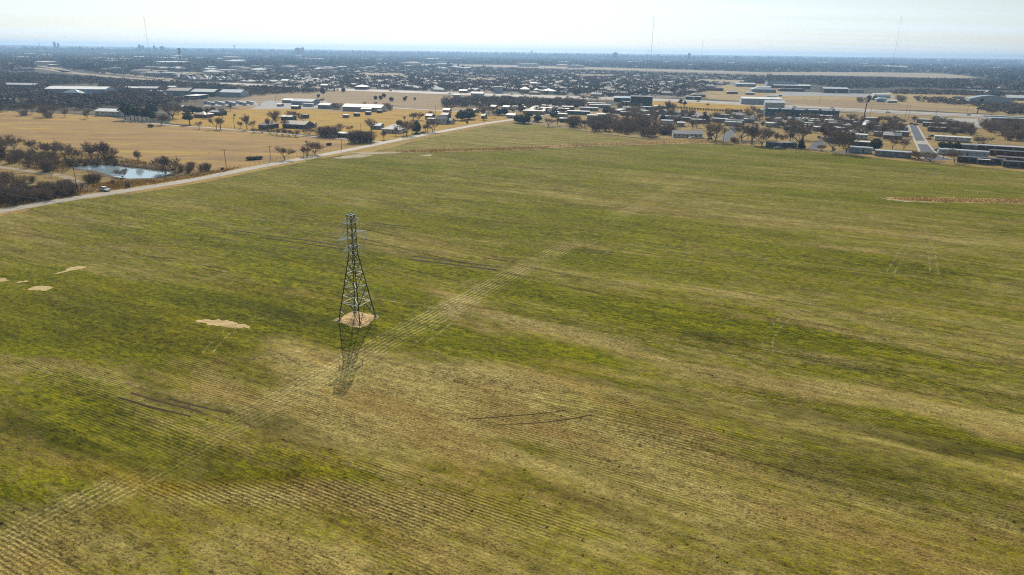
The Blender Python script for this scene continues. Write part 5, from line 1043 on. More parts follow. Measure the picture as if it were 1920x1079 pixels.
def mobile(u, v, px, wall, rmat, label, group=None, D=4.4, h=2.75, wins=6, awn=None, rot=-27.0, fr='frame', rounded=False):
    r = building('mobile_home', u, v, px, D, h, .5 if not rounded else .9, 'gable' if not rounded else 'arch', wall, rmat, label, 'mobile home', rot, wins, (1.15, .95), True, .14, group, fr=fr, base=.05)
    wl = [c for c in r.children if c.name.startswith('wall')]
    # lift walls on a skirting
    for c in r.children: c.location.z += .6
    L_ = max(vv.co.x for vv in wl[0].data.vertices); s_ = MB(); s_.box(-L_ + .08, -D / 2 + .08, 0, L_ - .08, D / 2 - .08, .62); s_.build('skirting', M['skirt'], r)
    st = MB()
    for q in range(3): st.box(-.6, -.3 * (3 - q), 0, .6, -.3 * (2 - q), .2 * (q + 1))
    st.build('steps', M['footing'], r, (L_ * .17, -D / 2 - .02, 0))
    if awn:
        ab = MB(); aw = L_ * .55; ab.box(-aw / 2, -3.0, 2.75, aw / 2, 0, 2.85)
        aw_ = ab.build('awning', RF[awn], r, (L_ * .1, -D / 2 - .2, .25))
        for q in (-1, 1): pb = MB(); pb.box(-.05, -.05, 0, .05, .05, 2.98); pb.build('post', M['trim'], aw_, (q * aw / 2 * .95, -2.9, -.24))
    return r
B = building
# left: sheds and works in the woods
B('barn', 203, 218.5, 46, 14, 4.2, 1.8, 'gable', 'white', 'white', 'white metal barn with a low gable roof at the top of the tan pasture', 'barn', rot=-8, wins=5, wsz=(1.6, 1.5), doors=1)
B('warehouse', 142, 178, 92, 30, 7, 2.5, 'gable', 'blue', 'white', 'long pale blue warehouse with a white roof among the woods at left', 'warehouse', rot=4, wins=0, door=True, doors=4)
B('house', 134, 180.5, 26, 14, 4, 3.6, 'hip', 'greyblue', 'blue', 'dark blue hip-roofed house in front of the long pale blue warehouse', 'house', rot=10, wins=3)
B('shed', 148, 180.5, 9, 10, 3, 3.2, 'hip', 'white', 'white', 'small shed with a bright white pyramid roof beside the blue hip roof', 'shed', rot=0, wins=0)
B('warehouse', 36, 166, 46, 16, 5, 2, 'gable', 'grey', 'light', 'low grey warehouse with a pale roof alone in the woods at far left', 'warehouse', rot=-4, wins=0, doors=3)
B('shed', 6, 193, 20, 9, 3, 1, 'gable', 'greyblue', 'bluegrey', 'small blue-grey shed at the left edge by the dry clearing', 'shed', rot=0, wins=2)
B('warehouse', 246, 171, 26, 14, 4, 1.6, 'gable', 'cream', 'white', 'small white-roofed warehouse right of the long pale blue one', 'warehouse', rot=0, wins=0)
B('warehouse', 277, 173, 34, 16, 5, 2, 'gable', 'grey', 'light', 'grey warehouse with a dull roof left of the row of three sheds', 'warehouse', rot=0, wins=0)
B('warehouse', 333, 179.5, 42, 22, 6, 3, 'gable', 'greyblue', 'tan', 'tan-roofed warehouse, leftmost of three sheds at the wood edge', 'warehouse', rot=-6, wins=0, doors=2)
B('warehouse', 380, 181, 44, 22, 5.5, 3, 'gable', 'green', 'light', 'grey-green warehouse, middle one of three sheds at the wood edge', 'warehouse', rot=-6, wins=0, doors=2)
B('warehouse', 432, 182, 42, 22, 5.5, 3, 'gable', 'blue', 'silver', 'pale blue-green warehouse, rightmost of three sheds at the wood edge', 'warehouse', rot=-6, wins=0, doors=2)
B('warehouse', 357, 186.5, 30, 26, 4, .3, 'flat', 'dark', 'white', 'flat bright white roof low among the bare woods', 'warehouse', rot=-8, wins=0)
B('warehouse', 322, 170, 14, 10, 5, 1, 'gable', 'white', 'white', 'tiny white building above the three sheds', 'building', rot=0, wins=0)
B('silo', 357, 178, 5, 5, 9, 1, 'flat', 'grey', 'light', 'tall narrow grey block between two of the sheds', 'silo', rot=0, wins=0, door=False)
for i, u_ in enumerate((300, 312, 318)): B('storage_tank', u_ - 16, 178.5, 3.4, 5, 4, 1.6, 'arch', 'white', 'white', f"{ORD[i]} from left of three bright white tanks in the woods", 'tank', wins=0, door=False, rot=0)
B('house', 339, 207, 10, 7, 3, 1.6, 'gable', 'blue', 'white', 'small pale blue house with white roof behind the brick house', 'house', rot=-20, wins=2)
B('brick_house', 374, 221.5, 26, 12, 3, 2.0, 'hip', 'brick', 'tan', 'brick ranch house with a greyish tan roof beside the lone green pine', 'house', rot=-15, wins=5, chim=True)
B('house', 404, 217, 24, 10, 3, 1.4, 'gable', 'navy', 'bluegrey', 'dark house with a blue-grey roof behind the pale leafless tree', 'house', rot=-10, wins=4)
for i in range(14):
    u_ = 385 + i * 6.6; B('storage_trailer', u_, 195 + (i % 3) * 1.6, 6, 3, 2.8, .2, 'flat', ('silver', 'white', 'grey', 'blue')[i % 4], ('light', 'white', 'silver')[i % 3], f"pale box trailer, {ORD[i]} from left in the grey yard left of the barns", 'trailer', rot=-12, wins=0, door=False, group='box trailers in the grey yard')
# ranch compound
B('ranch_house', 492, 243, 26, 16, 3.2, 3.0, 'hip', 'navy', 'brown', 'dark ranch house with a broad brown hip roof left of the tan-roofed one', 'house', rot=-18, wins=5)
B('ranch_house', 551, 241.5, 48, 13, 3.2, 2.2, 'gable', 'navy', 'tan', 'long ranch house with a tan roof and dark walls by the farm lane', 'house', rot=-14, wins=6, chim=True)
B('carport', 537, 226, 24, 8, 3, .8, 'gable', 'dark', 'light', 'pale-roofed carport behind the long ranch house', 'carport', rot=-14, wins=0)
B('shed', 569, 222.5, 12, 6, 3, .5, 'flat', 'dark', 'dark', 'dark open shed at the right end of the ranch buildings', 'shed', rot=-14, wins=1)
B('shed', 587, 239, 8.5, 4, 2.8, .8, 'gable', 'grey', 'grey', 'small grey shed alone on the golden grass right of the ranch house', 'shed', rot=-10, wins=1)
B('long_shed', 647, 258.5, 34, 7, 2.8, .6, 'gable', 'dark', 'grey', 'long low dark shed beside the farm lane', 'shed', rot=-20, wins=4, door=True)
for i, (u_, v_, p_) in enumerate([(647, 221.5, 11), (667.5, 218.5, 11), (689, 216, 10), (710, 212.5, 9)]):
    B('loafing_shed', u_, v_, p_, 4, 2.6, .3, 'flat', ('tan', 'dark', 'dark', 'brown')[i], 'white', f"{ORD[i]} from left of four small white-roofed sheds in the golden paddock", 'shed', rot=-14, wins=0, door=False, group='small sheds in the golden paddock', eave=.3)
B('stable', 678, 209.5, 76, 16, 4.2, 2.4, 'gable', 'silver', 'white', 'long white stable with a pale metal roof below the brown grassland', 'stable', rot=-13, wins=8, wsz=(1.6, 1.2))
B('stable_annex', 686, 210.5, 20, 6, 3, .8, 'gable', 'white', 'white', 'white-roofed porch building against the front of the long stable', 'porch', rot=-13, wins=2)
B('barn', 607, 204, 26, 12, 3.6, 1.4, 'gable', 'greyblue', 'light', 'dark green barn with a light roof left of the long stable', 'barn', rot=-14, wins=2)
B('barn', 566, 197.5, 44, 18, 4, 2.2, 'gable', 'greyblue', 'bluegrey', 'wide barn with a blue-grey roof behind the gravel yard', 'barn', rot=-12, wins=3)
B('barn', 545, 193.5, 34, 12, 3, 1.4, 'gable', 'grey', 'white', 'white-roofed barn left of the wide blue-grey one', 'barn', rot=-12, wins=0)
B('travel_trailer', 577, 200.5, 18, 4, 3.2, .3, 'flat', 'white', 'white', 'white travel trailer parked in front of the wide barn', 'trailer', rot=-12, wins=3)
B('shed', 552, 205, 15, 7, 2.8, .8, 'gable', 'dark', 'white', 'low shed with a bright white roof in the gravel yard', 'shed', rot=-14, wins=0)
B('shed', 523, 200, 10, 6, 2.2, .4, 'gable', 'grey', 'white', 'tiny white-roofed shed at the left of the gravel yard', 'shed', rot=-14, wins=0)
# houses by the road
B('house', 733, 250.5, 42, 14, 3.0, 3.0, 'hip', 'white', 'light', 'white house with a big pale hip roof beside the road', 'house', rot=-14, wins=6, chim=False)
B('house', 704, 243, 22, 8, 2.8, 1.6, 'gable', 'greyblue', 'light', 'small blue-grey house behind the broad fan-shaped tree', 'house', rot=-14, wins=3)
B('farmhouse', 826, 233, 22, 8, 4.2, 2.6, 'gable', 'white', 'dark', 'white gabled farmhouse with a dark roof near the end of the road', 'house', rot=-20, wins=4)
B('farmhouse_wing', 843, 233, 10, 6, 3, 1.6, 'gable', 'blue', 'brown', 'pale one-storey wing at the right of the white farmhouse', 'house', rot=-20, wins=2)
B('garage', 806, 232, 16, 6, 4, .3, 'flat', 'tan', 'tan', 'tan flat-roofed garage left of the white farmhouse', 'garage', rot=-20, wins=1)
B('house', 803, 224, 16, 8, 3, 1.6, 'gable', 'dark', 'light', 'dark house with a light roof behind the tan garage', 'house', rot=-20, wins=3)
B('house', 833, 222, 16, 8, 3, 1.6, 'gable', 'navy', 'dark', 'low dark house behind the white gabled farmhouse', 'house', rot=-20, wins=3)
B('house', 836, 212.5, 14, 8, 3, 1.2, 'gable', 'tan', 'white', 'small house with a white roof above the farmhouse', 'house', rot=-16, wins=3)
for i, (u_, v_, p_, wl, rf) in enumerate([(891, 212, 9, 'white', 'white'), (899, 199, 6, 'white', 'white'), (924, 205, 12, 'tan', 'light'), (948, 206, 14, 'blue', 'light'), (957, 222, 18, 'cream', 'tan'), (905, 223, 9, 'grey', 'grey')]):
    B('house', u_, v_, p_, 7, 2.8, 1.2, 'gable', wl, rf, f"{ORD[i]} from left of the small houses between the massive evergreens and the village".replace('between the massive evergreens and', 'by the evergreens at'), 'house', rot=-22, wins=3, group='small houses at the end of the road')
# along the highway, near side
B('warehouse', 894, 184, 24, 14, 6, 1.4, 'gable', 'blue', 'white', 'white ribbed warehouse beside the highway above the long wood', 'warehouse', rot=-6, wins=0, bay=9)
B('warehouse', 855, 184, 14, 10, 3.6, .4, 'flat', 'silver', 'silver', 'low pale blue building left of the white ribbed warehouse', 'building', rot=-6, wins=0)
# along the highway, far side
FARSIDE = [(533, 157, 14, 14, 5, 2, 'gable', 'cream', 'white', 'bright white-roofed building beside the highway above the dark strip of wood'), (607, 165, 14, 14, 4, 1.5, 'gable', 'grey', 'white', 'white gabled roof beside the highway above the junipers, left one'), (620, 166.5, 16, 14, 4, 1, 'flat', 'tan', 'tan', 'low tan building beside the highway above the lone juniper'),
 (676, 168.5, 24, 18, 4.5, 2.6, 'hip', 'brown', 'white', 'long building with a cream hip roof beside the highway'), (768, 168.5, 24, 18, 5, .4, 'flat', 'tan', 'light', 'tan flat-roofed store beside the highway left of centre'), (824, 172, 17, 14, 4, .5, 'flat', 'dark', 'white', 'dark shop with a bright white flat roof beside the highway'),
 (868, 175, 16, 14, 3.6, 1, 'gable', 'tan', 'tan', 'low tan shop beside the highway left of the ribbed warehouse'), (933, 175.5, 16, 18, 9, .6, 'flat', 'blue', 'blue', 'boxy pale blue building standing taller beside the highway'), (944, 169.5, 30, 18, 4, .5, 'flat', 'grey', 'white', 'wide white roof behind the boxy pale blue building'),
 (983, 175.5, 19, 20, 6, 3.4, 'hip', 'tan', 'white', 'tan building with a bright white hip roof beside the highway'), (1000, 162.5, 13, 16, 4, 3.5, 'arch', 'tan', 'white', 'bright white domed roof among the trees beyond the highway'), (1005, 176.5, 9, 10, 6, 2, 'hip', 'grey', 'white', 'narrow tower-like building with a white roof beside the highway'),
 (1028, 177, 26, 20, 4.5, 3.2, 'hip', 'white', 'white', 'white tent-like roof beside the highway with cars in front')]
for f_ in FARSIDE: B('shop', *f_[:8], f_[8], f_[9], 'building', rot=-5, wins=0, door=False)
B('hotel', 1202, 199, 40, 16, 10.5, .8, 'flat', 'navy', 'white', 'dark three-storey hotel with a bright white flat roof below the highway', 'hotel', rot=-10, wins=9, wsz=(1.4, 1.2), wz=1.2, door=True)
B('hotel_wing', 1176, 198, 16, 10, 4, .5, 'flat', 'tan', 'light', 'low tan wing at the left of the dark hotel', 'building', rot=-10, wins=2)
B('drive_in', 1166, 191, 30, 16, 4.5, 2, 'gable', 'dark', 'blue', 'building with a pale blue metal roof left of the dark hotel', 'building', rot=-8, wins=0)
B('warehouse', 1300, 187.5, 27, 12, 4, .5, 'flat', 'dark', 'white', 'dark shop with a long white flat roof right of the hotel, beyond the highway', 'shop', rot=-12, wins=0)
B('house', 1309, 182.5, 26, 16, 3, 3, 'hip', 'brown', 'brown', 'wide brown hip-roofed building on the golden field', 'house', rot=-12, wins=0)
B('school', 1336, 170.5, 38, 14, 3.6, .6, 'flat', 'brown', 'brown', 'long low brown building on the golden field beyond the highway', 'building', rot=-10, wins=0)
B('house', 1373, 176.5, 19, 14, 3, 1.6, 'hip', 'maroon', 'grey', 'brown and grey house alone on the golden field', 'house', rot=-12, wins=0)
B('house', 1406, 178, 16, 12, 3, .8, 'gable', 'grey', 'light', 'pale grey roof left of the long white-roofed warehouse', 'house', rot=-12, wins=0)
B('warehouse', 1398, 163, 36, 26, 5, 2, 'gable', 'greyblue', 'silver', 'wide warehouse with a silver-blue roof at the town edge', 'warehouse', rot=-8, wins=0)
B('warehouse', 1432, 174, 42, 24, 5, 4, 'hip', 'greyblue', 'bluegrey', 'blue-grey hip-roofed hall on the golden field', 'hall', rot=-10, wins=0)
B('warehouse', 1432, 169, 26, 20, 5, 1, 'gable', 'grey', 'light', 'pale-roofed shed behind the blue-grey hall', 'warehouse', rot=-10, wins=0)
B('warehouse', 1427, 196.5, 70, 22, 7.0, 1.5, 'gable', 'silver', 'white', 'long warehouse with a bright white roof and pale blue wall beside the highway', 'warehouse', rot=-10, wins=0, doors=4)
# right beyond the highway
B('warehouse', 1465, 165.5, 50, 24, 12, 1, 'flat', 'blue', 'bluegrey', 'tall pale blue hall behind the bright white canopies', 'hall', rot=-6, wins=0, door=False)
B('canopy', 1485, 166.5, 62, 22, 5.5, 1.5, 'gable', 'dark', 'white', 'longest bright white roof of the canopies, upper one', 'canopy', rot=-6, wins=0, door=False)
B('canopy', 1485, 172, 42, 16, 4, 1, 'flat', 'navy', 'white', 'lower bright white flat roof in front of the canopies', 'canopy', rot=-6, wins=0, door=False)
B('warehouse', 1567, 175, 42, 24, 7, 2, 'gable', 'brown', 'silver', 'long brown hall with a silver roof behind the golden field', 'hall', rot=-8, wins=0)
B('office', 1606, 174, 24, 12, 4, .8, 'flat', 'silver', 'white', 'pale low building right of the long brown hall', 'building', rot=-8, wins=0)
B('house', 1656, 192, 22, 12, 4, 2.6, 'hip', 'greyblue', 'blue', 'blue-grey house with evergreens behind the tall sign', 'house', rot=-10, wins=4)
B('house', 1673, 193.5, 16, 8, 3, 1, 'gable', 'blue', 'white', 'pale low house right of the blue-grey one behind the sign', 'house', rot=-10, wins=3)
B('shed', 1654, 183.5, 26, 14, 2, 4.0, 'arch', 'white', 'white', 'bright white rounded roof behind the blue-grey house', 'shed', rot=-10, wins=0, door=False)
for i, (u_, v_, p_, wl, rf) in enumerate([(1605, 157, 9, 'white', 'white'), (1618, 155, 7, 'tan', 'light'), (1645, 155, 14, 'grey', 'light'), (1688, 152.5, 16, 'tan', 'white'), (1722, 154, 28, 'grey', 'light'), (1765, 160, 20, 'cream', 'cream'), (1795, 161, 26, 'white', 'light'), (1825, 161, 14, 'tan', 'tan'), (1866, 165, 12, 'grey', 'light')]):
    B('farm_building', u_, v_, p_, 14, 4, 1.5, 'gable', wl, rf if rf in RF else 'tan', f"{ORD[i]} from left of the pale farm buildings along the dark wood, far right", 'farm building', rot=-8, wins=0, door=False, group='pale farm buildings at far right')
B('house', 1832, 168, 22, 14, 3, 3, 'hip', 'brown', 'brown', 'brown hip-roofed house on the golden land at far right', 'house', rot=-8, wins=0)
B('long_shed', 1836, 173.5, 24, 10, 3, .8, 'gable', 'dark', 'light', 'long dark shed with a pale roof left of the steep-roofed house', 'shed', rot=-8, wins=0)
B('house', 1862, 180, 24, 16, 3, 6, 'hip', 'navy', 'dark', 'house with a steep dark roof above the blue vaulted hall', 'house', rot=-10, wins=0)
B('house', 1883, 169.5, 18, 14, 3, 4, 'hip', 'navy', 'brown', 'house with a dark steep roof at the far golden field', 'house', rot=-10, wins=0)
B('sports_hall', 1857, 195, 60, 16, 6, 5.0, 'archx', 'blue', 'blue', 'blue hall with a long curved roof beside the highway sign', 'hall', rot=-14, wins=0, door=False)
B('barn', 1905, 189, 26, 16, 4, 3.5, 'gable', 'grey', 'white', 'white-roofed barn at the right edge above the curved blue hall', 'barn', rot=-10, wins=0)
B('ramp_shed', 1798, 186, 16, 6, 3, .6, 'flat', 'greyblue', 'silver', 'narrow silver shed slanting across the grey slope', 'shed', rot=-42, wins=0)
B('barn', 1817, 190.5, 14, 8, 3.4, 1.4, 'gable', 'maroon', 'tan', 'small reddish barn left of the curved blue hall', 'barn', rot=-30, wins=0)
# the blue-green works on the near side of the highway
B('factory', 1502, 221, 122, 22, 7.2, .7, 'flat', 'teal', 'bluegrey', 'very long blue-green warehouse with a flat roof behind the mobile homes', 'warehouse', rot=-14, wins=0, doors=3)
rt = G(1502, 221); 
for i in range(6):
    x = rt[0] + (-34 + 13 * i) * math.cos(R(-14)) + 11 * math.sin(R(14)); y = rt[1] + (-34 + 13 * i) * math.sin(R(-14)) + 9
    r = empty('roof_unit', (x, y, 7.5), R(-14), f"{ORD[i]} from left of the dark vents on the roof of the long blue-green warehouse", 'roof vent', 'vents on the long warehouse roof'); m_ = MB(); m_.box(-1.3, -1, 0, 1.3, 1, 1.1); m_.build('housing', W['greyblue'], r); m_ = MB(); m_.tube((0, 0, 1.12), (0, 0, 1.35), .6, .6, 10); m_.build('fan_guard', M['darksteel'], r)
B('gabled_hall', 1452, 203, 34, 18, 6, 2.4, 'gable', 'blue', 'silver', 'pale gabled hall at the left end of the very long warehouse', 'hall', rot=-14, wins=0)
B('store', 1447, 188.5, 18, 12, 5, .6, 'flat', 'silver', 'white', 'white flat roof just above the pale gabled hall', 'store', rot=-10, wins=0)
B('office', 1566, 221, 9, 6, 3.6, .4, 'flat', 'blue', 'silver', 'small pale blue office at the right end of the very long warehouse', 'office', rot=-14, wins=1)
B('warehouse', 1905, 241, 74, 26, 7.5, .9, 'flat', 'cream', 'bluegrey', 'big white warehouse with vertical ribs and a grey-blue roof at the right edge', 'warehouse', rot=-20, wins=0, bay=16, door=False)
B('loading_bay', 1922, 243.5, 30, 8, 4.6, .5, 'flat', 'white', 'white', 'lower white-roofed bay in front of the big ribbed warehouse', 'loading bay', rot=-20, wins=0, bay=6)
# the village: houses and mobile homes, each as the photograph places it
B('house', 1289, 259, 54, 9, 2.9, 1.9, 'gable', 'white', 'grey', 'grey-roofed house with white siding and dark shutters at the field edge', 'house', rot=-6, wins=7, fr='shutter')
B('carport', 1297, 258.5, 20, 5, 2.5, .2, 'flat', 'dark', 'white', 'white flat carport roof in front of the grey-roofed house', 'carport', rot=-6, wins=0, door=False)
VIL = [(1104, 208.5, 34, 'greyblue', 'silver', 'pale blue-grey mobile home with a flat roof left of the round green tree'), (1082, 215.5, 46, 'teal', 'white', 'long dark mobile home with a bright white roof above the village thicket'), (1124, 203, 40, 'grey', 'light', 'grey-roofed mobile home, upper one of the stack left of the hotel', ), (1118, 199.5, 34, 'tan', 'light', 'pale-roofed mobile home at the top of the stack left of the hotel'),
 (1110, 223.5, 20, 'white', 'light', 'white mobile home among bare trees above the village thicket, left one'), (1127, 221.5, 18, 'cream', 'white', 'white mobile home among bare trees above the village thicket, right one'), (1056, 230, 16, 'dark', 'silver', 'low shed with a silver-white roof at the left of the village thicket'), (1000, 206, 20, 'greyblue', 'blue', 'house with a blue-grey hip roof left of the dark evergreens'),
 (1026, 204, 22, 'grey', 'grey', 'grey house behind the dark evergreens left of the long white roof'), (977, 207, 16, 'white', 'light', 'pale house at the left end of the village, below the wood'), (1000, 215, 40, 'tan', 'tan', 'long tan roof behind the low evergreens at the field corner'), (1046, 217, 32, 'grey', 'light', 'pale-roofed trailer right of the evergreens at the field corner'),
 (1212, 207, 34, 'green', 'silver', 'grey-green mobile home in front of the dark hotel'), (1181, 208, 28, 'greyblue', 'silver', 'pale blue-grey mobile home left below the dark hotel'), (1158, 213, 30, 'cream', 'white', 'cream mobile home between the round green tree and the golden lawn'), (1176, 217.5, 26, 'brown', 'tan', 'tan-roofed mobile home above the small golden lawn'),
 (1255, 225.5, 30, 'green', 'silver', 'grey-green mobile home on the golden lawn, left of the dark teal one'), (1281, 228, 28, 'teal', 'grey', 'dark teal mobile home behind the grey house'), (1237, 205.5, 22, 'white', 'white', 'small white building with arches right of the hotel'), (1250, 234, 22, 'white', 'silver', 'white trailer just above the right end of the village thicket'), (1276, 238, 14, 'white', 'white', 'short white trailer behind the grey house'),
 (1308, 232, 26, 'grey', 'light', 'pale trailer under the cone-shaped cedar'), (1377, 233.5, 32, 'teal', 'bluegrey', 'dark teal mobile home right of the concrete pad'), (1403, 231, 18, 'grey', 'light', 'grey mobile home under the dark trees right of the concrete pad'), (1430, 212, 22, 'white', 'white', 'bright white-roofed trailer left of the very long warehouse'),
 (1448, 239, 24, 'blue', 'white', 'white mobile home left of the golden lawn below the long warehouse'), (1450, 228.5, 24, 'greyblue', 'silver', 'grey mobile home behind the white one below the long warehouse'), (1486, 218.5, 22, 'dark', 'light', 'dark mobile home with a pale slanting roof under the long warehouse, leftmost'), (1511, 223, 22, 'tan', 'light', 'tan mobile home with a pale roof under the long warehouse, second'), (1544, 224, 26, 'brown', 'white', 'brown mobile home with a bright roof under the long warehouse, third'),
 (1485, 228, 26, 'blue', 'light', 'pale blue mobile home half hidden by trees below the long warehouse'), (1517, 239, 22, 'grey', 'silver', 'grey mobile home left of the small white house with the porch'), (1536, 247, 22, 'white', 'white', 'small white house with a porch above the golden lawn'), (1610, 237.5, 18, 'tan', 'light', 'beige mobile home in the middle of the right-hand village'), (1630, 228.5, 24, 'greyblue', 'light', 'grey mobile home with a thin pale roof near the tall sign'),
 (1633, 245, 14, 'brown', 'tan', 'small brown house right of the beige mobile home'), (1585, 243, 18, 'grey', 'light', 'grey mobile home above the dark red-brown tree'), (1611, 261.5, 24, 'white', 'white', 'white mobile home above the dark one with the white stripe'), (1614, 276, 28, 'navy', 'white', 'dark mobile home with a white roof edge behind the silver one'), (1572, 270, 30, 'greyblue', 'grey', 'blue-grey mobile home behind the large trees of the field edge'),
 (1450, 278, 28, 'teal', 'dark', 'dark green mobile home at the field edge, left end of the right village'), (1478, 278, 26, 'dark', 'grey', 'dark mobile home under bare trees at the field edge'), (1612, 288, 36, 'silver', 'silver', 'silver mobile home with a rounded roof at the field edge'), (1673, 295, 54, 'greyblue', 'silver', 'long blue-grey mobile home at the field edge left of the grey street'),
 (1689, 246.5, 20, 'blue', 'light', 'pale blue mobile home left of the far end of the grey street'), (1690, 256, 22, 'tan', 'light', 'beige mobile home left of the grey street, below the pale blue one'), (1656, 245, 20, 'grey', 'light', 'grey mobile home behind the two large yard trees'), (1760, 239, 46, 'green', 'silver', 'dark green mobile home with a pale edge right of the street end'), (1772, 248.5, 50, 'brown', 'grey', 'dark mobile home behind the long white trailer'),
 (1785, 266, 50, 'white', 'white', 'long white mobile home with a bright roof right of the grey street'), (1815, 282, 26, 'olive', 'olive', 'olive green mobile home right of the clipped hedge trees'), (1805, 294, 68, 'blue', 'silver', 'very long silver-blue mobile home with a rounded roof'), (1838, 308, 64, 'dark', 'dark', 'dark mobile home with a white awning at the field edge'), (1872, 284.5, 70, 'maroon', 'silver', 'maroon mobile home with white windows and a pale roof'),
 (1912, 296, 80, 'maroon', 'dark', 'dark red mobile home below the maroon one at the right edge'), (1926, 309, 80, 'brown', 'brown', 'brown mobile home at the right edge of the village'), (1938, 318, 80, 'dark', 'dark', 'dark trailer nearest the field at the right edge'), (1735, 231.5, 26, 'grey', 'light', 'grey trailer across the far end of the grey street')]
for i, (u_, v_, p_, wl, rf, lab) in enumerate(VIL):
    rf = rf if rf in RF else 'grey'; big = p_ > 40
    mobile(u_, v_, p_, wl, rf, lab, 'mobile homes of the village', wins=6 if big else 4, awn='white' if (i == 52 or u_ in (1838, 1536, 1158)) else None, rounded=u_ in (1612, 1805), rot=-27 if u_ > 1400 else -14, D=4.6 if p_ > 24 else 6)
# smaller homes that fill the village between the ones above
rgv = random.Random(44); used = [G(q[0], q[1]) for q in VIL] + [G(1502, 218), G(1289, 259), G(1202, 199)]
FILLP = [([(1445, 226), (1560, 229), (1690, 240), (1680, 262), (1600, 262), (1560, 256), (1470, 246)], 'among the trees below the very long warehouse', 30), ([(1130, 206), (1300, 216), (1420, 222), (1400, 240), (1300, 232), (1200, 224), (1140, 214)], 'between the dark hotel and the concrete pad', 16), ([(960, 204), (1070, 206), (1060, 222), (1000, 214)], 'at the left end of the village', 10)]
for P_, wh, n_ in FILLP:
    pu = [p[0] for p in P_]; pv = [p[1] for p in P_]; w = [G(*p) for p in P_]; put = []; tr_ = 0
    while len(put) < n_ and tr_ < 3000:
        tr_ += 1; a_ = rgv.uniform(min(pu), max(pu)); b_ = rgv.uniform(min(pv), max(pv)); x, y = G(a_, b_)
        if not inpoly(np.array([x]), np.array([y]), w)[0] or any(math.hypot(x - q[0], y - q[1]) < 15 for q in used + [p[2] for p in put]): continue
        put.append((a_, b_, (x, y)))
    for i, (a_, b_, q_) in enumerate(sorted(put)):
        if rgv.random() < .55: mobile(a_, b_, 16 / mpp(a_, b_) * rgv.uniform(.8, 1.15), rgv.choice(('cream', 'grey', 'tan', 'blue', 'white', 'brown', 'green')), rgv.choice(('light', 'grey', 'white', 'tan', 'silver')), f"small mobile home, {(ORD + ['twenty-' + o for o in ORD[:9]] + ['thirtieth'])[i]} from left {wh}", 'small mobile homes of the village', wins=4, rot=-27 + rgv.choice((0, 0, 90)), D=4.4)
        else: B('house', a_, b_, 12 / mpp(a_, b_), 8, 2.8, 1.8, rgv.choice(('gable', 'hip')), rgv.choice(('cream', 'grey', 'tan', 'brick', 'white', 'brown')), rgv.choice(('light', 'grey', 'brown', 'tan', 'dark')), f"small house, {(ORD + ['twenty-' + o for o in ORD[:9]] + ['thirtieth'])[i]} from left {wh}", 'house', wins=4, rot=-27 + rgv.choice((0, 90)), group='small houses of the village')
# town houses: blocks of small houses beyond the highway
TH_PR = []
def th_proto(L_, D, h, rise, kind, wl):
    a, b = L_ / 2, D / 2; w_ = MB(); r_ = MB(); e = .5
    w_.add([(-a, -b, 0), (a, -b, 0), (a, b, 0), (-a, b, 0), (-a, -b, h), (a, -b, h), (a, b, h), (-a, b, h), (-a, 0, h + (rise if kind == 'gable' else 0)), (a, 0, h + (rise if kind == 'gable' else 0))], [(0, 1, 5, 4), (1, 2, 6, 9, 5), (2, 3, 7, 6), (3, 0, 4, 8, 7)])
    rl = a + e if kind == 'gable' else max(.1, a - b); z = h + .02
    r_.add([(-a - e, -b - e, z), (a + e, -b - e, z), (a + e, b + e, z), (-a - e, b + e, z), (-rl, 0, h + rise), (rl, 0, h + rise)], [(0, 1, 5, 4), (1, 2, 5), (2, 3, 4, 5), (3, 0, 4), (0, 3, 2, 1)])
    return w_.mesh('wall', wl), r_.mesh('roof', M['townroof'])
M['townroof'] = objrand_mat('town_roofs', [(.13, .115, .105), (.30, .285, .27), (.19, .155, .13), (.34, .33, .31), (.24, .20, .17), (.50, .50, .48), (.20, .21, .23)], .7, .3, .3)
M['townwall'] = objrand_mat('town_walls', [(.22, .14, .11), (.45, .42, .38), (.33, .27, .21), (.55, .54, .52)], .8, .2, .3)
for a_ in ((15, 10, 3, 2.2, 'hip'), (17, 11, 3, 2.4, 'gable'), (12, 9, 3, 2, 'gable'), (20, 12, 3.2, 2.8, 'hip')): TH_PR.append(th_proto(*a_, M['townwall']))
hp = scatter([(395, 153.5), (300, 137), (700, 130), (1100, 135), (1400, 146), (1400, 160), (1340, 166), (1290, 181), (1180, 183), (960, 177), (700, 168), (560, 163), (470, 158)], 27, 91, lambda X, Y, rg: ~hw_clear(X, Y) & GREY(X, Y) & (rg.uniform(0, 1, X.shape) < .4))
dd_ = np.hypot(hp[:, 0], hp[:, 1]); hp = hp[np.argsort(dd_)]; near_h = hp[:285]; far_h = hp[285:]
rgh = random.Random(8)
LM = [(420, 'behind the estate houses'), (533, 'behind the bright white-roofed building'), (612, 'behind the two roofs above the junipers'), (676, 'behind the cream hip roof'), (730, 'left of the tan store'), (768, 'behind the tan flat-roofed store'), (824, 'behind the dark shop with white roof'), (868, 'behind the low tan shop'), (905, 'behind the ribbed warehouse'), (935, 'behind the boxy pale blue building'), (983, 'behind the white hip roof'), (1028, 'behind the white tent-like roof'), (1075, 'behind the reddish trees'), (1120, 'right of the reddish trees'), (1166, 'behind the pale blue metal roof'), (1210, 'behind the dark hotel'), (1260, 'right of the dark hotel'), (1320, 'at the edge of the golden field')]
def lmu(u): return min(LM, key=lambda q: abs(q[0] - u))[0]
def town_label(u, d):
    lm = min(LM, key=lambda q: abs(q[0] - u))[1]; return f"small town house {['just ', 'a little way ', 'well ', 'far ', 'very far '][min(4, max(0, int((d - 960) / 110)))]}{lm}, beyond the highway, {'left' if u < lmu(u) else 'right'} side"
ZL = ['in the left part of the town', 'in the middle of the town', 'in the right part of the town']
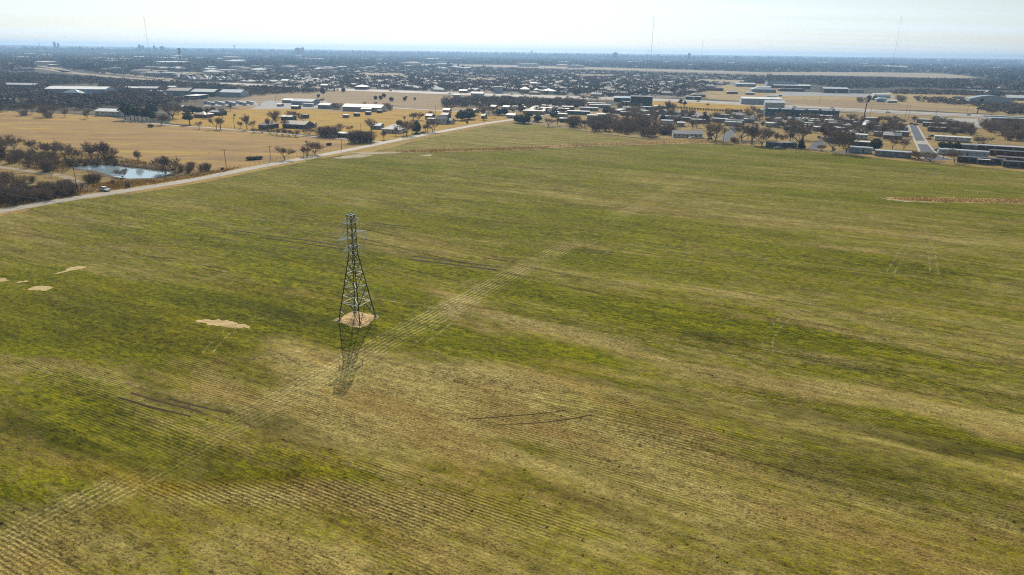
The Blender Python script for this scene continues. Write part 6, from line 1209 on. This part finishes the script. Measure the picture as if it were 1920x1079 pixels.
for x, y in near_h:
    wl, rf = TH_PR[rgh.randrange(4)]; u_, v_ = proj(np.array([x]), np.array([y]), np.array([0.0])); z_ = ZL[0] if u_[0] < 700 else ZL[1] if u_[0] < 1040 else ZL[2]
    r = empty('town_house', (x, y, 0), -TH + rgh.choice((0, math.pi / 2)) + rgh.uniform(-.05, .05), town_label(u_[0], math.hypot(x, y)), 'house', 'small houses ' + z_); link('wall', wl, r); link('roof', rf, r)
def house_mass(name, xy, seed, Lr, Dr, hr, rr, pal, lab, rotv=-TH):
    rg = np.random.default_rng(seed); n = len(xy); L_ = rg.uniform(*Lr, n); D = rg.uniform(*Dr, n); h = rg.uniform(*hr, n); q = rg.uniform(*rr, n); sw = rg.random(n) < .5; t = rotv + np.where(sw, math.pi / 2, 0); ct, st = np.cos(t), np.sin(t)
    def P(lx, ly, z): return np.stack([xy[:, 0] + lx * ct - ly * st, xy[:, 1] + lx * st + ly * ct, z], 1)
    a, b = L_ / 2, D / 2; c = [P(-a, -b, 0 * h), P(a, -b, 0 * h), P(a, b, 0 * h), P(-a, b, 0 * h)]; e = [P(-a, -b, h), P(a, -b, h), P(a, b, h), P(-a, b, h)]; r1 = P(-a * .7, 0 * a, h + q); r2 = P(a * .7, 0 * a, h + q)
    quads = [(c[0], c[1], e[1], e[0]), (c[1], c[2], e[2], e[1]), (c[2], c[3], e[3], e[2]), (c[3], c[0], e[0], e[3]), (e[0], e[1], r2, r1), (e[2], e[3], r1, r2), (e[1], e[2], r2, r2), (e[3], e[0], r1, r1)]
    T = np.stack([np.stack(k_, 1) for k_ in quads], 1); pa = np.array(pal); wc = pa[rg.choice(len(pa), n)] * .8; rc = pa[rg.choice(len(pa), n)]
    col = np.concatenate([np.repeat(wc[:, None, :], 16, 1), np.repeat(rc[:, None, :], 16, 1)], 1).reshape(-1, 3); me = np_mesh(name, T.reshape(-1, 3), 4, M['mass'], col); return tag(link(name, me), lab, 'houses', None, 'stuff')
PH = [(.22, .19, .17), (.34, .32, .30), (.17, .14, .12), (.38, .37, .35), (.50, .50, .48), (.27, .22, .18), (.40, .30, .24)]
house_mass('distant_houses', far_h, 92, (12, 22), (9, 13), (3, 4), (1.8, 3), PH, 'many small hazy houses among the trees deeper in the town')
hf = scatter([(0, 119), (0, 104), (500, 108), (1000, 114), (1500, 121), (1900, 127), (1900, 133), (1500, 130), (1100, 128), (700, 124), (300, 126), (180, 131), (60, 124)], 190, 93, lambda X, Y, rg: rg.uniform(0, 1, X.shape) < .38)
house_mass('distant_warehouses', hf, 94, (35, 120), (25, 60), (7, 15), (.5, 3), [(.70, .70, .68), (.80, .80, .78), (.55, .50, .44), (.40, .38, .36), (.62, .50, .40)], 'scattered far white and tan roofs of the city toward the horizon')
hf2 = scatter([(0, 133), (0, 121), (160, 128), (330, 129), (480, 127), (700, 126), (960, 130), (1000, 134), (700, 131), (480, 140), (395, 150), (330, 147), (180, 138)], 62, 95, lambda X, Y, rg: ~hl_clear(X, Y) & (rg.uniform(0, 1, X.shape) < .34))
house_mass('distant_houses', hf2, 96, (20, 55), (14, 28), (4, 8), (1, 3), PH + [(.75, .75, .73)] * 2, 'hazy houses and white roofs beyond the pale left highway')
# the estate of big hip-roofed houses at the left
for i, (u_, v_, s_) in enumerate([(330, 149.5, 1), (349, 150, 1), (365, 149, .9), (381, 149.5, 1.1), (392, 151, 1), (404, 152, .9), (371, 152.5, 1), (415, 151.5, 1.1), (424, 152.5, .9), (434, 151.5, 1.3), (446, 152.5, 1), (359, 152.5, .9)]):
    B('estate_house', u_, v_, 13 * s_, 16, 3.4, 5.5, 'hip', 'tan', ('tan', 'grey', 'tan', 'light')[i % 4], f"big hip-roofed house, number {ORD[i]} from left in the estate beyond the cell tower".replace('number ', ''), 'house', rot=(-10, 15, -20, 5)[i % 4], wins=0, door=False, group='estate houses beyond the cell tower')
# skyline
SKY = [(105, 89, 5, 9, 'stepped block of flats, tallest at the far left of the horizon'), (112, 90, 4, 6, 'lower block right of the tallest one at the far left'), (264, 93, 6, 5, 'pale blue far tower, left one of the downtown group'), (270, 93, 5, 3, 'second far tower of the downtown group'), (291, 94, 4, 4, 'third far tower of the downtown group'), (306, 94, 9, 2.5, 'wide low far block right of the downtown group'), (560, 98, 14, 3, 'wide far building group breaking the horizon left of centre'), (569, 98, 6, 5, 'taller far block on the right of the wide one on the horizon'), (1153, 105.3, 12, 2.5, 'wide low far building on the horizon right of centre'), (1291, 107.5, 7, 4, 'single far block on the horizon right of the tall mast')]
for u_, vh, p_, up_, lab in SKY:
    x, y = G(u_, vh + 10.0); dist_ = math.hypot(x, y); s_ = dist_ / FPX; Ht = 60 + up_ * s_ * .6; r = empty('tower_block', (x, y, 0), -TH * .5, lab, 'tower block'); m_ = MB(); w_ = p_ * s_ / 3; m_.box(-w_, -w_ * .6, 0, w_, w_ * .6, Ht * .93); m_.build('wall', W['grey'], r); m_ = MB(); m_.box(-w_ * .5, -w_ * .3, Ht * .93 + .1, w_ * .5, w_ * .3, Ht); m_.build('roof', RF['light'], r)
for u_, vh, up_, lab in [(76, 88, 4, 'tiny far water tower on the horizon at far left'), (441, 96, 5.5, 'far water tower on the horizon behind the cell tower'), (997, 104.5, 3.5, 'far water tower on the horizon near the centre')]:
    x, y = G(u_, vh + 8); s_ = math.hypot(x, y) / FPX; Ht = 60 + up_ * s_ * .8; r = empty('water_tower', (x, y, 0), 0, lab, 'water tower'); m_ = MB(); m_.tube((0, 0, 0), (0, 0, Ht - 9), 3, 3, 8); m_.build('stem', M['trim'], r); m_ = MB()
    for q in range(6):
        t0, t1 = math.pi * q / 6, math.pi * (q + 1) / 6; m_.tube((0, 0, Ht - 6 - math.cos(t0) * 5), (0, 0, Ht - 6 - math.cos(t1) * 5), max(.2, 9 * math.sin(t0)), max(.2, 9 * math.sin(t1)), 12, cap=False)
    m_.build('tank', M['trim'], r)
# radio masts, cell tower
def mast(u, v, topv, label, rad=.75, cell=False):
    x, y = G(u, v); s_ = math.hypot(x, y) / FPX; Ht = (v - topv) * s_ * .955; r = empty('radio_mast' if not cell else 'cell_tower', (x, y, 0), .3, label, 'radio mast' if not cell else 'cell tower'); m_ = MB(); n_ = int(Ht / 6)
    w0 = rad * (2.2 if cell else 1)
    for i in range(3):
        tk = .16 if cell else .1 * rad; t = i * 2.094; c, s = math.cos(t), math.sin(t); m_.tube((c * w0, s * w0, 0), (c * rad * .7, s * rad * .7, Ht), tk, tk * .8, 4)
        for q in range(n_):
            z0, z1 = Ht * q / n_, Ht * (q + 1) / n_; r0 = w0 + (rad * .7 - w0) * q / n_; t2 = t + 2.094; m_.tube((c * r0, s * r0, z0), (math.cos(t2) * r0, math.sin(t2) * r0, z1), tk * .5, tk * .5, 3)
    m_.build('lattice', M['darksteel'], r)
    if cell:
        for z in (Ht - 1.5, Ht - 7):
            rg_ = MB()
            for i in range(6): t = i * 1.047; rg_.box(math.cos(t) * 2.2 - .25, math.sin(t) * 2.2 - .25, z - 1.3, math.cos(t) * 2.2 + .25, math.sin(t) * 2.2 + .25, z + 1.3); rg_.tube((0, 0, z), (math.cos(t) * 2.2, math.sin(t) * 2.2, z), .08, .08, 4)
            rg_.build('antenna_ring', M['darksteel'], r)
    else:
        for i in range(3):
            t = i * 2.094 + .5
            for f in (.35, .68, .97): g_ = MB(); g_.tube((0, 0, Ht * f), (math.cos(t) * Ht * .5, math.sin(t) * Ht * .5, 0), .03, .03, 3, cap=False); g_.build('guy_wire', M['wire'], r)
    return r
mast(288.5, 157, 50, 'tall thin guyed radio mast above the far city at left', .45); mast(1216, 168, 41, 'tallest thin radio mast right of centre, rising far above the horizon', .6); mast(1664.5, 171, 54, 'very faint thin radio mast at the right', .3)
mast(1211, 150, 96, 'short mast just left of the tallest radio mast', .6); mast(1310.5, 150, 82, 'faint short mast between the tallest mast and the right one', .4); mast(343, 149.5, 99, 'dark cell tower with antenna rings standing before the hazy city at left', .8, True)
# roadside poles and their wires
def upole(u, v, hp, label, arm=True, group='utility poles along the road', H_=None):
    x, y = G(u, v); H_ = H_ or hp * mpp(u, v) * 1.04; r = empty('utility_pole', (x, y, .05), -R(63) if arm else 0, label, 'utility pole', group); m_ = MB(); m_.tube((0, 0, -.3), (rgt.uniform(-.1, .1), rgt.uniform(-.1, .1), H_), .17, .11, 8); m_.build('post', M['pole'], r)
    if arm:
        a_ = MB(); a_.box(-.07, -1.3, H_ - .75, .07, 1.3, H_ - .6); ar = a_.build('crossarm', M['pole'], r)
        for q in (-1.2, 0, 1.2): i_ = MB(); i_.tube((0, q, H_ - .6), (0, q, H_ - .38), .06, .045, 6); i_.build('insulator', M['insul'], ar)
    return (x, y, H_ - .4)
PL = [upole(147, 365, 50, 'leaning dark utility pole between the dirt track and the parked car'), upole(311, 337, 38, 'utility pole with a crossarm before the right end of the pond'), upole(425, 320, 36, 'plain utility pole beside the bin on the left of the road'), upole(508, 304.5, 28, 'utility pole left of the wide low bare tree'), upole(577, 294, 28, 'utility pole in the group of three bare trees by the road'), upole(641, 281, 22, 'utility pole between the low dark shrub and the road'), upole(697, 268, 24, 'utility pole at the farm lane corner'), upole(757, 258, 26, 'utility pole beside the bare trees of the pale-roofed house'), upole(815, 246, 26, 'utility pole in front of the white gabled farmhouse'), upole(907, 229, 20, 'utility pole near the end of the road')]
PL.insert(0, (PL[0][0] - 28, PL[0][1] - 56, 11))
for i in range(len(PL) - 1):
    a, b = PL[i], PL[i + 1]; m_ = MB()
    for off in (-1.2, 0, 1.2):
        pv = None
        for q in range(9):
            t = q / 8; p = (a[0] + (b[0] - a[0]) * t + off * E2[0], a[1] + (b[1] - a[1]) * t + off * E2[1], a[2] + (b[2] - a[2]) * t - 3.2 * t * (1 - t))
            if pv: m_.tube(pv, p, .014, .014, 3, cap=False)
            pv = p
    tag(m_.build('overhead_wires', M['wire']), ('three thin wires running out of the left edge to the leaning pole' if i == 0 else f"three thin wires over the roadside, span {ORD[i - 1]} beyond the leaning pole"), 'wires', 'wire spans along the road')
for i, (u_, v_, h_) in enumerate([(122, 214, 20), (414, 243, 22), (440, 242.5, 20), (517, 192, 13), (522, 192, 13), (677, 250, 18), (744, 176, 8), (817, 218, 18), (1136, 190, 14), (1356, 268, 26), (1536, 196, 13), (1631, 222, 20), (1696, 226, 24), (1702, 226, 24), (1753, 224, 16), (1768, 299, 16), (1813, 212, 11), (1858, 221, 9)]):
    upole(u_, v_, h_, f"thin isolated pole, {ORD[i]} from the left of those away from the road", arm=i % 2 == 0, group='isolated poles')
def tall_sign(u, v, hp, lean, label, white=False):
    x, y = G(u, v); Hm = hp * mpp(u, v); r = empty('highway_sign', (x, y, 0), R(-10), label, 'highway sign'); m_ = MB(); m_.tube((0, 0, 0), (lean, 0, Hm), .55, .4, 8); m_.build('post', M['darksteel'], r)
    m_ = MB(); m_.box(-1.9 + lean, -.5, Hm * .80, 1.9 + lean, .5, Hm * 1.02); m_.build('sign_box', M['shutter'], r)
    if white: m_ = MB(); m_.box(-1.7 + lean, -.56, Hm * .82, .2 + lean, -.52, Hm); m_.build('sign_face', M['frame'], r)
tall_sign(1619, 224, 35, .8, 'tall dark pole sign with a white face standing before the blue-grey house', True); tall_sign(1832, 213, 22, 1.6, 'dark pole sign at the right beside the curved blue hall'); tall_sign(1461, 190, 10, .3, 'short dark pole sign behind the very long warehouse')
# fence posts, bin, stones
def posts(pts, n, label, group, H_=1.3):
    w = [np.array(G(*p)) for p in pts]; cum = [0]
    for a, b in zip(w[:-1], w[1:]): cum.append(cum[-1] + np.linalg.norm(b - a))
    m_ = MB(); m_.tube((0, 0, -.1), (0.03, 0, H_), .075, .06, 6); me = m_.mesh('fence_post', M['fencepost']); L0 = cum[-1]; prev = None
    f_ = empty('fence', (w[0][0], w[0][1], .05), 0, label, 'fence', group); ww = MB()
    for i in range(n):
        s = L0 * i / (n - 1); k_ = max(j for j in range(len(cum) - 1) if cum[j] <= s + 1e-6); t = (s - cum[k_]) / (cum[k_ + 1] - cum[k_] + 1e-9); p = w[k_] + (w[k_ + 1] - w[k_]) * t - w[0]
        link('post', me, f_, (p[0], p[1], 0), rgt.uniform(0, 3))
        if prev is not None:
            for z in (.4, .8, 1.2): ww.tube((prev[0], prev[1], z * H_ / 1.3), (p[0], p[1], z * H_ / 1.3), .008, .008, 3, cap=False)
        prev = p
    ww.build('wire_strand', M['wire'], f_)
posts([(172, 361), (200, 351), (260, 343), (330, 330), (400, 321), (480, 308), (560, 293), (640, 279), (700, 267)], 62, 'wire fence on wooden posts along the left side of the road', None)
posts([(770, 265), (840, 250), (905, 238), (955, 229.5)], 34, 'low fence between the road and the far wheat field', None, 1.1)
posts([(305, 232), (352, 235), (402, 238.6), (440, 242), (480, 245.6), (530, 249), (580, 254), (630, 258)], 44, 'fence along the far side of the farm lane', None)
posts([(68, 338), (92, 333), (108, 336)], 4, 'few leaning posts on the golden grass by the dirt track', None, 1.8)
posts([(168, 359), (176, 360)], 4, 'short cluster of posts at the gate left of the parked car', None, 1.7)
posts([(215, 352), (224, 350)], 3, 'two or three posts right of the parked car', None, 1.7)
x, y = G(417, 319); r = empty('bin', (x, y, .05), 0, 'dark round bin with a pale lid beside the road', 'bin'); m_ = MB(); m_.tube((0, 0, 0), (0, 0, 1.3), .75, .8, 12); m_.build('drum', M['darksteel'], r); m_ = MB(); m_.tube((0, 0, 1.31), (0, 0, 1.42), .86, .8, 12); m_.build('lid', M['rock'], r)
def stone(seed):
    rg = random.Random(seed); m_ = MB(); vs = []; n1 = 7
    vs.append((0, 0, .9))
    for a, z in ((.7, .6), (1, .15)): vs += [(math.cos(6.283 * i / n1) * a * rg.uniform(.7, 1.2), math.sin(6.283 * i / n1) * a * rg.uniform(.7, 1.2), z * rg.uniform(.8, 1.2)) for i in range(n1)]
    fs = [(0, 1 + i, 1 + (i + 1) % n1) for i in range(n1)] + [(1 + i, 1 + n1 + i, 1 + n1 + (i + 1) % n1, 1 + (i + 1) % n1) for i in range(n1)]; m_.add(vs, fs); return m_.mesh('rock', M['rock'])
ST = [stone(i) for i in range(4)]
for i in range(26):
    u_ = 240 + 50 * i / 26 + rgt.uniform(-2, 2); v_ = 309 + (u_ - 240) * .11 + rgt.uniform(-1.5, 2.5); x, y = G(u_, v_); o = link('rock', ST[i % 4], None, (x, y, .1), rgt.uniform(0, 6)); s_ = rgt.uniform(.35, .95); o.scale = (s_, s_, s_ * .7); tag(o, 'pale broken rock lying on the far bank of the pond', 'rock', 'rocks on the pond bank')
# vehicles
def car_mats(n_, c): M['car_' + n_] = k_ = flat_mat('car_paint_' + n_, c, .05, 1, .25, .6); return k_
CARC = {n_: car_mats(n_, c) for n_, c in dict(white=(.70, .71, .72), dark=(.03, .03, .04), silver=(.40, .42, .44), blue=(.08, .14, .25), red=(.25, .03, .03)).items()}
M['tyre'] = flat_mat('tyre', (.02, .02, .02), .1, 3, .8); M['rim'] = flat_mat('rim', (.35, .35, .36), .1, 3, .3, .5, .6); M['lamp'] = flat_mat('head_lamp', (.7, .72, .75), .1, 3, .1, .7)
def car_parts(paint, pickup=False):
    W_, b = .92, MB()
    prof = [(-2.35, .35), (-2.4, .75), (-2.25, .98), (-1.0, 1.05), (1.45, .98), (2.2, .82), (2.38, .55), (2.3, .32)]
    n_ = len(prof); vs = [(x, -W_, z) for x, z in prof] + [(x, W_, z) for x, z in prof]; b.add(vs, [tuple(range(n_)), tuple(range(2 * n_ - 1, n_ - 1, -1))] + [(i, n_ + i, n_ + (i + 1) % n_, (i + 1) % n_) for i in range(n_)])
    r1 = [(-2.0, 1.0), (-1.45, 1.46), (-.2, 1.52), (.55, 1.45), (1.35, 1.02)] if not pickup else [(-.7, 1.02), (-.55, 1.62), (.2, 1.66), (.65, 1.58), (1.3, 1.02)]
    body = b.mesh('body', paint); g = MB(); wi = .72; n2 = len(r1); vs = [(x, -(W_ - .04 if z < 1.1 else wi), z) for x, z in r1] + [(x, (W_ - .04 if z < 1.1 else wi), z) for x, z in r1]
    g.add(vs, [tuple(range(n2)), tuple(range(2 * n2 - 1, n2 - 1, -1))] + [(i, n2 + i, n2 + i + 1, i + 1) for i in range(n2 - 1)]); glass = g.mesh('windows', M['pane'])
    rt_ = MB(); a_, c_ = r1[1], r1[3]; rt_.box(a_[0] + .05, -wi - .01, 1.47 if not pickup else 1.62, c_[0] - .05, wi + .01, 1.56 if not pickup else 1.70); roof = rt_.mesh('roof', paint)
    return body, glass, roof
CP = {c: car_parts(m) for c, m in CARC.items()}
wm = MB(); wm.tube((0, -.11, 0), (0, .11, 0), .33, .33, 14); WH = wm.mesh('wheel', M['tyre']); rm = MB(); rm.tube((0, -.12, 0), (0, .12, 0), .2, .2, 10); RM = rm.mesh('rim', M['rim']); hm = MB(); hm.box(0, -.16, -.08, .05, .16, .08); HM = hm.mesh('headlight', M['lamp'])
def car(u, v, color, rz, label, group=None, z=.1, s=1.0, xy=None):
    x, y = xy or G(u, v); r = empty('parked_car' if v > 230 or not group else 'car', (x, y, z), R(rz), label, 'car', group, s); b_, g_, f_ = CP[color]; link('body', b_, r); link('windows', g_, r); link('roof', f_, r)
    for sx in (-1.45, 1.45):
        for sy in (-.84, .84): w_ = link('wheel', WH, r, (sx, sy, .33)); link('rim', RM, w_)
    for sy in (-.6, .6): link('headlight', HM, r, (2.3, sy, .68))
    return r
car(197, 358.5, 'white', -32, 'white car parked on the verge beside the road, below the pond', s=1.12)
car(782, 252.5, 'dark', 20, 'dark car parked beneath the upright evergreen by the road')
car(793, 250.5, 'silver', 150, 'silver car parked right of the dark one beneath the evergreen')
car(1308, 260, 'white', 170, 'white car beside the grey-roofed house at the field edge'); car(1297, 261, 'white', 190, 'white car under the carport of the grey-roofed house'); car(1330, 262, 'dark', 185, 'dark car under the very large forked tree')
car(1765, 285, 'white', -20, 'white car parked left of the very long silver-blue mobile home'); car(1758, 283.5, 'dark', -20, 'dark car beside the white one left of the silver-blue mobile home')
car(1709, 234, 'dark', -20, 'dark car across the far end of the straight grey street'); car(1717, 235.5, 'dark', -15, 'second dark car at the far end of the straight grey street'); car(1741, 262, 'red', 10, 'red car at the left end of the long white mobile home'); car(1746, 257, 'dark', 10, 'dark car behind the red one by the long white mobile home')
car(1277, 229.5, 'white', 0, 'white car in front of the dark teal mobile home'); car(1377, 235, 'white', 10, 'white car in front of the dark teal mobile home by the concrete pad'); car(1458, 279.5, 'white', 0, 'white car at the field edge near the dark green mobile home')
car(1002, 229, 'silver', 40, 'pale car half hidden between the low evergreens at the field corner'); car(1180, 229, 'white', 30, 'small white car at the edge of the village thicket'); car(1470, 236, 'dark', -25, 'dark car right of the white mobile home below the warehouse'); car(1477, 237.5, 'dark', -25, 'second dark car right of the white mobile home'); car(1535, 259, 'dark', 60, 'dark car on the fanning street')
def on_highway(frac, off): 
    w = smooth_line([G(*p) for p in HW], 1); Ls = [np.linalg.norm(b - a) for a, b in zip(w[:-1], w[1:])]; s = sum(Ls) * frac
    for a, b, l in zip(w[:-1], w[1:], Ls):
        if s <= l: d = (b - a) / l; n_ = np.array((-d[1], d[0])); p = a + d * s + n_ * off; return (p[0], p[1]), math.degrees(math.atan2(d[1], d[0]))
        s -= l
for i, (fr_, off, c) in enumerate([(.16, -7, 'white'), (.30, 11, 'dark'), (.385, -7, 'white'), (.44, -11, 'dark'), (.452, 24, 'dark'), (.465, 24, 'silver'), (.52, 11, 'white'), (.60, -11, 'silver'), (.66, 7, 'dark'), (.76, -7, 'dark'), (.79, 11, 'white'), (.84, -11, 'dark'), (.90, 7, 'silver')]):
    p_, a_ = on_highway(fr_, off); car(0, 0, c, a_ + (180 if off > 0 and off < 20 else 0), f"{c} car on the highway, {ORD[i]} from the left", 'cars on the highway', .13, xy=p_)
# vehicles stored on the lot at the right
for i in range(14):
    u_ = 1757 + 3.9 * i; v_ = 223 + 1.05 * i + (i % 3) * 1.5; x, y = G(u_, v_); r = empty('stored_truck', (x, y, .1), R(-40 + (i * 37) % 60), f"pale blue-grey box truck in the jumble beside the concrete lot, {ORD[i]} from left", 'truck', 'stored trucks on the lot')
    m_ = MB(); m_.box(-3.2, -1.15, .7, 1.6, 1.15, 3.0); m_.build('cargo_box', W[('silver', 'blue', 'white')[i % 3]], r); m_ = MB(); m_.add([(1.65, -1.05, .5), (3.4, -1.05, .5), (3.4, 1.05, .5), (1.65, 1.05, .5), (1.65, -1.0, 2.3), (2.7, -1.0, 2.3), (2.7, 1.0, 2.3), (1.65, 1.0, 2.3), (3.4, -1.05, 1.3), (3.4, 1.05, 1.3)], [(0, 1, 8, 5, 4), (3, 7, 6, 9, 2), (4, 5, 6, 7), (5, 8, 9, 6), (1, 2, 9, 8), (0, 4, 7, 3)]); m_.build('cab', CARC['white'], r)
    for sx in (-2, 2.6):
        for sy in (-1.0, 1.0): w_ = link('wheel', WH, r, (sx, sy, .4)); w_.scale = (1.3, 1.3, 1.3)
# ---------------------------------------------------------------- haze over the plain
k = bpy.data.materials.new('haze'); k.use_nodes = True; t_ = k.node_tree; t_.nodes.clear(); o_ = t_.nodes.new('ShaderNodeOutputMaterial'); pv_ = t_.nodes.new('ShaderNodeVolumePrincipled')
pv_.inputs['Color'].default_value = (.42, .67, 1.0, 1); pv_.inputs['Density'].default_value = HAZE; pv_.inputs['Anisotropy'].default_value = 0.42; t_.links.new(pv_.outputs[0], o_.inputs['Volume'])
m_ = MB(); m_.box(-13400, -13400, -1.2, 13400, 13400, 112); hz_ = m_.build('haze', k); tag(hz_, 'thin blue haze over the whole plain', 'haze', None, 'stuff')
for o_ in list(scene.objects):
    if 'label' in o_: o_['label'] = fit16(o_['label'])
